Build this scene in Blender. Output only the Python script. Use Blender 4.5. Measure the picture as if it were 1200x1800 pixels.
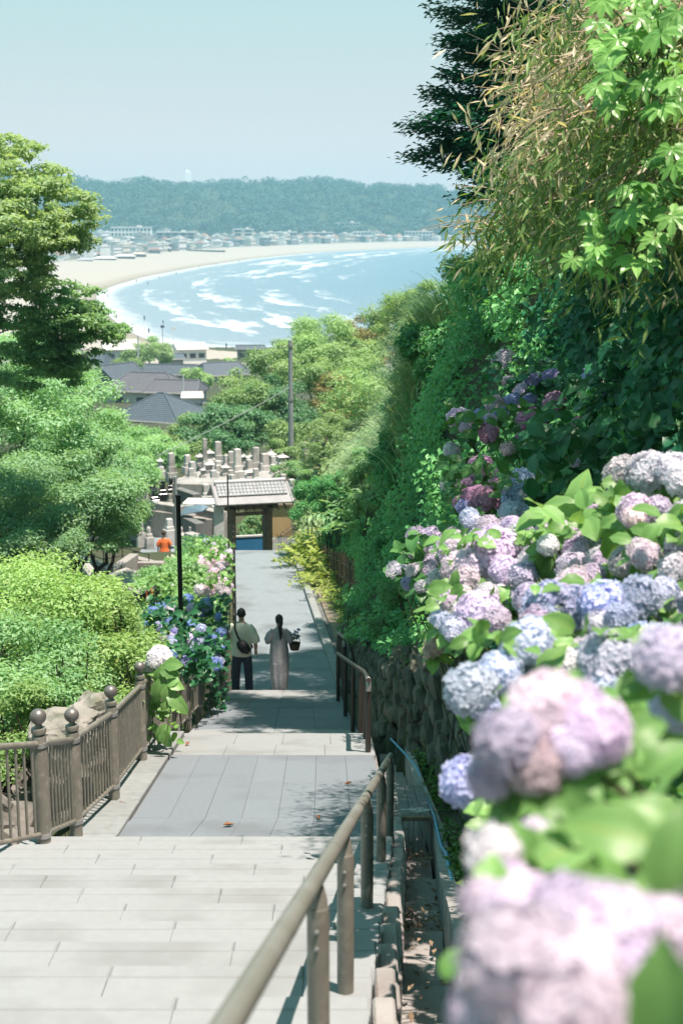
import bpy, bmesh, math, random
import numpy as np
from mathutils import Vector, Matrix, Quaternion, noise as mnoise

random.seed(11); RNG = np.random.default_rng(11)
R = math.radians
for o in list(bpy.data.objects): bpy.data.objects.remove(o)
scn = bpy.context.scene
col = scn.collection

# ------------------------------------------------------------------ camera, sky, sun, exposure
H = 36.0                                  # camera height above the sea
PITCH = math.atan(527 / 2500.0)
SP, CP = math.sin(PITCH), math.cos(PITCH)
cam_d = bpy.data.cameras.new('camera'); cam = bpy.data.objects.new('camera', cam_d); col.objects.link(cam)
cam.location = (0, 0, H); cam.rotation_euler = (math.pi / 2 - PITCH, 0, 0)
cam_d.sensor_fit = 'VERTICAL'; cam_d.sensor_height = 36; cam_d.sensor_width = 24; cam_d.lens = 50
cam_d.clip_start = 0.05; cam_d.clip_end = 9000
cam_d.dof.use_dof = True; cam_d.dof.focus_distance = 14; cam_d.dof.aperture_fstop = 3.2
scn.camera = cam
SUN_DIR = Vector((0.80, -0.60, 0)).normalized() * math.cos(R(73)) + Vector((0, 0, math.sin(R(73))))
world = bpy.data.worlds.new('World'); scn.world = world; world.use_nodes = True
wn = world.node_tree; bg = wn.nodes['Background']
sky = wn.nodes.new('ShaderNodeTexSky'); sky.sky_type = 'NISHITA'; sky.sun_disc = False
sky.sun_elevation = R(73); sky.sun_rotation = math.atan2(SUN_DIR.x, SUN_DIR.y)
sky.air_density = 1.0; sky.dust_density = 0.5; sky.ozone_density = 1.5; sky.altitude = 0
# film response to the sky: each colour channel gets one curve and one gain, the same over the whole dome
sep = wn.nodes.new('ShaderNodeSeparateColor'); com = wn.nodes.new('ShaderNodeCombineColor'); wn.links.new(sky.outputs[0], sep.inputs[0])
for k_, (g_, a_) in enumerate(((0.62, 0.93), (0.03, 2.48), (0.03, 2.52))):
    pw = wn.nodes.new('ShaderNodeMath'); pw.operation = 'POWER'; pw.inputs[1].default_value = g_
    ml = wn.nodes.new('ShaderNodeMath'); ml.operation = 'MULTIPLY'; ml.inputs[1].default_value = a_
    wn.links.new(sep.outputs[k_], pw.inputs[0]); wn.links.new(pw.outputs[0], ml.inputs[0]); wn.links.new(ml.outputs[0], com.inputs[k_])
wn.links.new(com.outputs[0], bg.inputs[0]); bg.inputs[1].default_value = 0.090
sun_d = bpy.data.lights.new('sun', 'SUN'); sun_d.energy = 3.45; sun_d.angle = R(0.5); sun_d.color = (1.0, 0.855, 0.775)
sun = bpy.data.objects.new('sun', sun_d); col.objects.link(sun)
sun.rotation_euler = SUN_DIR.to_track_quat('Z', 'Y').to_euler(); sun.location = (0, 0, 120)
vs = scn.view_settings; vs.view_transform = 'Standard'; vs.look = 'None'; vs.gamma = 1; vs.use_curve_mapping = False
vs.exposure = 1.70
scn.cycles.max_bounces = 6; scn.cycles.diffuse_bounces = 3; scn.cycles.glossy_bounces = 2
scn.cycles.transmission_bounces = 4; scn.cycles.transparent_max_bounces = 6; scn.cycles.volume_bounces = 1
scn.cycles.use_denoising = True

# ------------------------------------------------------------------ helpers
WL = {}                                   # world origin of every object


def ray(px, py):
    cx, cy = (px - 600) / 2500.0, (py - 900) / 2500.0
    return Vector((cx, CP - cy * SP, -SP - cy * CP))


def P(px, py, t):                         # photo pixel + distance along the lens axis -> place
    return Vector((0, 0, H)) + ray(px, py) * t


def G(px, py, z=0.0):                     # photo pixel -> point on the level z
    d = ray(px, py); return Vector((0, 0, H)) + d * ((z - H) / d.z)


DK = np.array([(-30, -4), (0, 1.48), (11.53, 5.48), (11.56, 5.655), (12.76, 5.91), (19.2, 7.28), (20.4, 7.86), (26.2, 9.04), (26.9, 9.36), (50.2, 12.0), (52.2, 13.2),
               (58, 13.4), (76, 13.4), (90, 17), (130, 25), (215, 30), (330, 33.2), (360, 35), (420, 37)])


def D(y): return float(np.interp(y, DK[:, 0], DK[:, 1]))


def interp(tab, y): return np.interp(y, [a for a, b in tab], [b for a, b in tab])


XW = [(-30, .7), (0, .75), (2, .8), (8, 1.05), (13, 1.27), (16, 1.08), (19.5, .55), (25, .28), (32, .0), (36, .05), (40, .02), (45, -.45), (50, -1.1), (55, -1.6), (75, -2.2)]
HW = [(-30, .4), (0, .5), (4, .8), (9, 1.3), (13, 1.7), (19, 1.25), (25, 1.0), (32, .85), (34, .3), (40, .2)]
S1 = [(0, 1.2), (8, 1.1), (13, .8), (17, .6), (33, .5), (40, .3)]
SLP = [(-30, 4.5), (31, 4.5), (36, 3.2), (48, 2.4), (60, 2.0)]
CAP = [(-30, 2.2), (0, 2.4), (5, 2.8), (8, 4.6), (11, 6.0), (15, 6.6), (22, 7.0), (30, 7.2), (36, 6.2), (42, 4.6), (48, 3.0), (56, 2.4), (75, 2.2), (90, 0)]
XL = [(-30, -5.5), (5, -4.0), (11.3, -2.75), (12.76, -2.42), (19.2, -2.5), (26.2, -2.16), (27, -2.06), (50.2, -3.85), (60, -4.5)]
XR = [(-30, -.2), (0, .0), (5.5, .12), (11, .42), (12.76, .5), (19.2, .42), (26.2, -.08), (27, -.06), (50.2, -1.85), (60, -2.6)]


def zt(x, y):
    """terrain level, arrays or numbers"""
    x = np.asarray(x, float); y = np.asarray(y, float)
    base = H - np.interp(y, DK[:, 0], DK[:, 1])
    xw, hw, s1, cp = interp(XW, y), interp(HW, y), interp(S1, y), interp(CAP, y)
    xl, xr = interp(XL, y), interp(XR, y)
    s = x - xw - .2
    rise = hw + np.minimum(s, s1) * 1.0
    sl_ = interp(SLP, y)
    rise = rise + np.maximum(0, s - s1) * sl_
    plate = cp + np.maximum(0, s - s1 - cp / sl_) * .25
    up = np.where(s > 0, np.minimum(rise, np.maximum(plate, hw * 0)), 0)
    up = np.where(y > 95, 0, up)
    dip = np.where(y < 20, .6, .13)
    inside = (x > xl - .3) & (x < np.where(y < 20, xw, xr + .12)) & (y < 54)
    left = np.clip((-3.2 - x) * .10, 0, 1.4) * np.clip((46 - y) / 10, 0, 1)
    z = base - .06 - left + up
    z = np.where(inside, base - dip, z)
    z = np.where((y > 80) & (x > 5), z + np.minimum((x - 5) * .25, 9) * np.clip((y - 80) / 30, 0, 1) * np.clip((230 - y) / 60, 0, 1), z)
    return z


def zg(x, y): return float(zt(x, y))


def link(o, parent=None):
    col.objects.link(o)
    if parent is not None: o.parent = parent
    return o


def tag(o, label=None, cat=None, group=None, kind=None):
    if label: o['label'] = label
    if cat: o['category'] = cat
    if group: o['group'] = group
    if kind: o['kind'] = kind
    return o


def thing(name, loc, label, cat, group=None):
    o = bpy.data.objects.new(name, None); o.empty_display_size = .2
    o.location = loc; WL[o.name] = Vector(loc); link(o)
    return tag(o, label, cat, group)


def put(name, me, parent, pos, quat=None, scale=1.0, color=None):
    o = bpy.data.objects.new(name, me)
    o.location = Vector(pos) - (WL[parent.name] if parent else Vector())
    if quat is not None: o.rotation_mode = 'QUATERNION'; o.rotation_quaternion = quat
    o.scale = (scale,) * 3 if not hasattr(scale, '__len__') else scale
    if color: o.color = (*color, 1)
    WL[o.name] = Vector(pos)
    return link(o, parent)


def np_mesh(name, verts, faces_flat, loop_start, loop_total, attr=None, mat=None, smooth=False):
    me = bpy.data.meshes.new(name)
    verts = np.asarray(verts, np.float32)
    me.vertices.add(len(verts)); me.vertices.foreach_set('co', verts.ravel())
    me.loops.add(len(faces_flat)); me.loops.foreach_set('vertex_index', np.asarray(faces_flat, np.int32))
    me.polygons.add(len(loop_start)); me.polygons.foreach_set('loop_start', np.asarray(loop_start, np.int32))
    try: me.polygons.foreach_set('loop_total', np.asarray(loop_total, np.int32))
    except Exception: pass
    if attr:
        for k, v in attr.items():
            a = me.attributes.new(k, 'FLOAT', 'POINT'); a.data.foreach_set('value', np.asarray(v, np.float32))
    if mat: me.materials.append(mat)
    me.update(calc_edges=True); me.validate()
    if smooth: me.polygons.foreach_set('use_smooth', np.ones(len(loop_start), bool))
    return me


def obj_from_mesh(name, me, parent=None, origin=None):
    """mesh in world coordinates -> object whose origin lies at its base"""
    n = len(me.vertices); co = np.empty(n * 3, np.float32); me.vertices.foreach_get('co', co); co = co.reshape(-1, 3)
    if origin is None:
        lo, hi = co.min(0), co.max(0); origin = Vector(((lo[0] + hi[0]) / 2, (lo[1] + hi[1]) / 2, lo[2]))
    origin = Vector(origin)
    co -= np.array(origin, np.float32); me.vertices.foreach_set('co', co.ravel()); me.update()
    o = bpy.data.objects.new(name, me)
    o.location = origin - (WL[parent.name] if parent else Vector())
    link(o, parent); WL[o.name] = origin
    return o


class MB:
    def __init__(s): s.v = []; s.f = []; s.m = []; s.x = Matrix()

    def at(s, loc=(0, 0, 0), rz=0, rx=0, ry=0):
        s.x = Matrix.Translation(Vector(loc)) @ Matrix.Rotation(rz, 4, 'Z') @ Matrix.Rotation(ry, 4, 'Y') @ Matrix.Rotation(rx, 4, 'X'); return s

    def add(s, vs_, fs, mi=0):
        b = len(s.v); s.v += [s.x @ Vector(v) for v in vs_]
        s.f += [tuple(i + b for i in f) for f in fs]; s.m += [mi] * len(fs); return s

    def box(s, c, d, mi=0, top=(1, 1), ch=0.0):
        hx, hy, hz = d[0] / 2, d[1] / 2, d[2] / 2
        if ch > 0:
            pts = []
            for a in (-1, 1):
                for b in (-1, 1):
                    for e in (-1, 1):
                        pts += [(a * (hx - ch), b * (hy - ch), e * hz), (a * (hx - ch), b * hy, e * (hz - ch)), (a * hx, b * (hy - ch), e * (hz - ch))]
            return s.hull([(c[0] + p[0], c[1] + p[1], c[2] + p[2]) for p in pts], mi)
        v = []
        for e in (-1, 1):
            k = top if e > 0 else (1, 1)
            for a, b in ((-1, -1), (1, -1), (1, 1), (-1, 1)): v.append((c[0] + a * hx * k[0], c[1] + b * hy * k[1], c[2] + e * hz))
        return s.add(v, [(3, 2, 1, 0), (4, 5, 6, 7), (0, 1, 5, 4), (1, 2, 6, 5), (2, 3, 7, 6), (3, 0, 4, 7)], mi)

    def hull(s, pts, mi=0):
        bm = bmesh.new()
        for p in pts: bm.verts.new(p)
        r = bmesh.ops.convex_hull(bm, input=bm.verts[:], use_existing_faces=False)
        lone = [v for v in bm.verts if not v.link_faces]
        for v in lone: bm.verts.remove(v)
        bmesh.ops.dissolve_limit(bm, angle_limit=.02, verts=bm.verts[:], edges=bm.edges[:])
        bm.verts.index_update()
        s.add([v.co.copy() for v in bm.verts], [tuple(v.index for v in f.verts) for f in bm.faces], mi); bm.free(); return s

    def tube(s, pts, r, n=8, mi=0, cap=True, rip=0, nrip=7):
        """swept tube; r one number, or per point a number or (rx, ry)"""
        pts = [Vector(p) for p in pts]; k = len(pts)
        rr = list(r) if hasattr(r, '__len__') else [r] * k
        v = []; ref = None
        for i, p in enumerate(pts):
            t = (pts[min(i + 1, k - 1)] - pts[max(i - 1, 0)]).normalized()
            if ref is None: ref = Vector((1, 0, 0)) if abs(t.x) < .8 else Vector((0, 1, 0))
            u = (ref - t * ref.dot(t)).normalized(); w = t.cross(u); ref = u
            a, b = rr[i] if hasattr(rr[i], '__len__') else (rr[i], rr[i])
            for j in range(n):
                q = 2 * math.pi * j / n; g = 1 + rip * (1 - i / (k - 1)) * (math.sin(q * nrip + i * .5) + .5 * math.sin(q * 3 + 1)); v.append(p + u * (a * g * math.cos(q)) + w * (b * g * math.sin(q)))
        f = []
        for i in range(k - 1):
            for j in range(n): f.append((i * n + j, i * n + (j + 1) % n, (i + 1) * n + (j + 1) % n, (i + 1) * n + j))
        if cap: f.append(tuple(range(n - 1, -1, -1))); f.append(tuple((k - 1) * n + j for j in range(n)))
        return s.add(v, f, mi)

    def lathe(s, prof, c=(0, 0, 0), n=16, mi=0):
        v, f = [], []
        for r_, z in prof:
            for j in range(n):
                q = 2 * math.pi * j / n; v.append((c[0] + r_ * math.cos(q), c[1] + r_ * math.sin(q), c[2] + z))
        for i in range(len(prof) - 1):
            for j in range(n): f.append((i * n + j, i * n + (j + 1) % n, (i + 1) * n + (j + 1) % n, (i + 1) * n + j))
        f.append(tuple(range(n - 1, -1, -1))); f.append(tuple((len(prof) - 1) * n + j for j in range(n)))
        return s.add(v, f, mi)

    def mesh(s, name, mats, smooth=False):
        me = bpy.data.meshes.new(name); me.from_pydata([tuple(v) for v in s.v], [], s.f)
        for m_ in (mats if isinstance(mats, (list, tuple)) else [mats]): me.materials.append(m_)
        if any(s.m): me.polygons.foreach_set('material_index', s.m)
        me.update()
        if smooth:
            me.polygons.foreach_set('use_smooth', [True] * len(s.f))
            me.set_sharp_from_angle(angle=R(40))
        return me

    def build(s, name, mats, parent=None, smooth=False, origin=None):
        return obj_from_mesh(name, s.mesh(name, mats, smooth), parent, origin)


def ball(r, c=(0, 0, 0), k=10):
    return [(max(r * math.sin(math.pi * i / k), .0008), c[2] - r * math.cos(math.pi * i / k)) for i in range(k + 1)]


ORD = ['leftmost', 'second', 'third', 'fourth', 'fifth', 'sixth', 'seventh', 'eighth', 'ninth', 'tenth', 'eleventh', 'twelfth', 'thirteenth',
       'fourteenth', 'fifteenth', 'sixteenth', 'seventeenth', 'eighteenth', 'nineteenth', 'twentieth', 'twenty first', 'twenty second', 'twenty third', 'twenty fourth', 'twenty fifth']

# ------------------------------------------------------------------ materials
def new_mat(name):
    m = bpy.data.materials.new(name); m.use_nodes = True; nt = m.node_tree
    return m, nt, nt.nodes['Principled BSDF'], nt.nodes['Material Output']


def N(nt, typ, **kw):
    n = nt.nodes.new(typ)
    for k, v in kw.items(): setattr(n, k, v)
    return n


def plain(name, c, rough=.6, c2=None, scale=8, metal=0, bump=0, bscale=60, rnd=0.0, spec=.4, detail=5, c3=None, scale3=1.5, k=1.0):
    """two-tone mottled surface with fine relief and a little difference from piece to piece"""
    m, nt, b, out = new_mat(name); L = nt.links
    tc = N(nt, 'ShaderNodeTexCoord'); oi = N(nt, 'ShaderNodeObjectInfo')
    geo = N(nt, 'ShaderNodeNewGeometry')
    no = N(nt, 'ShaderNodeTexNoise'); no.inputs['Scale'].default_value = scale; no.inputs['Detail'].default_value = detail
    L.new(geo.outputs['Position'], no.inputs['Vector'])
    mx = N(nt, 'ShaderNodeMix', data_type='RGBA')
    c2 = c2 or tuple(x * .78 for x in c)
    c, c2, c3 = [q and tuple(x * PK * k for x in q) for q in (c, c2, c3)]
    mx.inputs[6].default_value = (*c, 1); mx.inputs[7].default_value = (*c2, 1)
    mr = N(nt, 'ShaderNodeMapRange'); mr.inputs[1].default_value = .35; mr.inputs[2].default_value = .68
    L.new(no.outputs[0], mr.inputs[0]); L.new(mr.outputs[0], mx.inputs[0])
    last = mx.outputs[2]
    if c3:
        n3 = N(nt, 'ShaderNodeTexNoise'); n3.inputs['Scale'].default_value = scale3; n3.inputs['Detail'].default_value = 6
        L.new(geo.outputs['Position'], n3.inputs['Vector'])
        m3 = N(nt, 'ShaderNodeMapRange'); m3.inputs[1].default_value = .52; m3.inputs[2].default_value = .68; L.new(n3.outputs[0], m3.inputs[0])
        mx3 = N(nt, 'ShaderNodeMix', data_type='RGBA'); L.new(m3.outputs[0], mx3.inputs[0]); L.new(last, mx3.inputs[6]); mx3.inputs[7].default_value = (*c3, 1); last = mx3.outputs[2]
    if rnd:
        hs = N(nt, 'ShaderNodeHueSaturation'); r2 = N(nt, 'ShaderNodeMapRange')
        r2.inputs[3].default_value = 1 - rnd; r2.inputs[4].default_value = 1 + rnd
        L.new(oi.outputs['Random'], r2.inputs[0]); L.new(r2.outputs[0], hs.inputs['Value']); L.new(last, hs.inputs['Color']); last = hs.outputs[0]
    L.new(last, b.inputs['Base Color']); b.inputs['Roughness'].default_value = rough; b.inputs['Metallic'].default_value = metal
    b.inputs['Specular IOR Level'].default_value = spec
    if bump:
        nb = N(nt, 'ShaderNodeTexNoise'); nb.inputs['Scale'].default_value = bscale; nb.inputs['Detail'].default_value = 6
        L.new(geo.outputs['Position'], nb.inputs['Vector'])
        bp = N(nt, 'ShaderNodeBump'); bp.inputs['Strength'].default_value = bump; bp.inputs['Distance'].default_value = .02
        L.new(nb.outputs[0], bp.inputs['Height']); L.new(bp.outputs[0], b.inputs['Normal'])
    return m


def leafmat(name, ca, cb, trans=.35, rough=.45, cc=None, ccp=(.9, 1.0), spec=.35, objcol=False, tint=(1.15, 1.15, .55)):
    """leaf / petal colours picked leaf by leaf from the mesh attribute rnd; light passes through"""
    m, nt, b, out = new_mat(name); L = nt.links
    at = N(nt, 'ShaderNodeAttribute', attribute_name='rnd')
    cr = N(nt, 'ShaderNodeValToRGB'); e = cr.color_ramp.elements
    e[0].color = (*ca, 1); e[1].color = (*cb, 1)
    if cc: e[1].position = ccp[0]; x = e.new(ccp[1]); x.color = (*cc, 1)
    L.new(at.outputs['Fac'], cr.inputs[0]); last = cr.outputs[0]
    oi = N(nt, 'ShaderNodeObjectInfo')
    if objcol:
        mm = N(nt, 'ShaderNodeMix', data_type='RGBA', blend_type='MULTIPLY'); mm.inputs[0].default_value = 1
        L.new(last, mm.inputs[6]); L.new(oi.outputs['Color'], mm.inputs[7]); last = mm.outputs[2]
    hs = N(nt, 'ShaderNodeHueSaturation'); r2 = N(nt, 'ShaderNodeMapRange'); r2.inputs[3].default_value = .8; r2.inputs[4].default_value = 1.2
    L.new(oi.outputs['Random'], r2.inputs[0]); L.new(r2.outputs[0], hs.inputs['Value']); L.new(last, hs.inputs['Color']); last = hs.outputs[0]
    L.new(last, b.inputs['Base Color']); b.inputs['Roughness'].default_value = rough; b.inputs['Specular IOR Level'].default_value = spec
    if trans:
        tr = N(nt, 'ShaderNodeBsdfTranslucent'); tm = N(nt, 'ShaderNodeMix', data_type='RGBA', blend_type='MULTIPLY'); tm.inputs[0].default_value = 1
        L.new(last, tm.inputs[6]); tm.inputs[7].default_value = (*tint, 1); L.new(tm.outputs[2], tr.inputs[0])
        ms = N(nt, 'ShaderNodeMixShader'); ms.inputs[0].default_value = trans
        L.new(b.outputs[0], ms.inputs[1]); L.new(tr.outputs[0], ms.inputs[2]); L.new(ms.outputs[0], out.inputs[0])
    return m


M = {}
PK = .46                                  # the photograph is exposed for foliage: stone and paint at their real, lower albedo
M['slab'] = plain('pale_granite', (.525, .56, .56), .8, (.49, .525, .525), 14, bump=.25, bscale=220, rnd=.012, c3=(.42, .445, .44), scale3=1.4, k=.95)
M['nosing'] = plain('pale_granite_edge', (.535, .575, .585), .8, (.49, .525, .535), 14, bump=.25, bscale=220, rnd=.02)
M['slab_base'] = plain('slab_bedding', (.42, .41, .39), .9, bump=.3)
M['paver'] = plain('grey_paver', (.335, .39, .425), .85, (.305, .355, .395), 20, bump=.3, bscale=300, rnd=.03, c3=(.26, .30, .32), scale3=.8, k=1.02)
M['path'] = plain('path_paving', (.395, .47, .51), .85, (.35, .42, .455), 6, bump=.3, bscale=200, rnd=.03, c3=(.27, .32, .34), scale3=.9, k=1.0)
M['kerb'] = plain('kerb_concrete', (.43, .47, .46), .85, (.35, .38, .375), 9, bump=.4, bscale=90, rnd=.06, k=1.12)
M['concrete'] = plain('old_concrete', (.46, .46, .44), .9, (.37, .37, .35), 5, bump=.5, bscale=50, rnd=.05, c3=(.26, .26, .24), scale3=1.4, k=1.35)
M['concrete_l'] = plain('pale_concrete', (.50, .485, .46), .9, (.42, .40, .37), 6, bump=.4, bscale=60, rnd=.06, c3=(.36, .33, .31), scale3=1.8, k=1.12)
M['concrete_d'] = plain('stained_concrete', (.30, .31, .30), .9, (.21, .22, .21), 3, bump=.5, bscale=40, rnd=.06, c3=(.13, .145, .12), scale3=.9)
M['soil'] = plain('soil', (.20, .15, .10), .95, (.10, .10, .05), 2.5, bump=.8, bscale=25)
M['ground'] = plain('ground_cover', (.06, .10, .03), .95, (.10, .085, .05), 1.2, bump=.9, bscale=9)
M['verge'] = plain('sandy_verge', (.36, .31, .235), .95, (.30, .25, .18), 2, bump=.5, bscale=40, c3=(.13, .17, .06), scale3=1.3, k=1.3)
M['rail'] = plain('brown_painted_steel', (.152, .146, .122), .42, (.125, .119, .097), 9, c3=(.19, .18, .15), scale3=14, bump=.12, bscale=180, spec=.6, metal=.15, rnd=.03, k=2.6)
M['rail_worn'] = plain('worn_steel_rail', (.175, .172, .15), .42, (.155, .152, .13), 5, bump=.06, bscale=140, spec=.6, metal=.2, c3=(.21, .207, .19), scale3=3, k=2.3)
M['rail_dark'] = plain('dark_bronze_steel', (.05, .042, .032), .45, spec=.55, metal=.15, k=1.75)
M['ball'] = plain('cast_finial', (.15, .14, .128), .38, spec=.6, metal=.4, k=2.4)
M['steel'] = plain('bright_steel', (.55, .55, .53), .35, metal=.6, k=1.5)
M['black'] = plain('black_paint', (.012, .012, .013), .45)
M['rock'] = plain('rubble_rock', (.36, .335, .295), .9, (.22, .205, .18), 3.5, bump=.9, bscale=22, rnd=.18, c3=(.13, .125, .10), scale3=2.2)
M['rock_d'] = plain('mossy_rock', (.15, .148, .118), .95, (.09, .095, .07), 4, bump=.9, bscale=22, rnd=.3, c3=(.05, .07, .03), scale3=2.5, k=1.5)
M['boulder'] = plain('boulder_stone', (.52, .50, .44), .9, (.36, .35, .30), 2.2, bump=1, bscale=14, c3=(.15, .17, .09), scale3=1.7)
M['bark'] = plain('bark', (.10, .078, .055), .95, (.05, .04, .03), 9, bump=.9, bscale=30)
M['twig'] = plain('dry_twig', (.42, .335, .24), .9, (.28, .22, .15), 5, k=2.0)
M['stem_d'] = plain('dark_stem', (.10, .13, .05), .7)
M['stem'] = plain('green_stem', (.14, .22, .05), .6)
M['grave'] = plain('grave_granite', (.33, .325, .31), .8, (.24, .235, .22), 5, bump=.3, bscale=60, rnd=.14, c3=(.16, .155, .14), scale3=1.6, k=2.5)
M['grave_l'] = plain('pale_grave_granite', (.46, .46, .45), .75, (.37, .37, .36), 5, bump=.2, rnd=.1, k=2.2)
M['grave_b'] = plain('polished_black_granite', (.035, .04, .042), .2, spec=.6)
M['grave_r'] = plain('weathered_brown_stone', (.52, .50, .48), .9, (.40, .38, .36), 4, bump=.5, bscale=40, rnd=.12, k=2.0)
M['gtile'] = plain('silver_roof_tile', (.42, .43, .44), .45, (.34, .35, .36), 5, rnd=.1, spec=.5, k=1.5)
M['gmetal'] = plain('grey_copper_eave', (.37, .37, .375), .5, (.31, .31, .315), 3, k=1.5)
M['wood'] = plain('weathered_timber', (.19, .155, .105), .85, (.13, .10, .07), 7, bump=.4, bscale=50, rnd=.1, k=1.75)
M['ochre'] = plain('ochre_plaster', (.52, .37, .19), .9, (.46, .33, .17), 3, k=1.75)
M['blue'] = plain('blue_board', (.035, .20, .38), .55, (.03, .17, .33), 4, k=1.75)
M['tower_white'] = plain('bright_white', (.85, .85, .84), .6, (.80, .80, .80), 1, k=2.15)
M['white'] = plain('white_paint', (.74, .73, .70), .6, (.66, .65, .62), 4, k=1.5)
M['bamboo'] = plain('bamboo_picket', (.15, .105, .06), .7, (.09, .065, .04), 9, rnd=.25, k=2.0)
M['bamboo_l'] = plain('pale_bamboo', (.34, .28, .18), .7, (.25, .20, .13), 9, rnd=.25, k=1.6)
M['hose'] = plain('blue_hose', (.03, .30, .50), .4, (.04, .36, .55), 40, k=1.75)
M['plank'] = plain('grey_plank', (.26, .275, .28), .7, (.20, .21, .22), 6, bump=.3, rnd=.08)
M['pole'] = plain('grey_pole', (.33, .36, .38), .6, (.27, .30, .32), 2, k=1.5)
M['slate'] = plain('slate_roof', (.10, .13, .16), .6, (.08, .105, .135), 2, rnd=.08, k=1.5)
M['slate_b'] = plain('brown_grey_roof', (.155, .16, .185), .65, (.12, .125, .15), 2, rnd=.08, k=1.5)
M['cream'] = plain('cream_render', (.56, .53, .47), .85, (.50, .47, .42), 1, rnd=.1, k=2.0)
M['wallw'] = plain('white_wall', (.66, .66, .65), .8, (.58, .58, .57), .5, rnd=.12, k=2.0)
M['wallg'] = plain('grey_wall', (.36, .37, .38), .8, (.30, .31, .32), .5, rnd=.2, k=1.5)
M['wallt'] = plain('tan_wall', (.48, .42, .36), .8, (.42, .37, .31), .5, rnd=.2, k=2.0)
M['roofr'] = plain('rust_roof', (.32, .20, .16), .8, rnd=.3, k=1.6)
M['roofg'] = plain('far_grey_roof', (.27, .28, .30), .8, rnd=.3, k=2.0)
M['pane'] = plain('window_glass', (.06, .08, .10), .12, spec=.8)
M['skin'] = plain('skin', (.50, .32, .23), .55, (.46, .29, .21), 6, k=1.75)
M['hair'] = plain('black_hair', (.012, .010, .009), .45, bump=.5, bscale=160)
M['shirt'] = plain('pale_yellow_cotton', (.70, .70, .56), .9, (.64, .64, .50), 12, bump=.5, bscale=18, k=2.0)
M['jeans'] = plain('navy_denim', (.028, .036, .058), .9, (.02, .026, .042), 25, bump=.4, bscale=26, k=2.4)
M['dress'] = plain('grey_linen', (.235, .235, .245), .9, (.20, .20, .21), 9, bump=.5, bscale=20, k=2.6)
M['orange'] = plain('orange_cloth', (.72, .17, .045), .85, (.62, .14, .035), 7, k=1.75)
M['bag'] = plain('black_nylon', (.012, .012, .014), .6, k=1.0)
M['shoe'] = plain('pale_canvas', (.62, .62, .60), .8, k=1.75)
M['wicker'] = plain('brown_wicker', (.16, .09, .045), .8, (.09, .05, .025), 60, bump=.8, bscale=90)
M['dry_leaf'] = plain('dry_leaf', (.42, .19, .07), .8, (.33, .13, .05), 20, rnd=.3)
M['dry_litter'] = leafmat('litter', (.10, .06, .035), (.26, .19, .12), .1, .8)
M['lf_hyd'] = leafmat('hydrangea_leaf', (.085,.21,.05), (.21,.39,.12), .38, .42, cc=(.24, .30, .05))
M['lf_hyd_d'] = leafmat('hydrangea_leaf_dark', (.014,.085,.04), (.04,.16,.06), .3, .4)  # darker copy of the leaf for shaded bushes, shade put into its colour
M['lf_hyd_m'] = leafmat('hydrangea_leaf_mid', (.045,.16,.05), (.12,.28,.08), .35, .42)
M['petal'] = leafmat('hydrangea_petal', (.86, .86, .88), (1, 1, 1), .48, .7, spec=.2, objcol=True, tint=(1, 1, 1))
M['lf_zel'] = leafmat('tree_leaf_light', (.22,.34,.16), (.40,.53,.30), 0.5, .5)
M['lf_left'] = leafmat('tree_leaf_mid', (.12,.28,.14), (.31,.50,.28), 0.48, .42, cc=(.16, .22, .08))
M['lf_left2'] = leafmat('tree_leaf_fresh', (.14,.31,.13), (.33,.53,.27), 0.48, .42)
M['lf_bush'] = leafmat('shrub_leaf_bright', (.15,.29,.07), (.33,.50,.19), .42, .42, cc=(.26, .28, .06))
M['lf_ivy'] = leafmat('ivy_leaf', (.010,.10,.055), (.035,.19,.085), .3, .4)
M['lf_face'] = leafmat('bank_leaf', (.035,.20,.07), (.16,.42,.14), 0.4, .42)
M['lf_lime'] = leafmat('lime_leaf', (.22,.32,.06), (.42,.50,.14), .42, .45)
M['lf_azalea'] = leafmat('azalea_leaf', (.04,.14,.035), (.13,.26,.07), .3, .45)
M['lf_maple'] = leafmat('maple_leaf', (.006,.065,.045), (.018,.115,.06), .35, .4)
M['lf_bamboo'] = leafmat('bamboo_leaf', (.075,.17,.045), (.25,.36,.12), 0.42, .45, cc=(.62, .53, .38), ccp=(.74, .84))
M['lf_fatsia'] = leafmat('fatsia_leaf', (.09,.25,.05), (.22,.43,.11), .38, .35)
M['lf_grass'] = leafmat('silver_grass_blade', (.17,.33,.12), (.46,.58,.36), .35, .4)
M['lf_weed'] = leafmat('weed_leaf', (.04, .12, .02), (.12, .22, .04), .35, .45)
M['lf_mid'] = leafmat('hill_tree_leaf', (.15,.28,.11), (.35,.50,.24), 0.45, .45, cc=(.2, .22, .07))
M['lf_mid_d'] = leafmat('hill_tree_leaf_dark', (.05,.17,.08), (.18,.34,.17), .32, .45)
M['lf_far'] = leafmat('far_canopy', (.02,.055,.05), (.05,.12,.10), .2, .6)  # blue of the distance haze mixed into the leaf colour
M['lf_rust'] = leafmat('hill_tree_leaf_rusty', (.13,.15,.05), (.30,.22,.10), .32, .5)
M['forest'] = plain('far_forest', (.055, .095, .035), .9, (.03, .06, .022), .05, rnd=0, bump=1, bscale=.35, c3=(.08, .12, .045), scale3=.012)


# ------------------------------------------------------------------ leaf clouds
def unit(a): return a / np.maximum(np.linalg.norm(a, axis=1, keepdims=True), 1e-9)


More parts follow.
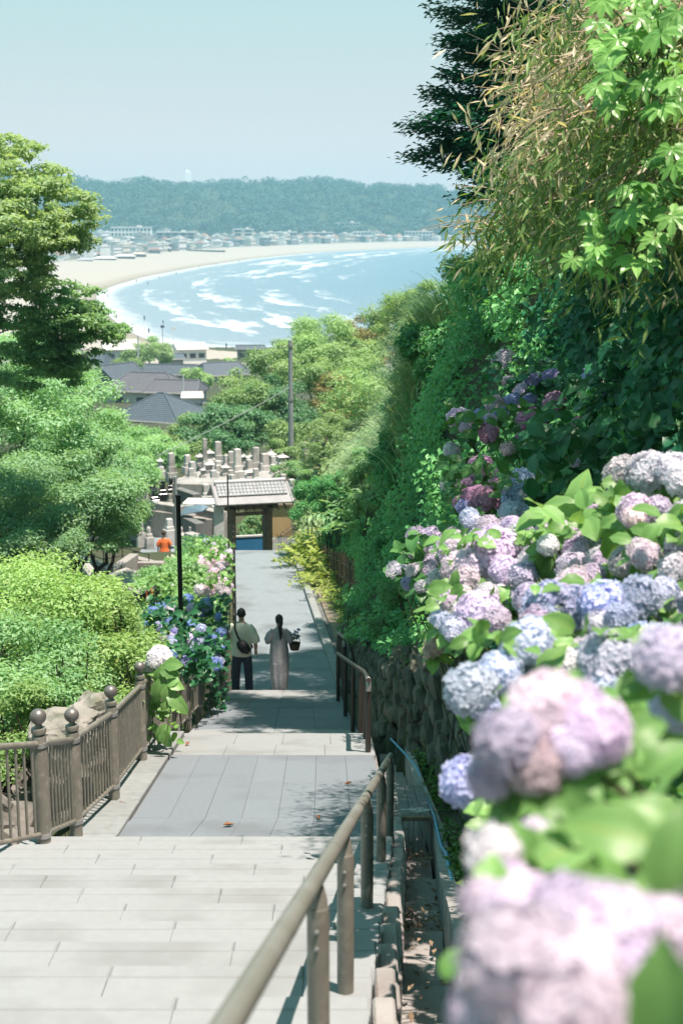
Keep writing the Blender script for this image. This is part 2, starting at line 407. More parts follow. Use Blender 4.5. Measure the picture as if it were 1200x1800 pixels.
def leaf_cloud(name, pos, nrm, size, ratio, mat, fold=.18, dirv=None, rnd=None, parent=None, kind=None, droop=0.0):
    """every leaf two folded triangles"""
    n = len(pos); pos = np.asarray(pos, float); nrm = unit(np.asarray(nrm, float))
    if dirv is None: dirv = RNG.normal(size=(n, 3)); dirv[:, 2] -= droop
    dirv = unit(dirv - nrm * (dirv * nrm).sum(1, keepdims=True))
    side = np.cross(dirv, nrm); L = np.broadcast_to(np.asarray(size, float), (n,))[:, None]; Wd = L * ratio
    mid = pos + dirv * L * .45
    v = np.stack([pos, mid + side * Wd / 2 + nrm * Wd * fold, pos + dirv * L - nrm * L * .08, mid - side * Wd / 2 + nrm * Wd * fold], 1).reshape(-1, 3)
    b = np.arange(n)[:, None] * 4
    f = np.concatenate([b + 0, b + 1, b + 2, b + 0, b + 2, b + 3], 1).ravel()
    if rnd is None: rnd = RNG.random(n)
    me = np_mesh(name, v, f, np.arange(2 * n) * 3, np.full(2 * n, 3), {'rnd': np.repeat(rnd, 4)}, mat)
    o = obj_from_mesh(name, me, parent)
    if kind: o['kind'] = kind
    return o


def clump_points(clumps, n, shell=.55, up=.35, jag=.42):
    """points and outward normals over ellipsoid clumps (x, y, z, rx, ry, rz)"""
    c = np.array(clumps, float); area = (c[:, 3] * c[:, 4] + c[:, 3] * c[:, 5] + c[:, 4] * c[:, 5]); pr = area / area.sum()
    k = RNG.choice(len(c), n, p=pr)
    d = unit(RNG.normal(size=(n, 3))); rad = shell + (1 - shell) * RNG.random(n) ** .6
    rad = rad * (1 + jag * RNG.normal(size=n) * .5)
    pos = c[k, :3] + d * c[k, 3:6] * rad[:, None]
    nr = unit(d / c[k, 3:6] * c[k, 3:6].mean(1, keepdims=True))
    nr = unit(nr + RNG.normal(size=(n, 3)) * .55 + np.array([0, 0, up]))
    return pos, nr, k


def sub_clumps(cl, per, frac=.45, flat=.7):
    """break each ellipsoid up into smaller lumps over its surface so that its outline is uneven"""
    out = []
    for (x, y, z, rx, ry, rz) in cl:
        for _ in range(per):
            d = RNG.normal(size=3); d /= np.linalg.norm(d); q = .35 + .65 * RNG.random() ** .5
            s = frac * (.6 + .7 * RNG.random())
            out.append((x + d[0] * rx * q, y + d[1] * ry * q, z + d[2] * rz * q, rx * s, ry * s, rz * s * flat if flat else rz * s))
    return out


def limb(mb, a, b, r0, r1, wob=.08, n=6, seg=5):
    a, b = Vector(a), Vector(b); pts, rr = [], []; Ln = (b - a).length
    for i in range(seg + 1):
        u = i / seg; p = a.lerp(b, u)
        if 0 < i < seg: p += Vector((random.uniform(-1, 1), random.uniform(-1, 1), random.uniform(-.5, .8))) * wob * Ln
        pts.append(p); rr.append(r0 + (r1 - r0) * u)
    mb.tube(pts, rr, n); return pts


def tree(name, base, trunk_top, clumps, n, leaf, mat, label, group=None, cat='tree', per=9, r0=.18, ratio=.5, shell=.4, frac=.42, flat=.7, limbs=None, up=.9):
    base = Vector(base); root = thing(name, base, label, cat, group)
    mb = MB(); tp = Vector(trunk_top); pts = limb(mb, base - Vector((0, 0, .3)), tp, r0, r0 * .55, .03, 8)
    for c in (clumps[:limbs] if limbs else clumps):
        s = random.choice(pts[2:]); limb(mb, s, (c[0], c[1], c[2]), r0 * .42, r0 * .1, .06, 5)
    mb.build('trunk', M['bark'], root, smooth=True)
    cl = sub_clumps(clumps, per, frac, flat) if per else clumps
    pos, nr, k = clump_points(cl, n, shell, up)
    tone = RNG.random(len(cl)) * .5; rnd = np.clip(tone[k] + RNG.random(n) * .5, 0, .999)
    leaf_cloud('crown', pos, nr, leaf * (.7 + .6 * RNG.random(n)), ratio, mat, rnd=rnd, parent=root, droop=.3)
    return root

# ------------------------------------------------------------------ ground and slopes
def grid_mesh(name, xs, ys, zf, mat, smooth=True):
    X, Y = np.meshgrid(xs, ys); Z = zf(X, Y); nx, ny = len(xs), len(ys)
    v = np.stack([X, Y, Z], -1).reshape(-1, 3); i = np.arange((ny - 1) * nx).reshape(ny - 1, nx)[:, :-1].ravel()
    f = np.stack([i, i + 1, i + nx + 1, i + nx], 1).ravel(); n = len(i)
    return np_mesh(name, v, f, np.arange(n) * 4, np.full(n, 4), None, mat, smooth)


xs = np.concatenate([np.linspace(-300, -60, 13)[:-1], np.linspace(-60, -8, 40)[:-1], np.linspace(-8, 8, 90)[:-1], np.linspace(8, 60, 40)[:-1], np.linspace(60, 300, 13)])
ys = np.concatenate([np.linspace(-28, 0, 15)[:-1], np.linspace(0, 60, 151)[:-1], np.linspace(60, 130, 60)[:-1], np.linspace(130, 415, 60)])
me = grid_mesh('ground', xs, ys, lambda x, y: zt(x, y) + np.where((y < 56) & (x > -2.2) & (x < 1), 0, .05 * np.sin(x * 1.7 + y) * np.cos(y * .9)), M['ground'])
tag(obj_from_mesh('ground', me), kind='structure')


def strip(name, ya, yb, fl, fr, fz, mat, n=24, thick=.16, mid=1):
    """a paved strip with real thickness"""
    mb = MB(); rows = []
    for i in range(n + 1):
        y = ya + (yb - ya) * i / n
        rows.append((fl(y), fr(y), y, fz(y)))
    v, f = [], []
    for (a, b, y, z) in rows: v += [(a, y, z), (b, y, z), (a, y, z - thick), (b, y, z - thick)]
    for i in range(n):
        k = i * 4; q = k + 4
        f += [(k, k + 1, q + 1, q), (k + 2, q + 2, q + 3, k + 3), (k, q, q + 2, k + 2), (k + 1, k + 3, q + 3, q + 1)]
    f += [(0, 2, 3, 1), (n * 4, n * 4 + 1, n * 4 + 3, n * 4 + 2)]
    mb.add(v, f); return mb.build(name, mat)


def xl(y): return float(interp(XL, y))
def xr(y): return float(interp(XR, y))
def xw(y): return float(interp(XW, y))


def slab_piece(parent, name, x0, x1, y0, y1, z0, z1, mat, th=.09, x0b=None, x1b=None, ch=.008):
    """paving stone from y0 (level z0) to y1 (level z1); x0b, x1b: its far corners"""
    x0b = x0 if x0b is None else x0b; x1b = x1 if x1b is None else x1b
    g = .0008; mb = MB(); c = ch; j = random.uniform(-.0025, .0025)
    a = [(x0 + g, y0 + g, z0), (x1 - g, y0 + g, z0), (x1b - g, y1 - g, z1), (x0b + g, y1 - g, z1)]
    ins = [(1, 1), (-1, 1), (-1, -1), (1, -1)]
    top = [(p[0] + s[0] * c, p[1] + s[1] * c, p[2] + j) for p, s in zip(a, ins)]
    rim = [(p[0], p[1], p[2] + j - c) for p in a]; bot = [(p[0], p[1], p[2] - th) for p in a]
    v = top + rim + bot; f = [(0, 1, 2, 3)]
    for k in range(4):
        q = (k + 1) % 4; f += [(k, k + 4, q + 4, q), (k + 4, k + 8, q + 8, q + 4)]
    f.append((11, 10, 9, 8)); mb.add(v, f)
    return mb.build(name, mat, parent)


# near flight: long stone treads, each laid of single slabs
T, RISE, FALL = .62, .165, .05
mb = MB(); nst = 23; v = []
for k in range(2, nst):
    y1 = 12.76 - k * T; y0 = y1 - T; z1 = H - (5.91 - RISE - k * (RISE + FALL)) ; z0 = z1 + FALL
    a, b = xl(y0), xr(y0); a2, b2 = xl(y1), xr(y1)
    mb.add([(a + .02, y0, z0 - .10), (b - .02, y0, z0 - .10), (b2 - .02, y1 - .02, z1 - .10), (a2 + .02, y1 - .02, z1 - .10),
            (a + .02, y0, z0 - .9), (b - .02, y0, z0 - .9), (b2 - .02, y1 - .02, z1 - .9), (a2 + .02, y1 - .02, z1 - .9)],
           [(0, 1, 2, 3), (7, 6, 5, 4), (0, 4, 5, 1), (1, 5, 6, 2), (2, 6, 7, 3), (3, 7, 4, 0)])
stair = tag(mb.build('staircase', M['slab_base']), kind='structure')
for k in range(2, nst):
    y1 = 12.76 - k * T; y0 = y1 - T; z1 = H - (5.91 - RISE - k * (RISE + FALL)); z0 = z1 + FALL
    a, b, a2, b2 = xl(y0) - .03, xr(y0), xl(y1) - .03, xr(y1)
    off = (k * .37) % .88; cuts = [a2]; x = -6 + off
    while x < b2 - .22:
        if x > a2 + .22: cuts.append(x)
        x += .88
    cuts.append(b2)
    for i in range(len(cuts) - 1):
        p, q = cuts[i], cuts[i + 1]
        fr = 1 - .11 / T; ym = y0 + T * fr; zm = z0 + (z1 - z0) * fr; pm, qm = (a + (a2 - a) * fr if i == 0 else p), (b + (b2 - b) * fr if i == len(cuts) - 2 else q)
        slab_piece(stair, 'slab', a if i == 0 else p, b if i == len(cuts) - 2 else q, y0, ym, z0, zm, M['slab'], .19, pm, qm, .003)
        slab_piece(stair, 'nosing', pm, qm, ym, y1 + .014, zm + .001, z1 + .001, M['slab'], .19, p, q, .010)

# landing: grey pavers between rows of pale stone
land = tag(strip('landing', 11.56, 19.2, lambda y: xl(y), lambda y: xr(y) + .02, lambda y: H - D(y) - .075, M['slab_base'], 8, .5), kind='structure')
for j in range(4):                       # one low step down from the flight onto the landing
    a, b = xl(11.55), xr(11.55); slab_piece(land, 'slab', a + (b - a) * j / 4, a + (b - a) * (j + 1) / 4, 11.545, 11.85, H - 5.50, H - 5.52, M['slab'], .22)
ny = [11.86, 13.7, 15.6, 17.45]
ncol = 7
for i in range(3):
    for j in range(ncol):
        ya, yb = ny[i], ny[i + 1]
        f = lambda y, u: xl(y) + .28 + (xr(y) - xl(y) - .30) * u
        slab_piece(land, 'paver', f(ya, j / ncol), f(ya, (j + 1) / ncol), ya, yb, H - D(ya), H - D(yb), M['paver'], .08, f(yb, j / ncol), f(yb, (j + 1) / ncol), .004)
for ya, yb, n, s in ((17.45, 18.3, 4, 0), (18.3, 19.22, 4, .12)):
    us = [0] + [min(1, (j + s) / (n - .0)) for j in range(1, n)] + [1]
    for j in range(n):
        f = lambda y, u: xl(y) + .28 + (xr(y) - xl(y) - .28) * u
        slab_piece(land, 'slab', f(ya, us[j]), f(ya, us[j + 1]), ya, yb, H - D(ya), H - D(yb), M['slab'], .09, f(yb, us[j]), f(yb, us[j + 1]), .008)
# stepped kerb under the railing, left of the landing
ke = tag(strip('kerb', 11.62, 19.2, lambda y: xl(y) - .22, lambda y: xl(y) + .265, lambda y: H - D(y) - .03, M['slab_base'], 8, .4), kind='structure')
for i in range(9):
    ya, yb = 12.0 + i * .8, 12.8 + i * .8
    slab_piece(ke, 'kerb_stone', xl(ya) - .2, xl(ya) + .26, ya, yb, H - D(ya) + .045, H - D(yb) + .045, M['kerb'], .16, xl(yb) - .2, xl(yb) + .26, .012)

# three steps, ramp, two steps
low = tag(strip('ramp', 20.36, 26.2, xl, xr, lambda y: H - D(y) - .08, M['slab_base'], 6, .6), kind='structure')
for k in range(3):
    ya, yb = 19.22 + k * .38, 19.6 + k * .38; z = H - 7.28 - .145 * (k + 1)
    for j in range(4):
        a, b = xl(ya), xr(ya); slab_piece(low, 'slab', a + (b - a) * j / 4, a + (b - a) * (j + 1) / 4, ya, yb + .012, z + .008, z, M['slab'], .2)
for i in range(5):
    ya, yb = 20.37 + i * 1.168, 20.37 + (i + 1) * 1.168
    for j in range(4):
        f = lambda y, u: xl(y) + (xr(y) - xl(y)) * u
        slab_piece(low, 'slab', f(ya, j / 4), f(ya, (j + 1) / 4), ya, yb, H - D(ya), H - D(yb), M['slab'] if i in (0, 4) else M['paver'], .085, f(yb, j / 4), f(yb, (j + 1) / 4), .006)
path = tag(strip('path', 26.88, 50.2, xl, xr, lambda y: H - D(y), M['path'], 30, .3), kind='structure')
for k in range(2):
    ya = 26.21 + k * .34; z = H - 9.04 - .16 * (k + 1)
    for j in range(3):
        a, b = xl(ya), xr(ya); slab_piece(path, 'slab', a + (b - a) * j / 3, a + (b - a) * (j + 1) / 3, ya, ya + .35, z + .006, z, M['slab'], .22)
for k in range(7):
    ya = 50.21 + k * .3; z = H - 12.0 - .17 * (k + 1)
    for j in range(2):
        a, b = xl(ya), xr(ya); slab_piece(path, 'slab', a + (b - a) * j / 2, a + (b - a) * (j + 1) / 2, ya, ya + .31, z + .006, z, M['slab'], .22)
for i in range(20):                      # kerb along the right edge of the path
    ya, yb = 27.2 + i * 1.14, 27.2 + (i + 1) * 1.14
    slab_piece(path, 'kerb_stone', xr(ya) + .0, xr(ya) + .2, ya, yb, H - D(ya) + .11, H - D(yb) + .11, M['kerb'], .3, xr(yb), xr(yb) + .2, .015)
gut = strip('gutter', 27.2, 50, lambda y: xr(y) + .2, lambda y: xr(y) + .34, lambda y: H - D(y) + .02, M['concrete_d'], 12, .2); tag(gut, kind='structure')
ver = strip('verge', 27.0, 50, lambda y: xr(y) + .34, lambda y: max(xw(y) + .05, xr(y) + .9), lambda y: H - D(y) + .07, M['verge'], 24, .25); tag(ver, kind='structure')
apron = strip('gate_forecourt', 52.3, 57.5, lambda y: -8.0, lambda y: -1.2, lambda y: H - 13.2, M['path'], 4, .2); tag(apron, kind='structure')

# drain channel right of the stairs: stepped gutter, concrete bed, brown side wall
mb = MB()
def chx(y): return xr(y) + .01
rowz = [2 + i * .85 for i in range(22)]
for i in range(21):
    ya, yb = rowz[i], rowz[i + 1]
    if yb > 19.3: break
    za = H - D((ya + yb) / 2)
    mb.add([(chx(ya) + .1, ya, za - .28), (chx(ya) + .37, ya, za - .28), (chx(yb) + .37, yb, za - .36), (chx(yb) + .1, yb, za - .36),
            (chx(ya) + .1, ya, za - .8), (chx(ya) + .37, ya, za - .8), (chx(yb) + .37, yb, za - .8), (chx(yb) + .1, yb, za - .8)],
           [(0, 1, 2, 3), (0, 4, 5, 1), (1, 5, 6, 2), (2, 6, 7, 3), (3, 7, 4, 0)])
chan = tag(mb.build('drain_channel', M['concrete_l']), kind='structure')
for i in range(26):                      # stair-side blocks stepping down beside the treads
    y1 = 12.76 - i * T * .98 + .6; y0 = y1 - T * .98
    if y1 < 3: break
    z = H - D((y0 + y1) / 2)
    mb = MB(); mb.box(((chx(y0) + chx(y1)) / 2 + .055, (y0 + y1) / 2, z - .33), (.095, T * .97, .72), ch=.012); mb.build('edge_block', M['concrete_l'], chan)
pts = [(chx(y) + .38 + .02 * math.sin(y * 1.1), y) for y in np.arange(3, 19.4, .45)]
for i in range(len(pts) - 1):            # brown kerb wall on the far side of the channel
    (xa, ya), (xb, yb) = pts[i], pts[i + 1]; za, zb = H - D(ya) + .06 + .03 * math.sin(ya * .9), H - D(yb) + .06 + .03 * math.sin(yb * .9)
    if i % 3 == 0: seg = MB()
    seg.add([(xa, ya, za), (xa + .1, ya, za), (xb + .1, yb, zb), (xb, yb, zb), (xa, ya, za - .8), (xa + .1, ya, za - .8), (xb + .1, yb, zb - .8), (xb, yb, zb - .8)],
            [(0, 1, 2, 3), (7, 6, 5, 4), (0, 4, 5, 1), (1, 5, 6, 2), (2, 6, 7, 3), (3, 7, 4, 0)])
    if i % 3 == 2 or i == len(pts) - 2: seg.build('channel_wall', M['concrete'], chan)
# strip of soil between channel and stone wall
sl = strip('soil_strip', 3, 20.5, lambda y: chx(y) + .46, lambda y: max(xw(y) + .1, chx(y) + .6), lambda y: H - D(y) - .06, M['soil'], 30, .5); tag(sl, kind='structure')

# ------------------------------------------------------------------ stone retaining wall
def stone_mesh(name, mat, n=16, sq=(1, 1, 1), sub=False):
    mb = MB(); pts = []
    for _ in range(n):
        d = Vector((random.gauss(0, 1), random.gauss(0, 1), random.gauss(0, 1))).normalized()
        d = Vector([math.copysign(abs(c) ** .6, c) for c in d]) * random.uniform(.42, .56); pts.append((d.x * sq[0], d.y * sq[1], d.z * sq[2]))
    mb.hull(pts); return mb.mesh(name, mat)


STN = [stone_mesh('stone', M['rock_d'], 18) for _ in range(10)]
STL = [stone_mesh('stone', M['rock'], 18) for _ in range(8)]
wy = list(np.arange(2, 33.2, .7))
wall = thing('stone_wall', (xw(18), 18, H - D(18)), 'shaded mossy rubble stone retaining wall behind the drain channel', 'wall')
mb = MB()
for a, b in zip(wy[:-1], wy[1:]):
    q = []
    for y in (a, b):
        h = float(interp(HW, y)); x = xw(y); zb = H - D(y)
        q += [(x + .06, y, zb - .5), (x + .06 + .14 * h, y, zb + h - .06), (x + .5 + .14 * h, y, zb + h - .06), (x + .5, y, zb - .5)]
    mb.add(q, [(0, 4, 5, 1), (1, 5, 6, 2), (2, 6, 7, 3), (0, 1, 2, 3), (7, 6, 5, 4)])
mb.build('core', M['concrete_d'], wall)
y = 11.0
def wall_stone(y, zf, s):
    h = float(interp(HW, y)); dx = xw(y + .1) - xw(y - .1); yaw = math.atan2(-dx, .2)
    q = Quaternion((0, 0, 1), yaw) @ Quaternion((1, 0, 0), random.uniform(.2, 1.1)) @ Quaternion((0, 0, 1), random.uniform(-.2, .2))
    put('stone', random.choice(STN), wall, (xw(y) + .06 + .14 * zf + random.uniform(-.03, .02), y, H - D(y) + zf), q, (s * .62, s * random.uniform(1.15, 1.6), s * random.uniform(.75, 1.0)))
cnt = 0
while y < 32.9 and cnt < 300:
    h = float(interp(HW, y)); s = random.uniform(.26, .34); nrow = max(3, int(h / (s * .74)))
    for r in range(nrow):
        wall_stone(y + (r % 2) * .16 + random.uniform(-.04, .04), (r + .5) * h / nrow, s); cnt += 1
    y += s * 1.22
for i in range(40):                      # round head of the wall where it ends by the verge
    if cnt > 300: break
    wall_stone(random.uniform(31.5, 33.2), random.uniform(0, .85), .26); cnt += 1

# ------------------------------------------------------------------ handrails
def handrail(label, ys_, xf, z_of, group, mat, rod=.03, post=.031, sag=.0, ends=True, kind='handrail', baseoff=0.0, h0=.84, h1=.84):
    """z_of(y): level of the paving; posts at ys_, one rail over them"""
    y0, y1 = ys_[0], ys_[-1]
    root = thing(kind, (xf(y1), y1, z_of(y1)), label, 'handrail', group)
    za_, zb_ = z_of(y0) + h0, z_of(y1) + h1
    def zr_(y): return za_ + (zb_ - za_) * (y - y0) / (y1 - y0)
    pts = [(xf(y), y, zr_(y)) for y in np.linspace(y0 - (.5 if ends else .1), y1 + .12, 14)]
    m_ = MB(); m_.tube(pts, rod, 14); e = Vector(pts[-1]); m_.at(e); m_.lathe(ball(rod * 1.02, k=8), n=12); m_.at()
    m_.build('rail', M['rail_worn'] if mat == 'rail' else M[mat], root, smooth=True)
    if mat == 'rail_dark':
        m_ = MB(); m_.tube([(xf(y0), y0 + .12, zr_(y0 + .12)), (xf(y0), y0 - .02, zr_(y0) + .01), (xf(y0), y0 - .06, zr_(y0) - .05), (xf(y0), y0 - .06, zr_(y0) - .13)], rod * 1.12, 10); m_.build('end_cap', M['steel'], root, smooth=True)
    for i, y in enumerate(ys_):
        x, z = xf(y), z_of(y); hgt = zr_(y) - z
        m_ = MB(); top = hgt - .13
        m_.lathe([(post, baseoff), (post, top), (post * .93, top + .02)], (x, y, z), 14)
        m_.tube([(x, y, z + top + .0), (x, y, z + top + .05), (x, y + .0, z + hgt - rod * .6)], [(post * .92, post * .92), (post * .8, post * .6), (post * .38, post * .3)], 12)
        po = m_.build('post', M[mat], root, smooth=True)
        if mat == 'rail':
            for dz in (.05, .11):
                mm = MB(); mm.at((x - .004, y - post, z + top - dz), rx=R(90)); mm.lathe([(.008, 0), (.008, .005), (.004, .008)], n=8); mm.build('bolt', M['steel'], po, smooth=True)
        if i < len(ys_) - 1 and mat == 'rail':
            ym = (y + ys_[i + 1]) / 2; mm = MB(); mm.tube([(xf(ym - .03), ym - .03, zr_(ym - .03)), (xf(ym + .03), ym + .03, zr_(ym + .03))], rod * 1.035, 14)
            mm.build('rail_joint', M['rail_worn'], root, smooth=True)
    return root


def stair_line(y): return H - (1.46 + .347 * y)
handrail('long worn brown handrail in the foreground running down beside the stairs', [2.3, 4.25, 5.7, 7.75, 10.15, 12.4], lambda y: -.35 + .0645 * y, stair_line, 'handrails along the right side', 'rail', .0285, .037)
def zsolid(y): return H - D(y)
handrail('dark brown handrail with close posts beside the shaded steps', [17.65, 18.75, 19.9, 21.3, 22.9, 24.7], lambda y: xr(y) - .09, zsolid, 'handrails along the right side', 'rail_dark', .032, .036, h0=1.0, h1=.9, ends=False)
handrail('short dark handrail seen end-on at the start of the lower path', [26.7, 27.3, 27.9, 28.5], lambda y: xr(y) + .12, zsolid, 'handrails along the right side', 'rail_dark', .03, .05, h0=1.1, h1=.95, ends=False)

# railing with ball finials on the left
FP = [(-3.25, 8.6), (-2.98, 10.0), (-2.56, 11.4), (-2.54, 12.72), (-2.46, 14.45), (-2.5, 16.85), (-2.52, 18.9), (-2.5, 20.4), (-2.46, 21.6), (-2.42, 22.9), (-2.28, 24.6), (-2.2, 26.3)]
fence = thing('railing', (-2.5, 16, H - D(16)), 'long olive brown steel railing with ball finials left of the landing', 'railing')
def fz(y): return H - D(y) + .04
for i, (x, y) in enumerate(FP):
    m_ = MB(); z = fz(y); m_.lathe([(.062, -.18), (.062, 1.04), (.056, 1.06)], (x, y, z), 18)
    m_.lathe([(.04, 1.05), (.04, 1.075), (.062, 1.08), (.066, 1.105), (.06, 1.125), (.034, 1.13), (.028, 1.15), (.028, 1.17)], (x, y, z), 18)
    po = m_.build('post', M['rail'], fence, smooth=True)
    b = MB(); b.lathe(ball(.07, (x, y, z + 1.225), 12), (x, y, 0), 20); b.build('ball_finial', M['ball'], po, smooth=True)
    for zz in (.98, .16):
        b = MB(); b.at((x, y, z + zz)); b.lathe([(.07, -.02), (.07, .02)], n=16); b.build('bracket', M['steel'], po, smooth=True)
    if i < len(FP) - 1:
        x2, y2 = FP[i + 1]; z2 = fz(y2); L_ = math.hypot(x2 - x, y2 - y)
        for zz, r_ in ((.98, .03), (.16, .022)):
            b = MB(); b.tube([(x, y, z + zz), (x2, y2, z2 + zz)], r_, 10); b.build('top_rail' if zz > .5 else 'bottom_rail', M['rail'], fence, smooth=True)
        nb = max(2, int(L_ / .125)); me_ = None
        dz = (z2 - z)
        for k in range(1, nb):
            u = k / nb; px_, py_, pz = x + (x2 - x) * u, y + (y2 - y) * u, z + dz * u
            if me_ is None:
                b = MB(); b.tube([(0, 0, 0), (0, 0, .82)], .0125, 8, cap=False); BAL = me_ = b.mesh('baluster', M['rail'], True) if i == 0 else BAL
            put('baluster', BAL, fence, (px_, py_, pz + .16))

# posts with chain along the left edge of the path
ch = thing('chain_fence', (-2.9, 36, H - D(36)), 'row of thin dark posts with sagging chain along the left path edge', 'fence')
cp = [(xl(y) - .06, y) for y in np.arange(27.6, 50, 1.72)]
for i, (x, y) in enumerate(cp):
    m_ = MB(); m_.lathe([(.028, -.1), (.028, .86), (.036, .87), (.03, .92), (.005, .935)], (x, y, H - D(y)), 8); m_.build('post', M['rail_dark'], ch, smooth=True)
    if i < len(cp) - 1:
        x2, y2 = cp[i + 1]
        for h_ in (.78, .42):
            pts = [(x + (x2 - x) * u, y + (y2 - y) * u, H - D(y + (y2 - y) * u) + h_ - .10 * 4 * u * (1 - u)) for u in np.linspace(0, 1, 9)]
            m_ = MB(); m_.tube(pts, [.008 if k % 2 else .013 for k in range(9)], 5); m_.build('chain', M['rail_dark'], ch)

# ------------------------------------------------------------------ drain grate, hose, litter, weeds
gp = P(718, 1425, 14.2); gy = gp.y; gx = chx(gy) + .235; gz = H - D(gy) - .02
gr = thing('drain_screen', (gx, gy, gz - .4), 'grey plank cover with barred front over the drain channel', 'drain screen')
for i in range(3):
    m_ = MB(); m_.at((gx - .1 + i * .1, gy + .6, gz + .03), rx=-R(11)); m_.box((0, 0, 0), (.094, 1.5, .03), ch=.005); m_.build('plank', M['plank'], gr)
for i in range(6):
    m_ = MB(); m_.box((gx - .13 + i * .052, gy - .16, gz - .02), (.016, .03, .42)); m_.build('bar', M['concrete_l'], gr)
m_ = MB(); m_.box((gx, gy - .16, gz + .185), (.30, .05, .04)); m_.build('crossbar', M['wood'], gr)
for i in range(9):
    sx = gx - .11 + random.random() * .22; m_ = MB()
    m_.tube([(sx - .06, gy - .1 + random.uniform(0, .12), gz + .215), (sx + .07, gy - .1 + random.uniform(0, .12), gz + .225)], .006, 4); m_.build('twig', M['white'], gr)
m_ = MB(); pts = []
for px, py, t in ((690, 1292, 19.5), (715, 1308, 18.3), (737, 1330, 17), (752, 1365, 15.6), (768, 1400, 14.3), (782, 1440, 13), (791, 1480, 11.9), (795, 1515, 11), (801, 1550, 10.1), (815, 1585, 9.2), (840, 1630, 8.3)):
    p = P(px, py, t); zz = H - D(p.y) + .07; pts.append((p.x - .03, p.y, zz + .02 * math.sin(px)))
m_.tube(pts, .016, 8); tag(m_.build('garden_hose', M['hose'], None, True), 'thin blue hose lying along the foot of the stone wall', 'hose')
ps, ns = [], []
for _ in range(190):
    y = random.choice([random.gauss(gy - .5, .22), random.uniform(5, 15), random.gauss(9.3, .25)]); x = chx(y) + random.uniform(.11, .36); ps.append((x, y, H - D(y) - .22 + random.uniform(0, .05))); ns.append((random.uniform(-.5, .5), random.uniform(-.5, .5), 1))
leaf_cloud('leaf_litter', ps, ns, .055 * (.6 + RNG.random(len(ps)) * .9), .45, M['dry_litter'], kind='stuff')
ps, ns, dd = [], [], []
for _ in range(5200):
    y = random.uniform(4, 20.2); a, b = chx(y) + .47, xw(y) + .12
    x = random.uniform(a, max(b, a + .1)) if random.random() < .8 else random.gauss(b, .08)
    if mnoise.noise(Vector((x * 2.2, y * 1.3, 4))) < -.12: continue
    h = abs(random.gauss(0, .11)); ps.append((x, y, H - D(y) - .04 + h)); ns.append((random.gauss(0, .7), random.gauss(-.2, .7), 1))
leaf_cloud('weeds', ps, ns, .075 * (.6 + RNG.random(len(ps)) * .8), .5, M['lf_weed'], kind='stuff')
ps, ns = [], []
for _ in range(5200):                    # low green growth over the verge and at the path's edges
    y = random.uniform(27, 45); a = xr(y) + .45; b = xw(y) + .15; u = random.random() ** .5; x = a + (b - a) * u
    if mnoise.noise(Vector((x * 1.6, y * .8, 9))) < .02 - .45 * (y < 31): continue
    ps.append((x, y, H - D(y) + .07 + abs(random.gauss(0, .06)))); ns.append((random.gauss(0, .5), random.gauss(-.3, .5), 1))
leaf_cloud('verge_grass', ps, ns, .09 * (.6 + RNG.random(len(ps)) * .8), .3, M['lf_weed'], kind='stuff')
for i, (px, py) in enumerate(((267, 1343), (254, 1367), (238, 1391), (217, 1418), (195, 1457), (402, 1453), (248, 1376), (232, 1402), (262, 1352), (560, 1440), (330, 1310), (612, 1380), (300, 1500))):
    t = 5.0
    for _ in range(30):
        p = P(px, py, t); e = p.z - (H - D(p.y)); t += e * 2.2
    m_ = MB(); m_.at((p.x, p.y, H - D(p.y) + .012), rz=random.uniform(0, 6), rx=random.uniform(-.25, .25))
    s = random.uniform(.05, .085); m_.add([(0, -s, .01), (s * .45, -s * .1, .03), (0, s, .012), (-s * .45, 0, .028), (0, 0, 0)], [(0, 1, 4), (1, 2, 4), (2, 3, 4), (3, 0, 4)])
    tag(m_.build('fallen_leaf', M['dry_leaf']), 'curled orange brown leaf fallen on the grey landing', 'leaf', 'fallen leaves on the landing')

# ------------------------------------------------------------------ right bank: face foliage, silver grass, shrubs
def bank_pts(n, ya, yb, smin, smax_top, seed=0):
    """points over the bank's surface by path length up the face"""
    y = RNG.uniform(ya, yb, n); xw_, hw, s1, cp_ = interp(XW, y), interp(HW, y), interp(S1, y), interp(CAP, y)
    u = RNG.random(n)
    face = np.maximum(.1, (cp_ - hw - s1)); tot = s1 * 1.4 + face * 1.05 + smax_top
    q = smin + u * (tot - smin)
    sl_ = interp(SLP, y); s = np.where(q < s1 * 1.4, q / 1.4, np.where(q < s1 * 1.4 + face * 1.05, s1 + (q - s1 * 1.4) / 1.05 / sl_, s1 + face / sl_ + (q - s1 * 1.4 - face * 1.05)))
    x = xw_ + .2 + s; z = zt(x, y); return x, y, z, u


def lump(x, y, z, f=.55, a=.5):
    return np.array([mnoise.fractal(Vector((p[0] * f, p[1] * f, p[2] * f)), 1.0, 2.0, 4) for p in zip(x, y, z)]) * a


n = 82000
x, y, z, u = bank_pts(n, 9.5, 50, .25, 1.8)
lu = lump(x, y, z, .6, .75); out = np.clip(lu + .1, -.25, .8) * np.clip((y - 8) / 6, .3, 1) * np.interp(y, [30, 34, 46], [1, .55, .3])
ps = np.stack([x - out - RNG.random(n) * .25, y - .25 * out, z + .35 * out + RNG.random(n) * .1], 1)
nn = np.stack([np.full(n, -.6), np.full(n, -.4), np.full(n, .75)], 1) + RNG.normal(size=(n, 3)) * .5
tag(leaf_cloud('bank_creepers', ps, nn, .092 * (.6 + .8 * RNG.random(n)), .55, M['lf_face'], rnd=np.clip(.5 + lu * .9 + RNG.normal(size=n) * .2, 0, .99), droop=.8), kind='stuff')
n = 26000; y = RNG.uniform(49, 96, n); x = interp(XW, y) + .1 + RNG.random(n) ** 1.3 * 9; z = zt(x, y); lu = lump(x, y, z, .4, .9)
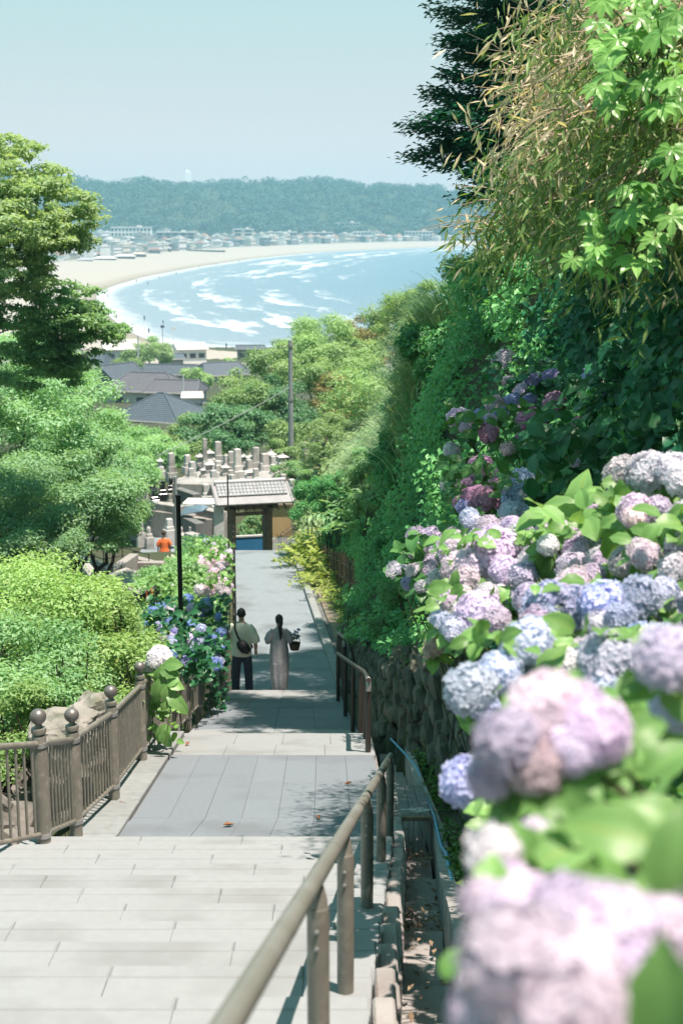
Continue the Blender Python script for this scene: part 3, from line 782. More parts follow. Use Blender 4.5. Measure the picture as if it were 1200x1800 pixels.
tag(leaf_cloud('slope_growth', np.stack([x - RNG.random(n) * .4, y, z + np.clip(lu + .25, 0, 1.2) * RNG.random(n)], 1), np.stack([RNG.normal(-.2, .5, n), RNG.normal(-.3, .5, n), np.full(n, .9)], 1), .22 * (.6 + .8 * RNG.random(n)), .55, M['lf_mid'], rnd=np.clip(.5 + lu * .6 + RNG.normal(size=n) * .2, 0, .99)), kind='stuff')
n = 19000
x, y, z, u = bank_pts(n, 7.5, 16.5, .5, 2.6)
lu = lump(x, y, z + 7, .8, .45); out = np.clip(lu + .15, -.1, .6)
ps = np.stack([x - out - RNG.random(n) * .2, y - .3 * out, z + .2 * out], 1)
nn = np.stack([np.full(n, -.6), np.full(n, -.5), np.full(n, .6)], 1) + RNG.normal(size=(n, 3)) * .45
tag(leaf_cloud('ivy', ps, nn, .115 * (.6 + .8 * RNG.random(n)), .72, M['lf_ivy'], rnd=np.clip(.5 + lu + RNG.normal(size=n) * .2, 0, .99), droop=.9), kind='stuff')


def blades(name, roots, lean, length, width, mat, seg=5, curl=1.2):
    """arching grass blades from root points"""
    n = len(roots); roots = np.asarray(roots, float); lean = np.asarray(lean, float); L_ = np.asarray(length, float)
    az = np.arctan2(lean[:, 1], lean[:, 0]); a0 = .15 + .35 * RNG.random(n); cu = curl * (.6 + .8 * RNG.random(n))
    p = roots.copy(); rows = []; side = np.stack([-np.sin(az), np.cos(az), np.zeros(n)], 1)
    for i in range(seg + 1):
        w = width * (1 - (i / seg) ** 1.6) + .001; rows += [p - side * w, p + side * w]
        a = a0 + cu * (i / seg) * 1.5; st = L_ / seg
        p = p + np.stack([np.sin(a) * np.cos(az), np.sin(a) * np.sin(az), np.cos(a)], 1) * st[:, None]
    v = np.stack(rows, 1).reshape(-1, 3); k = 2 * (seg + 1); b = np.arange(n)[:, None] * k
    f = np.concatenate([np.concatenate([b + 2 * i, b + 2 * i + 1, b + 2 * i + 3, b + 2 * i + 2], 1) for i in range(seg)], 1).reshape(-1)
    me_ = np_mesh(name, v, f, np.arange(n * seg) * 4, np.full(n * seg, 4), {'rnd': np.repeat(RNG.random(n), k)}, mat)
    return obj_from_mesh(name, me_)


rt, ln, le = [], [], []
for _ in range(11000):
    y = random.uniform(26, 48); cpv, hw, s1 = float(interp(CAP, y)), float(interp(HW, y)), float(interp(S1, y))
    st = s1 + max(0, (cpv - hw - s1)) / float(interp(SLP, y))
    s = st + random.gauss(-.15, .25) if random.random() < .8 else s1 + (st - s1) * random.uniform(.6, 1); x = xw(y) + .2 + s
    if mnoise.noise(Vector((x * .8, y * .7, 2))) < -.18 or (y < 22 and random.random() < .6): continue
    rt.append((x - random.uniform(.1, .5), y, zg(x, y) + random.uniform(0, .4))); le.append((-1 + random.gauss(0, .5), -.25 + random.gauss(0, .6))); ln.append(random.uniform(.6, 1.4) * (1 if y < 31 else .85))
tag(blades('silver_grass', rt, le, ln, .017, M['lf_grass']), kind='stuff')

# yellow-green fern-like shrubs below the bank by the verge
def frond_shrub(p, r, nf, label, mat, group):
    root = thing('leafy_shrub', p, label, 'shrub', group); p = Vector(p)
    ps, ns, ds = [], [], []; mbt = MB()
    for k in range(nf):
        a = random.uniform(0, 2 * math.pi); Lf = r * random.uniform(.7, 1.25); el = random.uniform(.5, 1.35); pts = []
        q = p + Vector((random.gauss(0, r * .25), random.gauss(0, r * .25), 0)); d = Vector((math.cos(a) * math.cos(el), math.sin(a) * math.cos(el), math.sin(el)))
        for i in range(13):
            pts.append(q.copy()); q = q + d * Lf / 12; d = (d + Vector((0, 0, -.085))).normalized()
            if i > 1:
                sd = d.cross(Vector((0, 0, 1))).normalized()
                for s in (-1, 1):
                    ps.append(q); ns.append(Vector((random.gauss(0, .3), random.gauss(0, .3), 1))); ds.append(sd * s + d * .55 + Vector((0, 0, -.1)))
        mbt.tube(pts[::3], [.008, .007, .005, .003, .002][:len(pts[::3])], 4, cap=False)
    mbt.build('stem', M['stem'], root)
    leaf_cloud('foliage', [tuple(v) for v in ps], [tuple(v) for v in ns], r * .26 * (.6 + .6 * RNG.random(len(ps))), .34, mat, dirv=np.array([tuple(v) for v in ds]), parent=root)


FERN = [(-1.15, 48.8, 1.0), (-.8, 46.2, 1.15), (-.5, 43.8, 1.1), (-.15, 41.2, 1.0), (.15, 38.6, .85), (.12, 36.8, .5), (-.2, 39.8, .5), (.2, 34.8, .45), (-1.5, 51.5, 1.0), (.75, 42.5, 1.3)]
for i, (x, y, r) in enumerate(FERN):
    frond_shrub((x, y, zg(x, y) - .05), r, 26, ['bright lime shrub of feathery fronds nearest the gate', 'bright lime feathery shrub between path and green bank', 'yellow green frond shrub beside the top of the verge', 'lime frond shrub leaning over the picket fence', 'pale lime frond shrub before the dark bank',
                'low lime fronds spilling onto the sandy verge', 'small lime fern at the verge edge', 'lowest lime fern above the stone wall end', 'lime shrub pressed against the gate side fence', 'tall lime plume shrub high behind the picket fence'][i], M['lf_lime'] if i != 9 else M['lf_left2'], 'lime fronds along the verge')

# dark bamboo picket fence on the bank
pk = [P(566, 978, 47), P(602, 998, 40.5), P(640, 1022, 34.5), P(693, 1054, 29)]
pf = thing('picket_fence', (pk[1].x, pk[1].y, pk[1].z - .4), 'dark brown bamboo picket fence among shrubs on the bank', 'fence')
BP = MB().tube([(0, 0, 0), (0, 0, .95)], .032, 6).mesh('picket', M['bamboo'])
for i in range(52):
    u = i / 51 * 3; k = min(2, int(u)); p = pk[k].lerp(pk[k + 1], u - k); put('picket', BP, pf, (p.x, p.y, p.z - .55 + random.uniform(-.05, .05)), Quaternion((0, 1, 0), random.gauss(0, .03)), (1, 1, random.uniform(.92, 1.06)))
for h_ in (-.25, .15):
    m_ = MB(); m_.tube([(q.x, q.y - .04, q.z + h_) for q in pk], .02, 6); m_.build('cross_pole', M['bamboo'], pf)

def mound(name, clumps, n, leaf, mat, label, cat='shrub', group=None, ratio=.5, per=10, frac=.36, stemmat='bark', flat=.75, up=1.0):
    cx_, cy_, cz = clumps[0][:3]; zb = min(zg(cx_, cy_), cz - .1)
    root = thing(name, (cx_, cy_, zb), label, cat, group)
    mbt = MB()
    for c in clumps:
        for _ in range(4): limb(mbt, (c[0] + random.uniform(-.3, .3) * c[3], c[1] + random.uniform(-.3, .3) * c[4], min(zg(c[0], c[1]), c[2]) - .05), (c[0] + random.uniform(-.6, .6) * c[3], c[1] + random.uniform(-.6, .6) * c[4], c[2] + c[5] * .5), .025, .008, .08, 5, 3)
    mbt.build('branches' if False else 'stem', M[stemmat], root)
    cl = sub_clumps(clumps, per, frac, flat); pos, nr, k = clump_points(cl, n, .35, up)
    tone = RNG.random(len(cl)) * .5; leaf_cloud('foliage', pos, nr, leaf * (.65 + .7 * RNG.random(n)), ratio, mat, rnd=np.clip(tone[k] + RNG.random(n) * .5, 0, .999), parent=root)
    return root


def clump_at(px, py, t, rx, ry, rz): p = P(px, py, t); return (p.x, p.y, p.z, rx, ry, rz)


for i, (px, py, t, r, mt) in enumerate(((600, 850, 46, .55, 'lf_face'), (655, 800, 42, .5, 'lf_left2'), (705, 735, 37, .5, 'lf_face'), (640, 880, 41, .45, 'lf_left2'), (730, 690, 32, .6, 'lf_face'), (700, 800, 30, .7, 'lf_face'), (760, 620, 26, .7, 'lf_face'), (660, 850, 34, .7, 'lf_left2'))):  # leaf colour picked brighter on the lit slope, darker in the shade
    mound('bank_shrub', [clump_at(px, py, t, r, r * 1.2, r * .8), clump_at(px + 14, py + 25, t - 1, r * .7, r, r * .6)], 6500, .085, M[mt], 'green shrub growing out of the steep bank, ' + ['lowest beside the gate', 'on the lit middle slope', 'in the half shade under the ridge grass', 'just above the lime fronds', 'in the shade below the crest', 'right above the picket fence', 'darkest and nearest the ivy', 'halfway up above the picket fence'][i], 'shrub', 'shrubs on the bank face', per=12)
for i in range(9):
    for lv in range(2):
        y = 23.5 + i * 2.6 + lv * 1.2; cpv, hw, s1 = float(interp(CAP, y)), float(interp(HW, y)), float(interp(S1, y)); hgt = hw + s1 + (cpv - hw - s1) * (.62 if lv else .22); s_ = s1 + max(0, hgt - hw - s1) / float(interp(SLP, y))
        if lv == 0 and y > 32: continue
        x = xw(y) + .2 + s_ - .05; z = H - D(y) + hgt; r = random.uniform(.6, .85) * (1 if y < 30 else .6); x += 0 if y < 30 else .25
        mound('bank_shrub', [(x, y, z, r * .65, r * 1.15, r * .8), (x + .1, y + .6, z - r * .6, r * .5, r * .8, r * .6)], 5200, .08, M[random.choice(('lf_face', 'lf_left2', 'lf_azalea') if y > 31 else ('lf_face', 'lf_face', 'lf_azalea'))],  # sunlight on the farther slope put into the brighter leaf choice
              f"rounded leafy shrub on the {'upper' if lv else 'lower'} bank face, {'nearest' if i == 0 else ORD[i] + ' from the nearest'} in its row", 'shrub', 'shrubs on the bank face', per=14)
mound('azalea_bush', [clump_at(640, 1085, 27, .5, 1.3, .45), clump_at(700, 1095, 24, .6, 1.3, .5)], 15000, .05, M['lf_azalea'], 'low dark green clipped shrub on top of the stone wall', 'shrub', 'low shrubs on the wall')
mound('azalea_bush', [clump_at(735, 1060, 22, .6, 1.2, .55), clump_at(755, 1120, 19.5, .45, 1.0, .4)], 13000, .05, M['lf_azalea'], 'dark clipped shrub beside the overhanging hydrangeas', 'shrub', 'low shrubs on the wall')
mound('azalea_bush', [clump_at(712, 968, 28.5, .6, 1.4, .75), clump_at(690, 930, 33.5, .5, 1.2, .6)], 14000, .07, M['lf_face'], 'shaded green shrub behind the bamboo picket fence', 'shrub', 'low shrubs on the wall')
mound('azalea_bush', [clump_at(552, 885, 49, .7, 1.0, .8), clump_at(580, 860, 47, .7, 1.0, .8)], 12000, .08, M['lf_face'], 'dark green shrub on the bank just right of the gate', 'shrub', 'low shrubs on the wall')
mound('ridge_bush', [clump_at(725, 548, 64, 1.6, 2.2, 1.2), clump_at(692, 562, 66, 1.2, 1.8, .9), clump_at(765, 530, 62, 1.5, 2, 1.3)], 17000, .11, M['lf_bush'], 'bright green bush on the crest of the bank against the sea', 'bush')
mound('ridge_bush', [clump_at(840, 492, 25, .55, 1.8, .55), clump_at(880, 495, 22.5, .75, 1.8, .75), clump_at(930, 520, 20, .9, 1.5, .9)], 26000, .07, M['lf_face'], 'dense dark green crest bush below the bamboo', 'bush')

# overhanging dark trees, bamboo thicket and fatsia at the top of the bank
def sprays(tips, base, n, leaf, mat, name, label, cat, ratio=.45, group=None, flat=.28, bark='bark', width=.55, droop=.6, off=()):
    base = Vector(base); root = thing(name, base, label, cat, group); mbt = MB(); top = base + Vector((-.2, 0, 3.0)); limb(mbt, base - Vector((0, 0, .4)), top, .16, .11, .03, 8)
    ps, ns, ds, tn = [], [], [], []
    per = n // len(tips)
    for (tx, ty, tz) in tips:
        a = base.lerp(top, random.uniform(.4, 1)); tip = Vector((tx, ty, tz)); pts = limb(mbt, a, tip, .045, .008, .07, 5, 6); tone = random.random() * .45
        for _ in range(per):
            u = random.uniform(.42, 1.04) ; k = min(5, int(u * 6)); k = min(k, len(pts) - 2); q = pts[k].lerp(pts[k + 1], u * 6 - k); w = width * (1.15 - u * .75)
            o_ = Vector((random.gauss(0, w), random.gauss(0, w), random.gauss(0, w * flat) - .1 * w)); ps.append(q + o_); ns.append((random.gauss(0, .4), random.gauss(0, .4), 1)); ds.append(o_ * 1.0 + (tip - a).normalized() * .35 + Vector((0, 0, -droop * .35))); tn.append(tone)
    mbt.build('trunk', M[bark], root, smooth=True)
    ps = np.array([tuple(v) for v in ps]); m2 = len(ps)
    leaf_cloud('crown', ps, np.array(ns), leaf * (.65 + .7 * RNG.random(m2)), ratio, mat, dirv=np.array([tuple(v) for v in ds]), rnd=np.clip(np.array(tn) + RNG.random(m2) * .55, 0, .999), parent=root)
    return root


def PT(px, py, t): p = P(px, py, t); return (p.x, p.y, p.z)


tips = [PT(742, 222, 20), PT(748, 272, 20.5), PT(770, 205, 19.5), PT(790, 20, 20.5), PT(800, 70, 20), PT(800, 130, 19.6), PT(775, 160, 20.5), PT(790, 290, 20), PT(835, 300, 19.3), PT(850, 60, 19.5), PT(840, 180, 19.8), PT(820, 250, 20.4), PT(870, 320, 19), PT(870, 140, 19.4), PT(830, 100, 21), PT(880, 230, 19.5), PT(860, 0, 20), PT(800, -40, 20.6), PT(830, -90, 21), PT(880, -60, 19.6), PT(835, 345, 19.4), PT(900, 60, 20), PT(910, 290, 19), PT(795, 255, 20.6), PT(815, 20, 21.3), PT(865, -130, 21), PT(845, 245, 19.3), PT(900, 180, 19.2), PT(815, 185, 19.6), PT(850, 110, 20.2), PT(880, 20, 20.5), PT(870, 270, 20)]
sprays(tips, (4.3, 20.5, zg(4.3, 20.5)), 46000, .085, M['lf_maple'], 'maple_tree', 'dark maple with leafy sprays hanging over the sea view', 'tree', .6, 'trees on top of the bank', .35, width=.36)
# unseen trees on the bank top, thin crowns shaped to shade steps and lower path
for i, (bx, by, cl, nl) in enumerate([
    (5.2, 25.0, [(2.5, 23.2, 42.0, 1.3, 1.6, .6), (1.9, 25.4, 42.6, 1.2, 1.5, .6), (3.4, 25.4, 42.8, 1.0, 1.6, .6), (1.0, 26.2, 43.2, .9, 1.2, .5)], 12000),
    (6.0, 20.5, [(2.6, 19.6, 41.2, 1.3, 1.3, .6), (2.2, 21.4, 41.6, 1.3, 1.4, .6), (3.6, 21.0, 41.4, .9, 1.5, .6)], 8500),
    (7.0, 26.0, [(2.2, 27.0, 43.4, 1.3, .9, .6), (3.5, 26.8, 43.6, 1.0, 1.0, .6), (1.3, 24.0, 43.0, .8, 2.0, .5)], 8500)]):
    tree('evergreen_tree', (bx, by, zg(bx, by)), (bx - .6, by, zg(bx, by) + 3), cl, nl, .14, M['lf_maple'], ['dark evergreen behind the maple on the bank top', 'dark evergreen above the bamboo on the bank top', 'tall evergreen highest on the wooded bank'][i], 'trees on top of the bank', per=10)

# bamboo thicket: arching culms with hanging lance leaves
def bamboo(base, culms, label, n_per, leaf, dry=.25, group='bamboo on the bank'):
    base = Vector(base); root = thing('bamboo_thicket', base, label, 'bamboo', group)
    ps, ns, ds, rn = [], [], [], []; k = 0
    for (tx, ty, tz) in culms:
        tip = Vector((tx, ty, tz)); b0 = base + Vector((random.uniform(-.5, .7), random.uniform(-1.2, 1.2), -.2)); mid = b0.lerp(tip, .5) + Vector((0, 0, random.uniform(.7, 1.3)))
        pts = [b0 * (1 - u) ** 2 + mid * 2 * u * (1 - u) + tip * u * u for u in np.linspace(0, 1, 11)]
        isdry = random.random() < dry
        m_ = MB(); m_.tube(pts, [.016 - .0013 * i for i in range(11)], 5); m_.build('culm', M['twig'] if isdry else M['bamboo_l'], root)
        m_ = MB()
        for _ in range(14 if isdry else 4):
            u = random.uniform(.35, 1); i = min(9, int(u * 10)); q = pts[i].lerp(pts[i + 1], u * 10 - i); dd = Vector((random.gauss(-.45, .4), random.gauss(-.3, .5), random.gauss(-.15, .4))).normalized() * random.uniform(.2, .65)
            m_.tube([q, q + dd * .5 + Vector((0, 0, .03)), q + dd], [.006, .004, .0015], 4, cap=False)
        tag(m_.build('twig', M['twig'], root), kind='stuff')
        for _ in range(int(n_per * 2.1 * (.45 if isdry else 1))):
            u = random.uniform(.25, 1.03); i = min(9, int(u * 10)); q = pts[i].lerp(pts[i + 1], u * 10 - i)
            q = q + Vector((max(-.3, min(.4, random.gauss(0, .2))), random.gauss(0, .2), max(-.45, min(.25, random.gauss(-.08, .17))))); ps.append(tuple(q)); ns.append((random.gauss(-.5, .6), random.gauss(-.5, .6), random.gauss(.3, .4)))
            ds.append((random.gauss(-.35, .5), random.gauss(-.2, .5), -random.uniform(.3, 1.1))); rn.append(min(.999, (.8 if isdry else .0) + random.random() * (.2 if isdry else .76) + (.2 if random.random() < .12 else 0)))
    leaf_cloud('foliage', ps, ns, leaf * (.6 + .7 * RNG.random(len(ps))), .17, M['lf_bamboo'], dirv=np.array(ds), rnd=np.array(rn), parent=root, fold=.1)
    return root


c1 = [PT(random.uniform(890, 1110), random.uniform(-30, 250), random.uniform(8.8, 10.8)) for _ in range(26)]
bamboo((3.2, 10.2, zg(3.2, 10.2)), c1, 'pale dry topped bamboo hanging from the upper right bank', 150, .13, .75)
c2 = [PT(random.uniform(960, 1200), random.uniform(180, 470), random.uniform(8.6, 10.5)) for _ in range(26)]
bamboo((3.0, 9.6, zg(3.0, 9.6)), c2, 'dense hanging green bamboo right behind the hand shaped leaves', 170, .13, .12)
c3 = [PT(random.uniform(825, 970), random.uniform(250, 450), random.uniform(11.5, 14)) for _ in range(26)]
bamboo((3.4, 12.8, zg(3.4, 12.8)), c3, 'bamboo sprays hanging lowest over the crest toward the sea', 150, .14, .2)
c4 = [PT(random.uniform(860, 1000), random.uniform(40, 330), random.uniform(10.5, 12.5)) for _ in range(18)]
bamboo((3.5, 11.6, zg(3.5, 11.6)), c4, 'brownish drooping bamboo beside the dark maple', 130, .14, .7)

# fatsia: large hand-shaped leaves, each its own piece
def fatsia_mesh(nl=7):
    v, f, r_ = [(0, 0, 0)], [], []
    for k in range(nl):
        a = (k - (nl - 1) / 2) * R(300 / nl) ; L_ = 1.0 - .28 * abs(k - (nl - 1) / 2) / ((nl - 1) / 2); d = (math.sin(a), math.cos(a)); s = (math.cos(a), -math.sin(a)); b = len(v)
        for u, w, dz in ((.32, .10, .02), (.6, .17, -.03), (.82, .10, -.09), (1.0, .0, -.18)):
            for sg in ((-1, 0, 1) if w else (0,)):
                v.append((d[0] * u * L_ + s[0] * w * sg, d[1] * u * L_ + s[1] * w * sg, dz + (.035 * abs(sg)) - .02))
        f += [(0, b + 1, b), (0, b + 2, b + 1)]
        for i in range(2):
            q = b + i * 3; f += [(q, q + 1, q + 4, q + 3), (q + 1, q + 2, q + 5, q + 4)]
        f += [(b + 6, b + 7, b + 9), (b + 7, b + 8, b + 9)]
    me_ = bpy.data.meshes.new('fatsia_leaf'); me_.from_pydata(v, [], f); me_.materials.append(M['lf_fatsia'])
    a = me_.attributes.new('rnd', 'FLOAT', 'POINT'); t0 = random.random(); a.data.foreach_set('value', [min(.99, max(0, t0 + random.uniform(-.15, .15))) for _ in v]); me_.update(); return me_


FM = [fatsia_mesh(random.choice((7, 7, 8, 9))) for _ in range(7)]
def q_from(n_, twist):
    n_ = Vector(n_).normalized(); return n_.to_track_quat('Z', 'Y') @ Quaternion((0, 0, 1), twist)


def fatsia(base, spots, label, group='fatsia plants on the bank'):
    base = Vector(base); root = thing('fatsia_plant', base, label, 'plant', group); m_ = MB()
    pp = [Vector(PT(*q[:3])) for q in spots]; cen = sum(pp, Vector()) / len(pp) + Vector((.25, .45, -.1)); m_.tube([base, base.lerp(cen, .5) + Vector((.1, .1, .1)), cen], [.02, .016, .012], 6)
    for (px, py, t, sz) in spots:
        p = Vector(PT(px, py, t)); q = q_from((random.gauss(-.25, .3), random.gauss(-.55, .25), random.uniform(.5, 1)), math.pi + random.gauss(0, .5)); put('leaf', random.choice(FM), root, p, q, sz * 1.05)
        s = cen.lerp(p, .25) + Vector((random.gauss(0, .1), .1, random.gauss(0, .1))); mid = s.lerp(p, .6) + Vector((0, 0, .05)); m_.tube([s, mid, p], [.007, .005, .003], 5, cap=False)
    m_.build('stem', M['stem'], root, True)


fatsia((2.5, 8.2, zg(2.5, 8.2) + .6), [(1075, 125, 7.6, .17), (1060, 75, 7.9, .13), (1160, 60, 7.4, .15), (1120, 30, 7.7, .13), (1185, 140, 7.3, .14), (1050, 40, 8, .12), (1090, 110, 8.1, .12), (1130, 150, 7.6, .12), (1190, 20, 7.5, .15)] +
       [(random.uniform(1045, 1210), random.uniform(-30, 190), random.uniform(7.5, 8.6), random.uniform(.09, .15)) for _ in range(46)], 'sunlit hand shaped fatsia leaves in the upper right corner')
fatsia((2.4, 8.3, zg(2.4, 8.3)), [(1118, 455, 7.8, .17), (1048, 450, 8.0, .13), (1180, 380, 7.6, .14), (1150, 420, 7.7, .13), (1095, 400, 7.9, .13), (1120, 360, 7.9, .11), (1185, 290, 7.7, .13), (1060, 420, 8, .11), (1165, 330, 7.8, .12)] +
       [(1030 + 170 * u + random.gauss(0, 22), 450 - 190 * u + random.gauss(0, 30), random.uniform(7.6, 8.2), random.uniform(.08, .13)) for u in np.linspace(0, 1, 34)], 'drooping fatsia branch with large green hand shaped leaves below the bamboo')

# ------------------------------------------------------------------ hydrangeas
def bloom_mesh(n, flat=.82, low=-.35, fl=.30):
    v, f, r_ = [], [], []
    for i in range(n):
        zz = 1 - (1 - low) * (i + .5) / n; a = i * 2.39996; q = math.sqrt(max(0, 1 - zz * zz)); d = Vector((q * math.cos(a), q * math.sin(a), zz))
        d = (d + Vector((random.gauss(0, .07), random.gauss(0, .07), random.gauss(0, .07)))).normalized(); c = Vector((d.x, d.y, d.z * flat)) * random.uniform(.84, 1.04)
        nn = (d + Vector((random.gauss(0, .22), random.gauss(0, .22), random.gauss(0, .22)))).normalized(); t1 = nn.orthogonal().normalized(); a0 = random.uniform(0, 6.28); t1 = Quaternion(nn, a0) @ t1; t2 = nn.cross(t1)
        tone = random.random(); s = fl * random.uniform(.8, 1.15)
        for k in range(4):
            u = t1 * math.cos(k * math.pi / 2) + t2 * math.sin(k * math.pi / 2); w = nn.cross(u); b = len(v)
            v += [c, c + u * s * .55 + w * s * .40 + nn * s * .16, c + u * s * .98 + w * s * .16 + nn * s * .10, c + u * s * .98 - w * s * .16 + nn * s * .10, c + u * s * .55 - w * s * .40 + nn * s * .16]
            r_ += [max(0, tone * .6)] + [min(.99, tone * .6 + .3 + .1 * random.random())] * 4
            f += [(b, b + 1, b + 2, b + 3), (b, b + 3, b + 4)]
    b = len(v); k = 8
    for i in range(5):
        zz = -.6 + 1.5 * i / 4 * .95; q = math.sqrt(max(.02, .8 - zz * zz)) * .9
        for j in range(k): v.append((q * math.cos(j * 6.283 / k), q * math.sin(j * 6.283 / k), zz * flat * .93)); r_.append(.05)
    for i in range(4):
        for j in range(k): f.append((b + i * k + j, b + i * k + (j + 1) % k, b + (i + 1) * k + (j + 1) % k, b + (i + 1) * k + j))
    f.append(tuple(b + 4 * k + j for j in range(k)))
    me_ = bpy.data.meshes.new('bloom'); me_.from_pydata([tuple(x) for x in v], [], f); me_.materials.append(M['petal'])
    at = me_.attributes.new('rnd', 'FLOAT', 'POINT'); at.data.foreach_set('value', r_); me_.update(); return me_


BLM = [bloom_mesh(random.randint(85, 105), random.uniform(.68, .88)) for _ in range(6)]
BLF = [bloom_mesh(random.randint(44, 56), random.uniform(.38, .5), .0, .33) for _ in range(4)]     # flat lace heads
BLS = [bloom_mesh(40, .8, -.25, .4) for _ in range(3)]                                            # small in the picture


def hleaf_mesh(mat, seg=6, wide=.36):
    """broad leaf one unit long: folded along the midrib, arched, toothed edge"""
    v, f, r_ = [], [], []; arch = random.uniform(.12, .34); fold = random.uniform(.10, .24); wav = random.uniform(0, 6); tone = random.random() * .5
    for i in range(seg + 1):
        u = i / seg; w = wide * (math.sin(math.pi * min(1, u * .93 + .07) ** .85) ** .8) * (1 - .12 * (i % 2)) if i < seg else .005
        z = -arch * (u - .3) ** 2 * 1.6; wz = .025 * math.sin(wav + i * 1.9)
        v += [(-w, u, z + fold * w + wz), (-w * .5, u, z + fold * w * .62), (0, u, z), (w * .5, u, z + fold * w * .62), (w, u, z + fold * w - wz)]
        r_ += [tone + .35, tone + .15, tone + .5, tone + .15, tone + .35]
    for i in range(seg):
        for j in range(4): f.append((i * 5 + j, i * 5 + j + 1, i * 5 + 6 + j, i * 5 + 5 + j))
    me_ = bpy.data.meshes.new('hydrangea_leaf'); me_.from_pydata(v, [], f); me_.materials.append(mat)
    a = me_.attributes.new('rnd', 'FLOAT', 'POINT'); a.data.foreach_set('value', [min(.99, x) for x in r_]); me_.polygons.foreach_set('use_smooth', [True] * len(f)); me_.update(); return me_


HL = {'b': [hleaf_mesh(M['lf_hyd']) for _ in range(7)], 'm': [hleaf_mesh(M['lf_hyd_m']) for _ in range(6)], 'd': [hleaf_mesh(M['lf_hyd_d'], 4) for _ in range(5)]}  # leaf copies for sun, half shade and shade, the light kept in their colour
COL = {'L': (.74, .66, .80), 'B': (.54, .59, .78), 'W': (.74, .70, .76), 'P': (.70, .44, .62), 'M': (.70, .61, .75), 'N': (.76, .67, .76), 'C': (.80, .68, .58), 'V': (.44, .46, .74), 'I': (.66, .70, .84), 'K': (.80, .68, .74), 'S': (.50, .62, .78), 'U': (.30, .44, .74)}


def leaf_quat(d, n_):
    """leaf length along d, upper side towards n_"""
    y_ = Vector(d).normalized(); n_ = Vector(n_); z_ = (n_ - y_ * n_.dot(y_))
    if z_.length < 1e-3: z_ = y_.orthogonal()
    z_.normalize(); x_ = y_.cross(z_); return Matrix((x_, y_, z_)).transposed().to_quaternion()


def hydrangea(base, blooms, label, group, shade='b', leaf=.12, fill=0, fillbox=None, per=4, small=False, face=(-.35, -.55, .75), extra=(), more=None):
    """blooms: (photo x, photo y, width in photo pixels, colour, distance[, flat])"""
    base = Vector(base); root = thing('hydrangea_bush', base, label, 'hydrangea', group); nl = 0; face = Vector(face).normalized(); pts = []; blooms = list(blooms)
    if more:
        n_, x0, y0, x1, y1, t0, t1, wa, wb_, cs = more
        for _ in range(n_):
            u, w = random.random(), random.random(); blooms.append((x0 + (x1 - x0) * u, y0 + (y1 - y0) * w, random.uniform(wa, wb_), random.choice(cs), t0 + (t1 - t0) * w) + ((1,) if random.random() < .3 else ()))
    for bl in blooms:
        px, py, w, c, t = bl[:5]; flat = len(bl) > 5; p = P(px, py, t); r_ = w * t / 2500 / 2 * (.94 if t < 3 else 1.04)
        me_ = random.choice(BLF if flat else (BLS if small else BLM)); cc = COL[c]; k = random.uniform(.9, 1.08); cc = tuple(min(1, x * k * random.uniform(.96, 1.04)) for x in cc)
        up = (face + Vector((random.gauss(0, .22), random.gauss(0, .22), random.gauss(0, .15)))).normalized()
        o = put('bloom', me_, root, p - up * r_ * .25, q_from(up, random.uniform(0, 6)), r_, cc); pts.append((p, up, r_))
        s = base.lerp(p, .25) + Vector((random.gauss(0, .08), random.gauss(0, .08), 0)); e = p - up * r_ * .8
        m_ = MB(); m_.tube([base + Vector((0, 0, -.05)), s, s.lerp(e, .6) + Vector((0, 0, .03)), e], [.007, .006, .005, .004], 5, cap=False); m_.build('stem', M['stem_d'], root)
        for j in range(per):
            if nl >= 296: break
            a = random.uniform(0, 6.28); t1 = up.orthogonal().normalized(); d = (t1 * math.cos(a) + up.cross(t1) * math.sin(a)) + up * random.uniform(-.15, .35); d.z -= .1
            q = e - up * random.uniform(0, r_ * .9) + Vector((random.gauss(0, r_ * .3), random.gauss(0, r_ * .3), 0))
            put('leaf', random.choice(HL[shade]), root, q, leaf_quat(d, up + Vector((random.gauss(0, .3), random.gauss(0, .3), .3))), leaf * random.uniform(.6, 1.1)); nl += 1
    for ex in extra:                     # leaves that stand out one by one: px, py, t, length, direction in the picture (degrees), tone
        px, py, t, L_, ang = ex[:5]; p = P(px, py, t); d = Vector((math.cos(R(ang)), .25, math.sin(R(ang))))
        put('leaf', random.choice(HL[shade]), root, p - d.normalized() * L_ * .5, leaf_quat(d, face + Vector((random.gauss(0, .15), random.gauss(0, .15), .1))), L_); nl += 1
    if fill and fillbox:
        n_ = 0
        while n_ < fill and nl < 298:
            x0, y0, x1, y1, t0, t1 = fillbox; u, w = random.random(), random.random(); px = x0 + (x1 - x0) * u; py = y0 + (y1 - y0) * w; t = t0 + (t1 - t0) * (1 - w) + random.gauss(0, .12)
            p = P(px, py, t) + Vector((0, .12, -.05)); d = Vector((random.gauss(-.2, .8), random.gauss(-.3, .6), random.gauss(0, .45)))
            put('leaf', random.choice(HL[shade]), root, p, leaf_quat(d, face + Vector((random.gauss(0, .4), random.gauss(0, .4), random.gauss(0, .3)))), leaf * random.uniform(.6, 1.1)); n_ += 1; nl += 1
    return root


def near_base(x, y): return (x, y, zg(x, y) - .03)


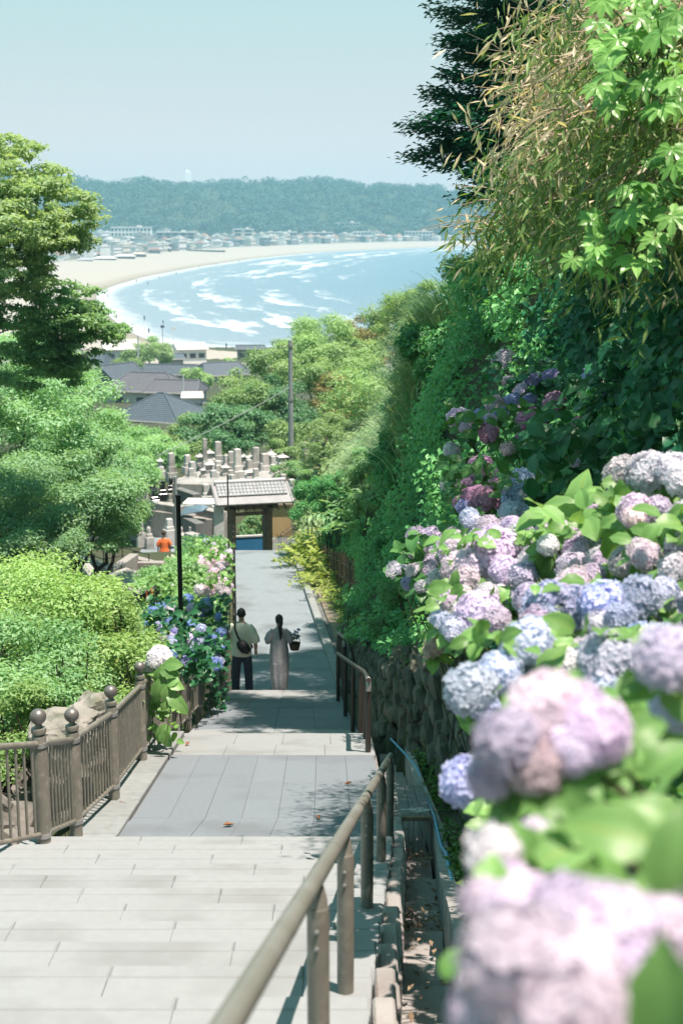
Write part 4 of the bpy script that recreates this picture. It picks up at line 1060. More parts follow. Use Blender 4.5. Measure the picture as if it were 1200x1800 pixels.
GB = 'hydrangeas overhanging the right side'
hydrangea(near_base(1.05, 1.3), [(925, 1690, 240, 'N', 1.2), (1065, 1650, 230, 'M', 1.25), (1000, 1785, 250, 'N', 1.15), (865, 1770, 180, 'M', 1.3), (1165, 1660, 190, 'N', 1.35), (915, 1595, 150, 'N', 1.35), (995, 1600, 160, 'M', 1.3), (1110, 1760, 190, 'M', 1.2), (1010, 1690, 180, 'N', 1.18)],
          'blurred pale lilac hydrangea nearest the camera in the bottom corner', GB, 'b', .07, 14, (950, 1560, 1250, 1800, 1.5, 1.4), 2, extra=[(1065, 1460, 1.5, .10, 170), (1190, 1500, 1.4, .10, 80), (1170, 1765, 1.05, .10, 100), (795, 1690, 1.9, .05, 60), (1150, 1430, 1.7, .08, 150)])
hydrangea(near_base(1.1, 2.1), [(880, 1300, 130, 'M', 1.9), (955, 1240, 150, 'N', 1.95), (1045, 1285, 130, 'M', 1.9), (1010, 1240, 110, 'M', 2.0), (940, 1335, 115, 'K', 1.9), (860, 1350, 110, 'L', 1.95), (1010, 1310, 105, 'L', 1.9)],
          'blurred lilac hydrangea cluster above a broad green leaf', GB, 'b', .085, 26, (930, 1340, 1220, 1480, 2.4, 2.0), 3, extra=[(890, 1400, 2.1, .085, 235), (985, 1420, 2.0, .10, 260), (1100, 1340, 2.2, .10, 10), (1180, 1330, 2.1, .10, 30)])
hydrangea(near_base(1.35, 2.6), [(1175, 1150, 130, 'L', 2.4), (1185, 1230, 110, 'I', 2.5), (1120, 1240, 90, 'B', 2.9), (1090, 1260, 70, 'I', 3.1)],
          'soft lilac blue hydrangea at the right edge', GB, 'b', .095, 30, (1060, 1200, 1260, 1330, 2.8, 2.5), 4)
hydrangea(near_base(1.0, 1.8), [(865, 1500, 110, 'W', 1.75), (935, 1465, 75, 'W', 1.8), (845, 1580, 90, 'L', 1.6), (1000, 1430, 60, 'W', 2.1), (890, 1540, 80, 'L', 1.7)],
          'faded blurred white hydrangea between the two lilac clusters', GB, 'b', .08, 20, (900, 1430, 1160, 1560, 2.0, 1.8), 2, extra=[(925, 1495, 1.75, .075, 110), (1000, 1490, 1.7, .085, 20)])
hydrangea(near_base(1.2, 3.9), [(812, 1365, 92, 'B', 4.2), (1030, 1362, 105, 'B', 3.6, 1), (1090, 1365, 60, 'I', 3.6), (1040, 1330, 60, 'B', 3.7)],
          'blue mophead hydrangea hanging lowest over the drain channel', GB, 'b', .105, 46, (850, 1300, 1200, 1460, 4.1, 3.4), 5)
hydrangea(near_base(1.3, 4.6), [(920, 1122, 92, 'I', 4.5), (825, 1205, 92, 'I', 4.3), (872, 1178, 80, 'I', 4.4), (1000, 1172, 62, 'W', 4.5), (905, 1165, 50, 'B', 4.5), (850, 1240, 50, 'B', 4.3)],
          'pale blue hydrangea with the largest round sharp flower head', GB, 'b', .105, 60, (820, 1080, 1010, 1260, 4.9, 4.4), 5, extra=[(970, 1160, 4.3, .13, 60), (880, 1270, 4.2, .10, 250)])
hydrangea(near_base(1.7, 4.6), [(1062, 1158, 105, 'I', 4.3), (1130, 1160, 90, 'W', 4.4), (1110, 1215, 80, 'B', 4.0), (1025, 1140, 50, 'W', 4.6), (1160, 1120, 60, 'I', 4.6)],
          'white and pale blue hydrangea right of the largest round head', GB, 'b', .105, 70, (1000, 1090, 1240, 1260, 5.0, 4.2), 5, more=(7, 1000, 1110, 1200, 1210, 4.9, 4.2, 45, 75, 'IWB'))
hydrangea(near_base(1.6, 5.6), [(955, 1058, 85, 'B', 5.5), (1010, 1065, 85, 'B', 5.4), (1062, 1058, 82, 'B', 5.3), (1115, 1048, 85, 'B', 5.3), (1160, 1040, 60, 'I', 5.4), (925, 1050, 55, 'L', 5.6), (1090, 1080, 55, 'B', 5.2), (985, 1035, 50, 'L', 5.7)],
          'band of blue hydrangea heads across the middle of the bank', GB, 'b', .105, 70, (920, 1010, 1240, 1120, 6.0, 5.2), 5, more=(9, 900, 1025, 1190, 1095, 5.9, 5.2, 40, 66, 'IBLW'))
hydrangea(near_base(1.2, 6.6), [(838, 1072, 78, 'L', 6.4), (790, 1060, 58, 'L', 6.8), (808, 1045, 40, 'W', 6.8), (765, 1130, 42, 'C', 7.2), (756, 1142, 28, 'C', 7.2), (790, 1114, 40, 'W', 6.9), (775, 1055, 44, 'L', 7.0), (870, 1085, 50, 'L', 6.2), (855, 1040, 40, 'W', 6.5), (812, 1100, 30, 'W', 6.6)],
          'lilac hydrangea with one cream flower head over the stone wall', GB, 'b', .105, 80, (750, 1020, 910, 1140, 7.4, 6.4), 5, more=(8, 770, 1040, 890, 1110, 7.0, 6.3, 32, 52, 'LWI'))
hydrangea(near_base(1.3, 7.4), [(868, 962, 88, 'L', 7.2), (908, 952, 68, 'W', 7.3), (835, 985, 66, 'L', 7.2), (800, 992, 58, 'W', 7.4), (940, 982, 56, 'W', 6.9), (790, 970, 40, 'L', 7.5), (815, 1015, 50, 'W', 7.0), (770, 1018, 38, 'W', 7.6, 1), (885, 1000, 50, 'L', 7.0), (920, 1010, 50, 'L', 6.8), (860, 925, 45, 'W', 7.6), (900, 925, 40, 'L', 7.5)],
          'broad lilac and white hydrangea mass left of centre on the bank', GB, 'b', .105, 90, (770, 920, 960, 1060, 8.0, 6.9), 4, more=(17, 775, 905, 950, 1040, 7.9, 6.9, 32, 58, 'LWWI'))
hydrangea(near_base(1.9, 6.9), [(980, 932, 72, 'L', 7.0), (1010, 962, 68, 'W', 6.8), (1000, 990, 54, 'L', 6.6), (1042, 906, 48, 'L', 7.2), (1062, 978, 40, 'L', 6.5), (1100, 982, 60, 'W', 6.2), (1132, 986, 50, 'W', 6.1), (970, 900, 45, 'W', 7.3), (1040, 1010, 45, 'L', 6.3), (1075, 885, 42, 'L', 7.2), (1005, 915, 40, 'W', 7.1)],
          'lilac hydrangea among large yellow green leaves on the bank', GB, 'b', .15, 80, (950, 880, 1180, 1030, 7.6, 6.3), 5, extra=[(1020, 860, 7.2, .22, 80), (1040, 870, 7.1, .2, 40), (985, 887, 7.2, .2, 175), (1075, 965, 6.4, .17, 285), (1135, 930, 6.3, .18, 290), (1120, 880, 6.5, .2, 100), (1105, 945, 6.4, .16, 240)], more=(14, 955, 890, 1160, 1020, 7.3, 6.2, 34, 60, 'LWWK'))
hydrangea(near_base(2.1, 6.2), [(1180, 1000, 60, 'W', 5.6), (1190, 960, 50, 'L', 5.8), (1160, 905, 46, 'W', 6.2), (1195, 900, 50, 'W', 6.0)],
          'white hydrangea low at the right edge beneath broad leaves', GB, 'b', .12, 60, (1110, 870, 1250, 1050, 6.4, 5.5), 5, more=(5, 1110, 890, 1200, 1010, 6.2, 5.6, 38, 60, 'WLK'))
hydrangea(near_base(2.2, 7.0), [(1098, 835, 72, 'W', 6.6), (1138, 826, 80, 'W', 6.5), (1180, 822, 62, 'W', 6.4), (1084, 852, 40, 'L', 6.7), (1200, 840, 60, 'W', 6.3), (1115, 815, 40, 'W', 6.7)],
          'creamy white hydrangea highest at the right edge', GB, 'b', .115, 70, (1050, 830, 1240, 930, 7.0, 6.4), 5)
hydrangea(near_base(1.35, 10.3), [(755, 939, 33, 'L', 10), (735, 972, 26, 'I', 10.2), (757, 990, 28, 'L', 9.8), (694, 997, 36, 'W', 10.4, 1), (718, 1021, 30, 'B', 10), (745, 1004, 24, 'I', 9.9), (770, 958, 22, 'L', 9.9), (705, 1000, 18, 'W', 10.2), (740, 1030, 24, 'W', 9.6)],
          'small lilac hydrangea heads at the far left tip of the bank', GB, 'm', .13, 60, (705, 930, 800, 1050, 10.4, 9.4), 4, more=(9, 715, 925, 800, 1045, 10.2, 9.4, 22, 34, 'LWIK'))
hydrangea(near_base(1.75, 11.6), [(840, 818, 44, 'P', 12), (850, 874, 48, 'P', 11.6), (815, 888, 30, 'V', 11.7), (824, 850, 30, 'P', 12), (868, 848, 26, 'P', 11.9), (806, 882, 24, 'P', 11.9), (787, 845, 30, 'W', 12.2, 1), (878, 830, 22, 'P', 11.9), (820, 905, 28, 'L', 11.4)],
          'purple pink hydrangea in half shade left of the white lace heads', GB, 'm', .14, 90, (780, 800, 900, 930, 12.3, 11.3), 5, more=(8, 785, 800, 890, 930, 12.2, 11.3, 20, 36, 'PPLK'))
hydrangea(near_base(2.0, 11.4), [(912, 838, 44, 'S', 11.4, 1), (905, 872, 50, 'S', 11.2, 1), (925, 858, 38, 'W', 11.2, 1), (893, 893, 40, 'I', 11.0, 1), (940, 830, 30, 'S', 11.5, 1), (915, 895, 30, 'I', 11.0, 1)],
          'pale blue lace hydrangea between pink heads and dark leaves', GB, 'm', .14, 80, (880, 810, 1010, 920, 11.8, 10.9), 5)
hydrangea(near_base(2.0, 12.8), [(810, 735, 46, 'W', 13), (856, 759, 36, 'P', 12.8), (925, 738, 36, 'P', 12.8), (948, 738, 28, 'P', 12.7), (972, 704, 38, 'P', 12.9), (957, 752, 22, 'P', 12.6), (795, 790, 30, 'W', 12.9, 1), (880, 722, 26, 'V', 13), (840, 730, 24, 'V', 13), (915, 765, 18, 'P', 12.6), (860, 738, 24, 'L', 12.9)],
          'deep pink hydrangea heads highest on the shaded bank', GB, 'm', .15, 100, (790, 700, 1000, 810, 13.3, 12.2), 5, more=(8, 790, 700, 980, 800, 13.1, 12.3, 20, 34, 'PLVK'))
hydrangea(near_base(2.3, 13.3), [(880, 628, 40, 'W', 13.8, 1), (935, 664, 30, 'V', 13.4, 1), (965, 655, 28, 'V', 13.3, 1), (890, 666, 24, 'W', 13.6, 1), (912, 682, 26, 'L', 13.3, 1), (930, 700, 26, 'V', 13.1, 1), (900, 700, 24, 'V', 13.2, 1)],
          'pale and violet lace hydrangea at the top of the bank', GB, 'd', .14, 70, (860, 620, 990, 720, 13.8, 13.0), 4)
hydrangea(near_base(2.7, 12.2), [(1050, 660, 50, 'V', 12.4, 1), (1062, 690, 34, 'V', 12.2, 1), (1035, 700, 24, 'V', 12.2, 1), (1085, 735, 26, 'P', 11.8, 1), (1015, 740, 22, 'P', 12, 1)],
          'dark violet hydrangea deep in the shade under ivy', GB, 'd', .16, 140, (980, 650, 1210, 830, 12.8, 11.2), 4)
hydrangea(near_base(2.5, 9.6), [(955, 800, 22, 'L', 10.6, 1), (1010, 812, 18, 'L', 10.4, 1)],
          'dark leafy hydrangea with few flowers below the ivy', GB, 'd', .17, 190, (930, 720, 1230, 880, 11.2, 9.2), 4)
# inner leaves that close the mass of the bank
n = 15000; y = RNG.uniform(2.8, 13, n); s = RNG.uniform(.15, 1.5, n); x = interp(XW, y) + .15 + s
z = zt(x, y) + RNG.random(n) ** .7 * np.interp(y, [2.5, 6, 9, 13], [.45, .6, .65, .5]) - .03
tag(leaf_cloud('hydrangea_foliage', np.stack([x - .25 * RNG.random(n), y, z], 1), np.stack([RNG.normal(-.3, .5, n), RNG.normal(-.4, .5, n), np.full(n, .8)], 1), .12 * (.7 + .6 * RNG.random(n)), .6, M['lf_hyd_m']), kind='stuff')

# bed along the left side of the path
GL = 'hydrangeas in the bed left of the path'
def bed_base(px, py, t): p = P(px, py, t); return (p.x, p.y, zg(p.x, p.y) - .02)
hydrangea(bed_base(275, 1180, 18.4), [(277, 1152, 42, 'W', 18.2), (262, 1170, 20, 'W', 18.3)], 'single large pale lilac hydrangea head over the railing', GL, 'b', .16, 70, (255, 1165, 312, 1300, 18.6, 18.2), 6)
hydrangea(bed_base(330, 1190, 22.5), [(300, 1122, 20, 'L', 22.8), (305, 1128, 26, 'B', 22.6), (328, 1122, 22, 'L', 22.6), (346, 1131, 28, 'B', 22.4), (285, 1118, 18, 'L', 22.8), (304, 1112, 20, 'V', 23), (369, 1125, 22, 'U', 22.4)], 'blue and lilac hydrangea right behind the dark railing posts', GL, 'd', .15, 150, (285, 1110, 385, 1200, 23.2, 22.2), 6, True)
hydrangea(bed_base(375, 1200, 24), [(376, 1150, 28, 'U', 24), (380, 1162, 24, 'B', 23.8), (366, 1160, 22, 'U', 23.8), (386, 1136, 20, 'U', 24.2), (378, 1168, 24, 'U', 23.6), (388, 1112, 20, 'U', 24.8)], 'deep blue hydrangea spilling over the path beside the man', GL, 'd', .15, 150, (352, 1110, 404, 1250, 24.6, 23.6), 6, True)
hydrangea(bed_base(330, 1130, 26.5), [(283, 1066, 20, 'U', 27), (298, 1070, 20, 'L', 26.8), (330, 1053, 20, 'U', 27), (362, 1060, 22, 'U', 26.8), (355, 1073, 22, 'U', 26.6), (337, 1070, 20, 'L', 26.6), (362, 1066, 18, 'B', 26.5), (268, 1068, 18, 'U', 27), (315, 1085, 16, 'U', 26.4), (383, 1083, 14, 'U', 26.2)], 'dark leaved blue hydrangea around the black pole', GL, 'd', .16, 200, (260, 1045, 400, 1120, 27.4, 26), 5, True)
hydrangea(bed_base(370, 1040, 32), [(367, 1036, 26, 'K', 33), (394, 1040, 22, 'W', 32.5), (390, 1021, 20, 'K', 33.5), (375, 1008, 24, 'K', 34.5), (350, 1035, 20, 'W', 33), (385, 1032, 18, 'W', 33), (402, 1030, 16, 'W', 33)], 'pale pink and white sunlit hydrangea left of the bright path', GL, 'b', .16, 160, (330, 1005, 408, 1055, 34.5, 32), 6, True)
hydrangea(bed_base(360, 1000, 38), [(356, 984, 24, 'K', 40), (379, 983, 24, 'K', 40), (397, 984, 20, 'K', 40), (349, 997, 20, 'K', 39), (386, 996, 22, 'W', 39), (401, 972, 16, 'W', 41), (375, 970, 16, 'K', 41.5), (365, 994, 16, 'K', 39)], 'pinkish hydrangea in full sun farther down the bed', GL, 'b', .18, 150, (320, 962, 408, 1010, 42, 38), 5, True)
hydrangea(bed_base(300, 1000, 42), [(300, 982, 18, 'K', 43), (310, 990, 14, 'K', 43), (292, 992, 14, 'K', 43)], 'pink flowered bush beside the grey pillar', GL, 'b', .18, 60, (285, 975, 335, 1010, 44, 42), 5, True)
hydrangea(bed_base(375, 950, 46), [(389, 957, 12, 'I', 47), (376, 957, 10, 'W', 47), (362, 950, 10, 'I', 47), (400, 960, 10, 'W', 46)], 'farthest pale hydrangea at the foot of the gate', GL, 'b', .2, 110, (335, 945, 408, 978, 47, 44), 5, True)
hydrangea(bed_base(300, 1050, 33), [(303, 1030, 8, 'W', 34)], 'light green flowerless shrub left of the hydrangea bed', GL, 'b', .15, 220, (262, 1005, 345, 1070, 36, 32), 5, True)
n = 9000; y = RNG.uniform(19.5, 50, n); x = np.interp(y, [a for a, b in XL], [b for a, b in XL]) - .25 - RNG.random(n) * 1.7
z = zt(x, y) + RNG.random(n) * np.interp(y, [19, 24, 30, 50], [.8, 1.1, .8, .7])
tag(leaf_cloud('bed_foliage', np.stack([x, y, z], 1), np.stack([RNG.normal(0, .5, n), RNG.normal(-.3, .5, n), np.full(n, .9)], 1), .13 * (.7 + .6 * RNG.random(n)), .6, M['lf_hyd_m']), kind='stuff')
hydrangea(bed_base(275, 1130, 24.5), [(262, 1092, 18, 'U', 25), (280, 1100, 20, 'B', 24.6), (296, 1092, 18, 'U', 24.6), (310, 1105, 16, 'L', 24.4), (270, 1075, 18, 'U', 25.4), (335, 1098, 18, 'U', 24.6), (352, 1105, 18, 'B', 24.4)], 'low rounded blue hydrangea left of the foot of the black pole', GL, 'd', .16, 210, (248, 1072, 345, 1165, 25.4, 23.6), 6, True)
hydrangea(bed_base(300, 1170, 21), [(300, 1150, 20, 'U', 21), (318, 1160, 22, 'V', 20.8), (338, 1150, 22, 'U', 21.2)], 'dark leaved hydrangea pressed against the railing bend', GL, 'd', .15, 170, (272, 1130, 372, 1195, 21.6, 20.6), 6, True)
# twig of broad leaves growing through the railing
m_ = thing('overhanging_branch', P(300, 1290, 18.2), 'leafy twig of pale green leaves growing through the railing', 'branch')
b = MB(); b.tube([PT(282, 1150, 18.2), PT(292, 1200, 18.1), PT(300, 1250, 18.0), PT(290, 1310, 18.0)], [.012, .01, .008, .004], 6, cap=False); b.build('stem', M['stem'], m_)
for (px, py, a, L_) in ((280, 1190, 250, .24), (298, 1180, 340, .28), (310, 1205, 350, .22), (278, 1215, 255, .3), (296, 1225, 265, .3), (312, 1235, 320, .3), (322, 1245, 310, .2), (285, 1290, 240, .26), (292, 1300, 300, .24), (305, 1168, 5, .26), (290, 1240, 230, .18), (300, 1200, 200, .18)):
    p = P(px, py, 18.0); d = Vector((math.cos(R(a)), -.2, math.sin(R(a)))); put('leaf', random.choice(HL['b']), m_, p - d.normalized() * L_ * .5, leaf_quat(d, (.1 + random.gauss(0, .2), -.8, .5)), L_)

# ------------------------------------------------------------------ left of the railing: rubble, boulders, shrubs
rub = thing('rubble_bank', (-3.6, 13.5, zg(-3.6, 13.5)), 'pale dry rubble stones seen through the railing', 'rubble')
for i in range(120):
    y = random.uniform(10.5, 19); x = xl(y) - .35 - random.random() ** 1.3 * 2.6; s = random.uniform(.18, .5)
    put('stone', random.choice(STL), rub, (x, y, zg(x, y) + s * .18 + min(.75, max(0, (-x - 2.9)) * .4) * (y < 17)), Quaternion((random.random(), random.random(), random.random(), random.random())).normalized(), (s, s * random.uniform(.8, 1.2), s * random.uniform(.6, .9)))
m_ = MB(); v = []
nx_, ny_ = 14, 18
for j in range(ny_):
    for i in range(nx_):
        y = 10.2 + j * .52; x = xl(y) - .28 - i * .27; v.append((x, y, zg(x, y) + .04 + min(.75, max(0, (-x - 2.9)) * .4) * (y < 17.5) + .05 * math.sin(i * 2.1 + j * 1.3)))
m_.add(v, [(j * nx_ + i, (j + 1) * nx_ + i, (j + 1) * nx_ + i + 1, j * nx_ + i + 1) for j in range(ny_ - 1) for i in range(nx_ - 1)]); m_.build('gravel_bed', M['rock'], rub)


def boulder(px, py, t, sx, sy, sz, label, seed):
    rs = random.Random(seed); m_ = MB(); bm = bmesh.new(); bmesh.ops.create_icosphere(bm, subdivisions=4, radius=.5); o_ = Vector((seed * 3.1, seed, 2))
    for v_ in bm.verts:
        d = v_.co.normalized(); d = Vector([math.copysign(abs(c) ** .7, c) for c in d]); k_ = .48 + .16 * mnoise.noise(d * 1.3 + o_) + .07 * mnoise.noise(d * 3.1 + o_) + .05 * abs(mnoise.noise(Vector((d.x * 2, d.y * 2, d.z * 9)) + o_)) + .02 * mnoise.noise(d * 9 + o_)
        v_.co = Vector((d.x * sx, d.y * sy, d.z * sz)) * k_
    bm.verts.index_update(); p = P(px, py, t); m_.at(p, rz=rs.uniform(-.4, .4)); m_.add([v_.co.copy() for v_ in bm.verts], [tuple(q.index for q in f.verts) for f in bm.faces]); bm.free(); tag(m_.build('boulder', M['boulder']), label, 'boulder', 'boulders behind the railing')


boulder(162, 1262, 15.6, .48, .55, .52, 'rounded mossy boulder standing behind the sloping railing', 3)
boulder(118, 1278, 15.2, .62, .55, .40, 'layered grey boulder between the two ball finials', 8)
boulder(105, 1300, 14.6, .6, .6, .45, 'low pale boulder under the layered one', 5)

GS = 'bright shrubs left of the railing'
mound('leafy_bush', [clump_at(60, 1130, 19, 1.4, 1.6, .9), clump_at(20, 1068, 21, 1.4, 1.6, .8), clump_at(110, 1085, 20.5, 1.2, 1.4, .8)], 26000, .065, M['lf_bush'], 'tall bright green shrub at the left edge behind the railing', 'bush', GS, per=12)
mound('leafy_bush', [clump_at(160, 1140, 19.5, .9, 1.5, .9), clump_at(135, 1105, 20.5, 1.0, 1.4, .7), clump_at(200, 1190, 18.6, .45, 1.2, .5)], 24000, .062, M['lf_bush'], 'bright green shrub just left of the railing corner', 'bush', GS, per=12)
mound('leafy_bush', [clump_at(30, 1190, 17.2, 1.1, 1.2, .6), clump_at(110, 1185, 17.4, .9, 1.2, .55), clump_at(60, 1222, 16.6, .6, .9, .35)], 20000, .06, M['lf_left2'], 'green leafy shrub low behind the boulders', 'bush', GS, per=12)
mound('leafy_bush', [clump_at(30, 1262, 15.6, .6, .8, .3), clump_at(75, 1240, 16.2, .55, .8, .28), clump_at(0, 1290, 15, .6, .8, .3)], 9000, .055, M['lf_bush'], 'low yellow green growth over the rubble at the left edge', 'bush', GS, per=9)
mound('leafy_bush', [clump_at(215, 1095, 19.8, .45, .8, .45), clump_at(185, 1075, 20.4, .5, .8, .5)], 6000, .06, M['lf_bush'], 'small light shrub between bright shrubs and hydrangea bed', 'bush', GS, per=9)
mound('leafy_bush', [clump_at(275, 1045, 34, .8, 1.4, .5), clump_at(320, 1020, 38, .8, 1.4, .45)], 9000, .09, M['lf_left2'], 'soft green shrub between the shed roof and pink hydrangeas', 'bush', GS, per=10)

GT = 'broadleaf trees on the left slope'
tree('zelkova_tree', (-8.4, 27.5, zg(-8.4, 27.5)), (-8.0, 27.2, 34.0), [clump_at(30, 300, 28, 1.0, 1.4, .55), clump_at(60, 355, 27.6, 1.15, 1.5, .5), clump_at(125, 388, 27.8, .75, 1.1, .30), clump_at(15, 262, 28.4, .6, 1.1, .32), clump_at(70, 418, 27.6, .95, 1.3, .32), clump_at(10, 430, 27, .8, 1.2, .4), clump_at(120, 420, 28.2, .6, .9, .25), clump_at(20, 490, 27.4, .8, 1.3, .4), clump_at(75, 330, 28.6, .8, 1.0, .4), clump_at(40, 390, 26.8, .9, 1.2, .5)],
     27000, .10, M['lf_zel'], 'pale green layered tree with spreading branches against the sky at left', GT, per=34, frac=.24, flat=.55, ratio=.5, r0=.10, shell=.1, limbs=3)
tree('zelkova_tree', (-8.8, 30.5, zg(-8.8, 30.5)), (-8.2, 30, 33.0), [clump_at(50, 535, 29, .95, 1.2, .5), clump_at(115, 525, 29.5, .7, 1.0, .38), clump_at(145, 570, 29.8, .7, 1.0, .32), clump_at(40, 590, 29, 1.0, 1.2, .5), clump_at(105, 600, 29.2, .8, 1.1, .32), clump_at(178, 585, 30, .55, .9, .3), clump_at(150, 550, 30, .5, .8, .26), clump_at(100, 560, 28.6, .8, 1, .4), clump_at(40, 640, 29.5, 1.1, 1.2, .5), clump_at(120, 640, 30, .8, 1.0, .4), clump_at(20, 470, 28.5, .9, 1.1, .5)],
     30000, .095, M['lf_left2'], 'darker layered tree below the pale one hiding the beach', GT, per=30, frac=.25, flat=.55, ratio=.5, r0=.05, shell=.1, limbs=2)
tree('broadleaf_tree', (-10.5, 40, zg(-10.5, 40)), (-10, 39.5, 28), [clump_at(60, 690, 38, 1.8, 2, 1.0), clump_at(0, 650, 38, 1.4, 2, 1.0), clump_at(130, 720, 37, 1.4, 1.8, .9), clump_at(50, 780, 37, 1.7, 1.8, .9)], 30000, .11, M['lf_left'], 'large rounded green tree at the left edge above the culvert', GT, per=14)
tree('broadleaf_tree', (-9.3, 47, zg(-9.3, 47)), (-9.2, 46.5, 28), [clump_at(95, 670, 46, 1.4, 2, 1.0), clump_at(125, 740, 45, 1.4, 2, 1.0), clump_at(70, 650, 47, 1.2, 2, .9), clump_at(175, 800, 44, .9, 1.6, .8)], 28000, .11, M['lf_left2'], 'fresh green tree nearest the dark house roofs', GT, per=14)
tree('broadleaf_tree', (-8.6, 36, zg(-8.6, 36)), (-8.4, 36, 26.5), [clump_at(130, 850, 36, 1.5, 1.6, .7), clump_at(200, 860, 36.5, .9, 1.4, .6), clump_at(80, 830, 35, 1.4, 1.6, .7), clump_at(210, 930, 36, .55, 1.0, .5)], 26000, .10, M['lf_left'], 'green tree with drooping boughs over the walkway railing', GT, per=14)
tree('broadleaf_tree', (-8.6, 31, zg(-8.6, 31)), (-8.4, 31, 26), [clump_at(30, 880, 32, 1.3, 1.6, .8), clump_at(70, 930, 31, .8, 1.3, .6), clump_at(0, 940, 30, .8, 1.3, .6), clump_at(120, 960, 30, .35, .8, .35)], 20000, .09, M['lf_left'], 'shadowy leafy tree at the left edge beside the dark pipe', GT, per=13)
tree('broadleaf_tree', (-6.9, 38, zg(-6.9, 38)), (-6.9, 38, 26.0), [clump_at(175, 905, 37.5, .9, 1.2, .6), clump_at(120, 905, 37, 1.0, 1.2, .6), clump_at(225, 890, 39, .6, 1.0, .6), clump_at(60, 900, 36.5, 1.1, 1.2, .6), clump_at(215, 925, 38, .45, .7, .35)], 22000, .09, M['lf_left2'], 'fresh green lower tree sweeping over the dark pipe', GT, per=14)
tree('broadleaf_tree', (-8.3, 43, zg(-8.3, 43)), (-8.3, 43, 27.0), [clump_at(190, 815, 44, .8, 1.4, .7), clump_at(150, 790, 43, 1.1, 1.4, .8), clump_at(100, 770, 42, 1.2, 1.4, .8), clump_at(205, 850, 43, .65, 1.2, .55)], 22000, .10, M['lf_left'], 'bushy green tree leaning toward the graveyard wall', GT, per=14)
tree('broadleaf_tree', (-10, 62, zg(-10, 62)), (-10, 62, 27), [clump_at(212, 775, 60, 1.1, 2, 1.0), clump_at(240, 785, 66, 1.0, 2, .8), clump_at(240, 830, 58, 1.0, 1.6, .9)], 16000, .14, M['lf_left2'], 'green tree at the upper left corner of the graveyard', GT, per=12)

# ------------------------------------------------------------------ walkway, parapet, shed, poles on the left
def wallbox(name, a, b, th, z0, z1, mat, label=None, cat=None, group=None, parent=None, ch=.02):
    a, b = Vector((a[0], a[1], 0)), Vector((b[0], b[1], 0)); d = b - a; m_ = MB(); m_.at(((a.x + b.x) / 2, (a.y + b.y) / 2, (z0 + z1) / 2), rz=math.atan2(d.y, d.x)); m_.box((0, 0, 0), (d.length, th, z1 - z0), ch=ch)
    o = m_.build(name, M[mat], parent); return tag(o, label, cat, group)


w0, w1 = P(95, 985, 46), P(292, 990, 46)
par = thing('walkway_parapet', (w0.x, w0.y, w0.z - 2), 'concrete walkway edge with thin metal guard rail left of the pillar', 'parapet')
wq = [P(60, 985, 47), P(128, 978, 46), P(196, 994, 44), P(236, 978, 46), P(300, 996, 46)]
for a, b in zip(wq[:-1], wq[1:]): wallbox('wall_panel', a, b, .3, 22.6, (a.z + b.z) / 2, 'concrete_l', parent=par)
m_ = MB(); q = wq; m_.add([(p.x, p.y + .1, p.z - .25) for p in q] + [(p.x * 1.02, p.y + 1.3, p.z - .28) for p in q], [(i, i + 1, len(q) + i + 1, len(q) + i) for i in range(len(q) - 1)]); m_.build('deck', M['concrete_l'], par)
rl = [P(105, 955, 47), P(150, 957, 46), P(182, 968, 44.5), P(215, 962, 46), P(262, 975, 46)]
for h_ in (0, -.28):
    m_ = MB(); m_.tube([(p.x, p.y, p.z + h_) for p in rl], .018, 5); m_.build('guard_rail', M['rail_dark'], par)
for k in range(9):
    u = k / 8 * 4; i = min(3, int(u)); p = rl[i].lerp(rl[i + 1], u - i); m_ = MB(); m_.tube([(p.x, p.y, p.z - .75), (p.x, p.y, p.z + .02)], .018, 5); m_.build('guard_post', M['rail_dark'], par)
p = P(268, 985, 44); m_ = MB(); m_.at((p.x, p.y, 23.0)); m_.box((0, 0, .95), (.36, .36, 2.25), ch=.03); tag(m_.build('gate_pillar', M['grave']), 'short grey stone pillar in front of the person in orange', 'pillar')
a, b = P(122, 930, 44), P(180, 955, 42); m_ = MB(); m_.tube([a, b], .13, 10); tag(m_.build('dark_pipe', M['rail_dark'], None, True), 'thick dark green pipe slanting out of the trees above the walkway', 'pipe')
# shed with flat slanting roof
sp_ = P(232, 1022, 40)
sh = thing('shed', (sp_.x, sp_.y, 23.6), 'small shed with slanting grey slab roof below the walkway', 'shed')
m_ = MB(); m_.at((sp_.x, sp_.y, sp_.z + .0), rz=-.5, ry=.14); m_.box((0, 0, 0), (1.5, 1.4, .13), ch=.02); m_.build('roof', M['concrete'], sh)
m_ = MB(); m_.at((sp_.x, sp_.y, 0), rz=-.5); m_.box((0, 0, (sp_.z - .1 + 23.4) / 2), (1.1, 1.1, sp_.z - .1 - 23.4)); m_.build('wall', M['concrete_d'], sh)
for i in range(9):
    m_ = MB(); m_.at((sp_.x, sp_.y, 0), rz=-.5); m_.box((.06, -.56, sp_.z - .38 - i * .075), (.7, .02, .05)); m_.build('shutter_slat', M['plank'], sh)
wallbox('low_wall', P(150, 1005, 42), P(215, 1050, 37), .3, 23.0, P(180, 1020, 40).z, 'concrete', 'stained concrete retaining wall beside the shed', 'wall')
p = P(258, 1030, 37); m_ = MB(); m_.tube([(p.x - .05, p.y, p.z - 1.0), (p.x + .02, p.y, p.z + .1)], .02, 6); m_.tube([(p.x - .14, p.y, p.z + .22), (p.x + .02, p.y, p.z + .14), (p.x + .12, p.y, p.z - .18), (p.x + .12, p.y, p.z - .5)], [.03, .05, .05, .03], 6)
tag(m_.build('cloth_banner', M['orange']), 'drooping orange cloth beside the shed', 'banner')
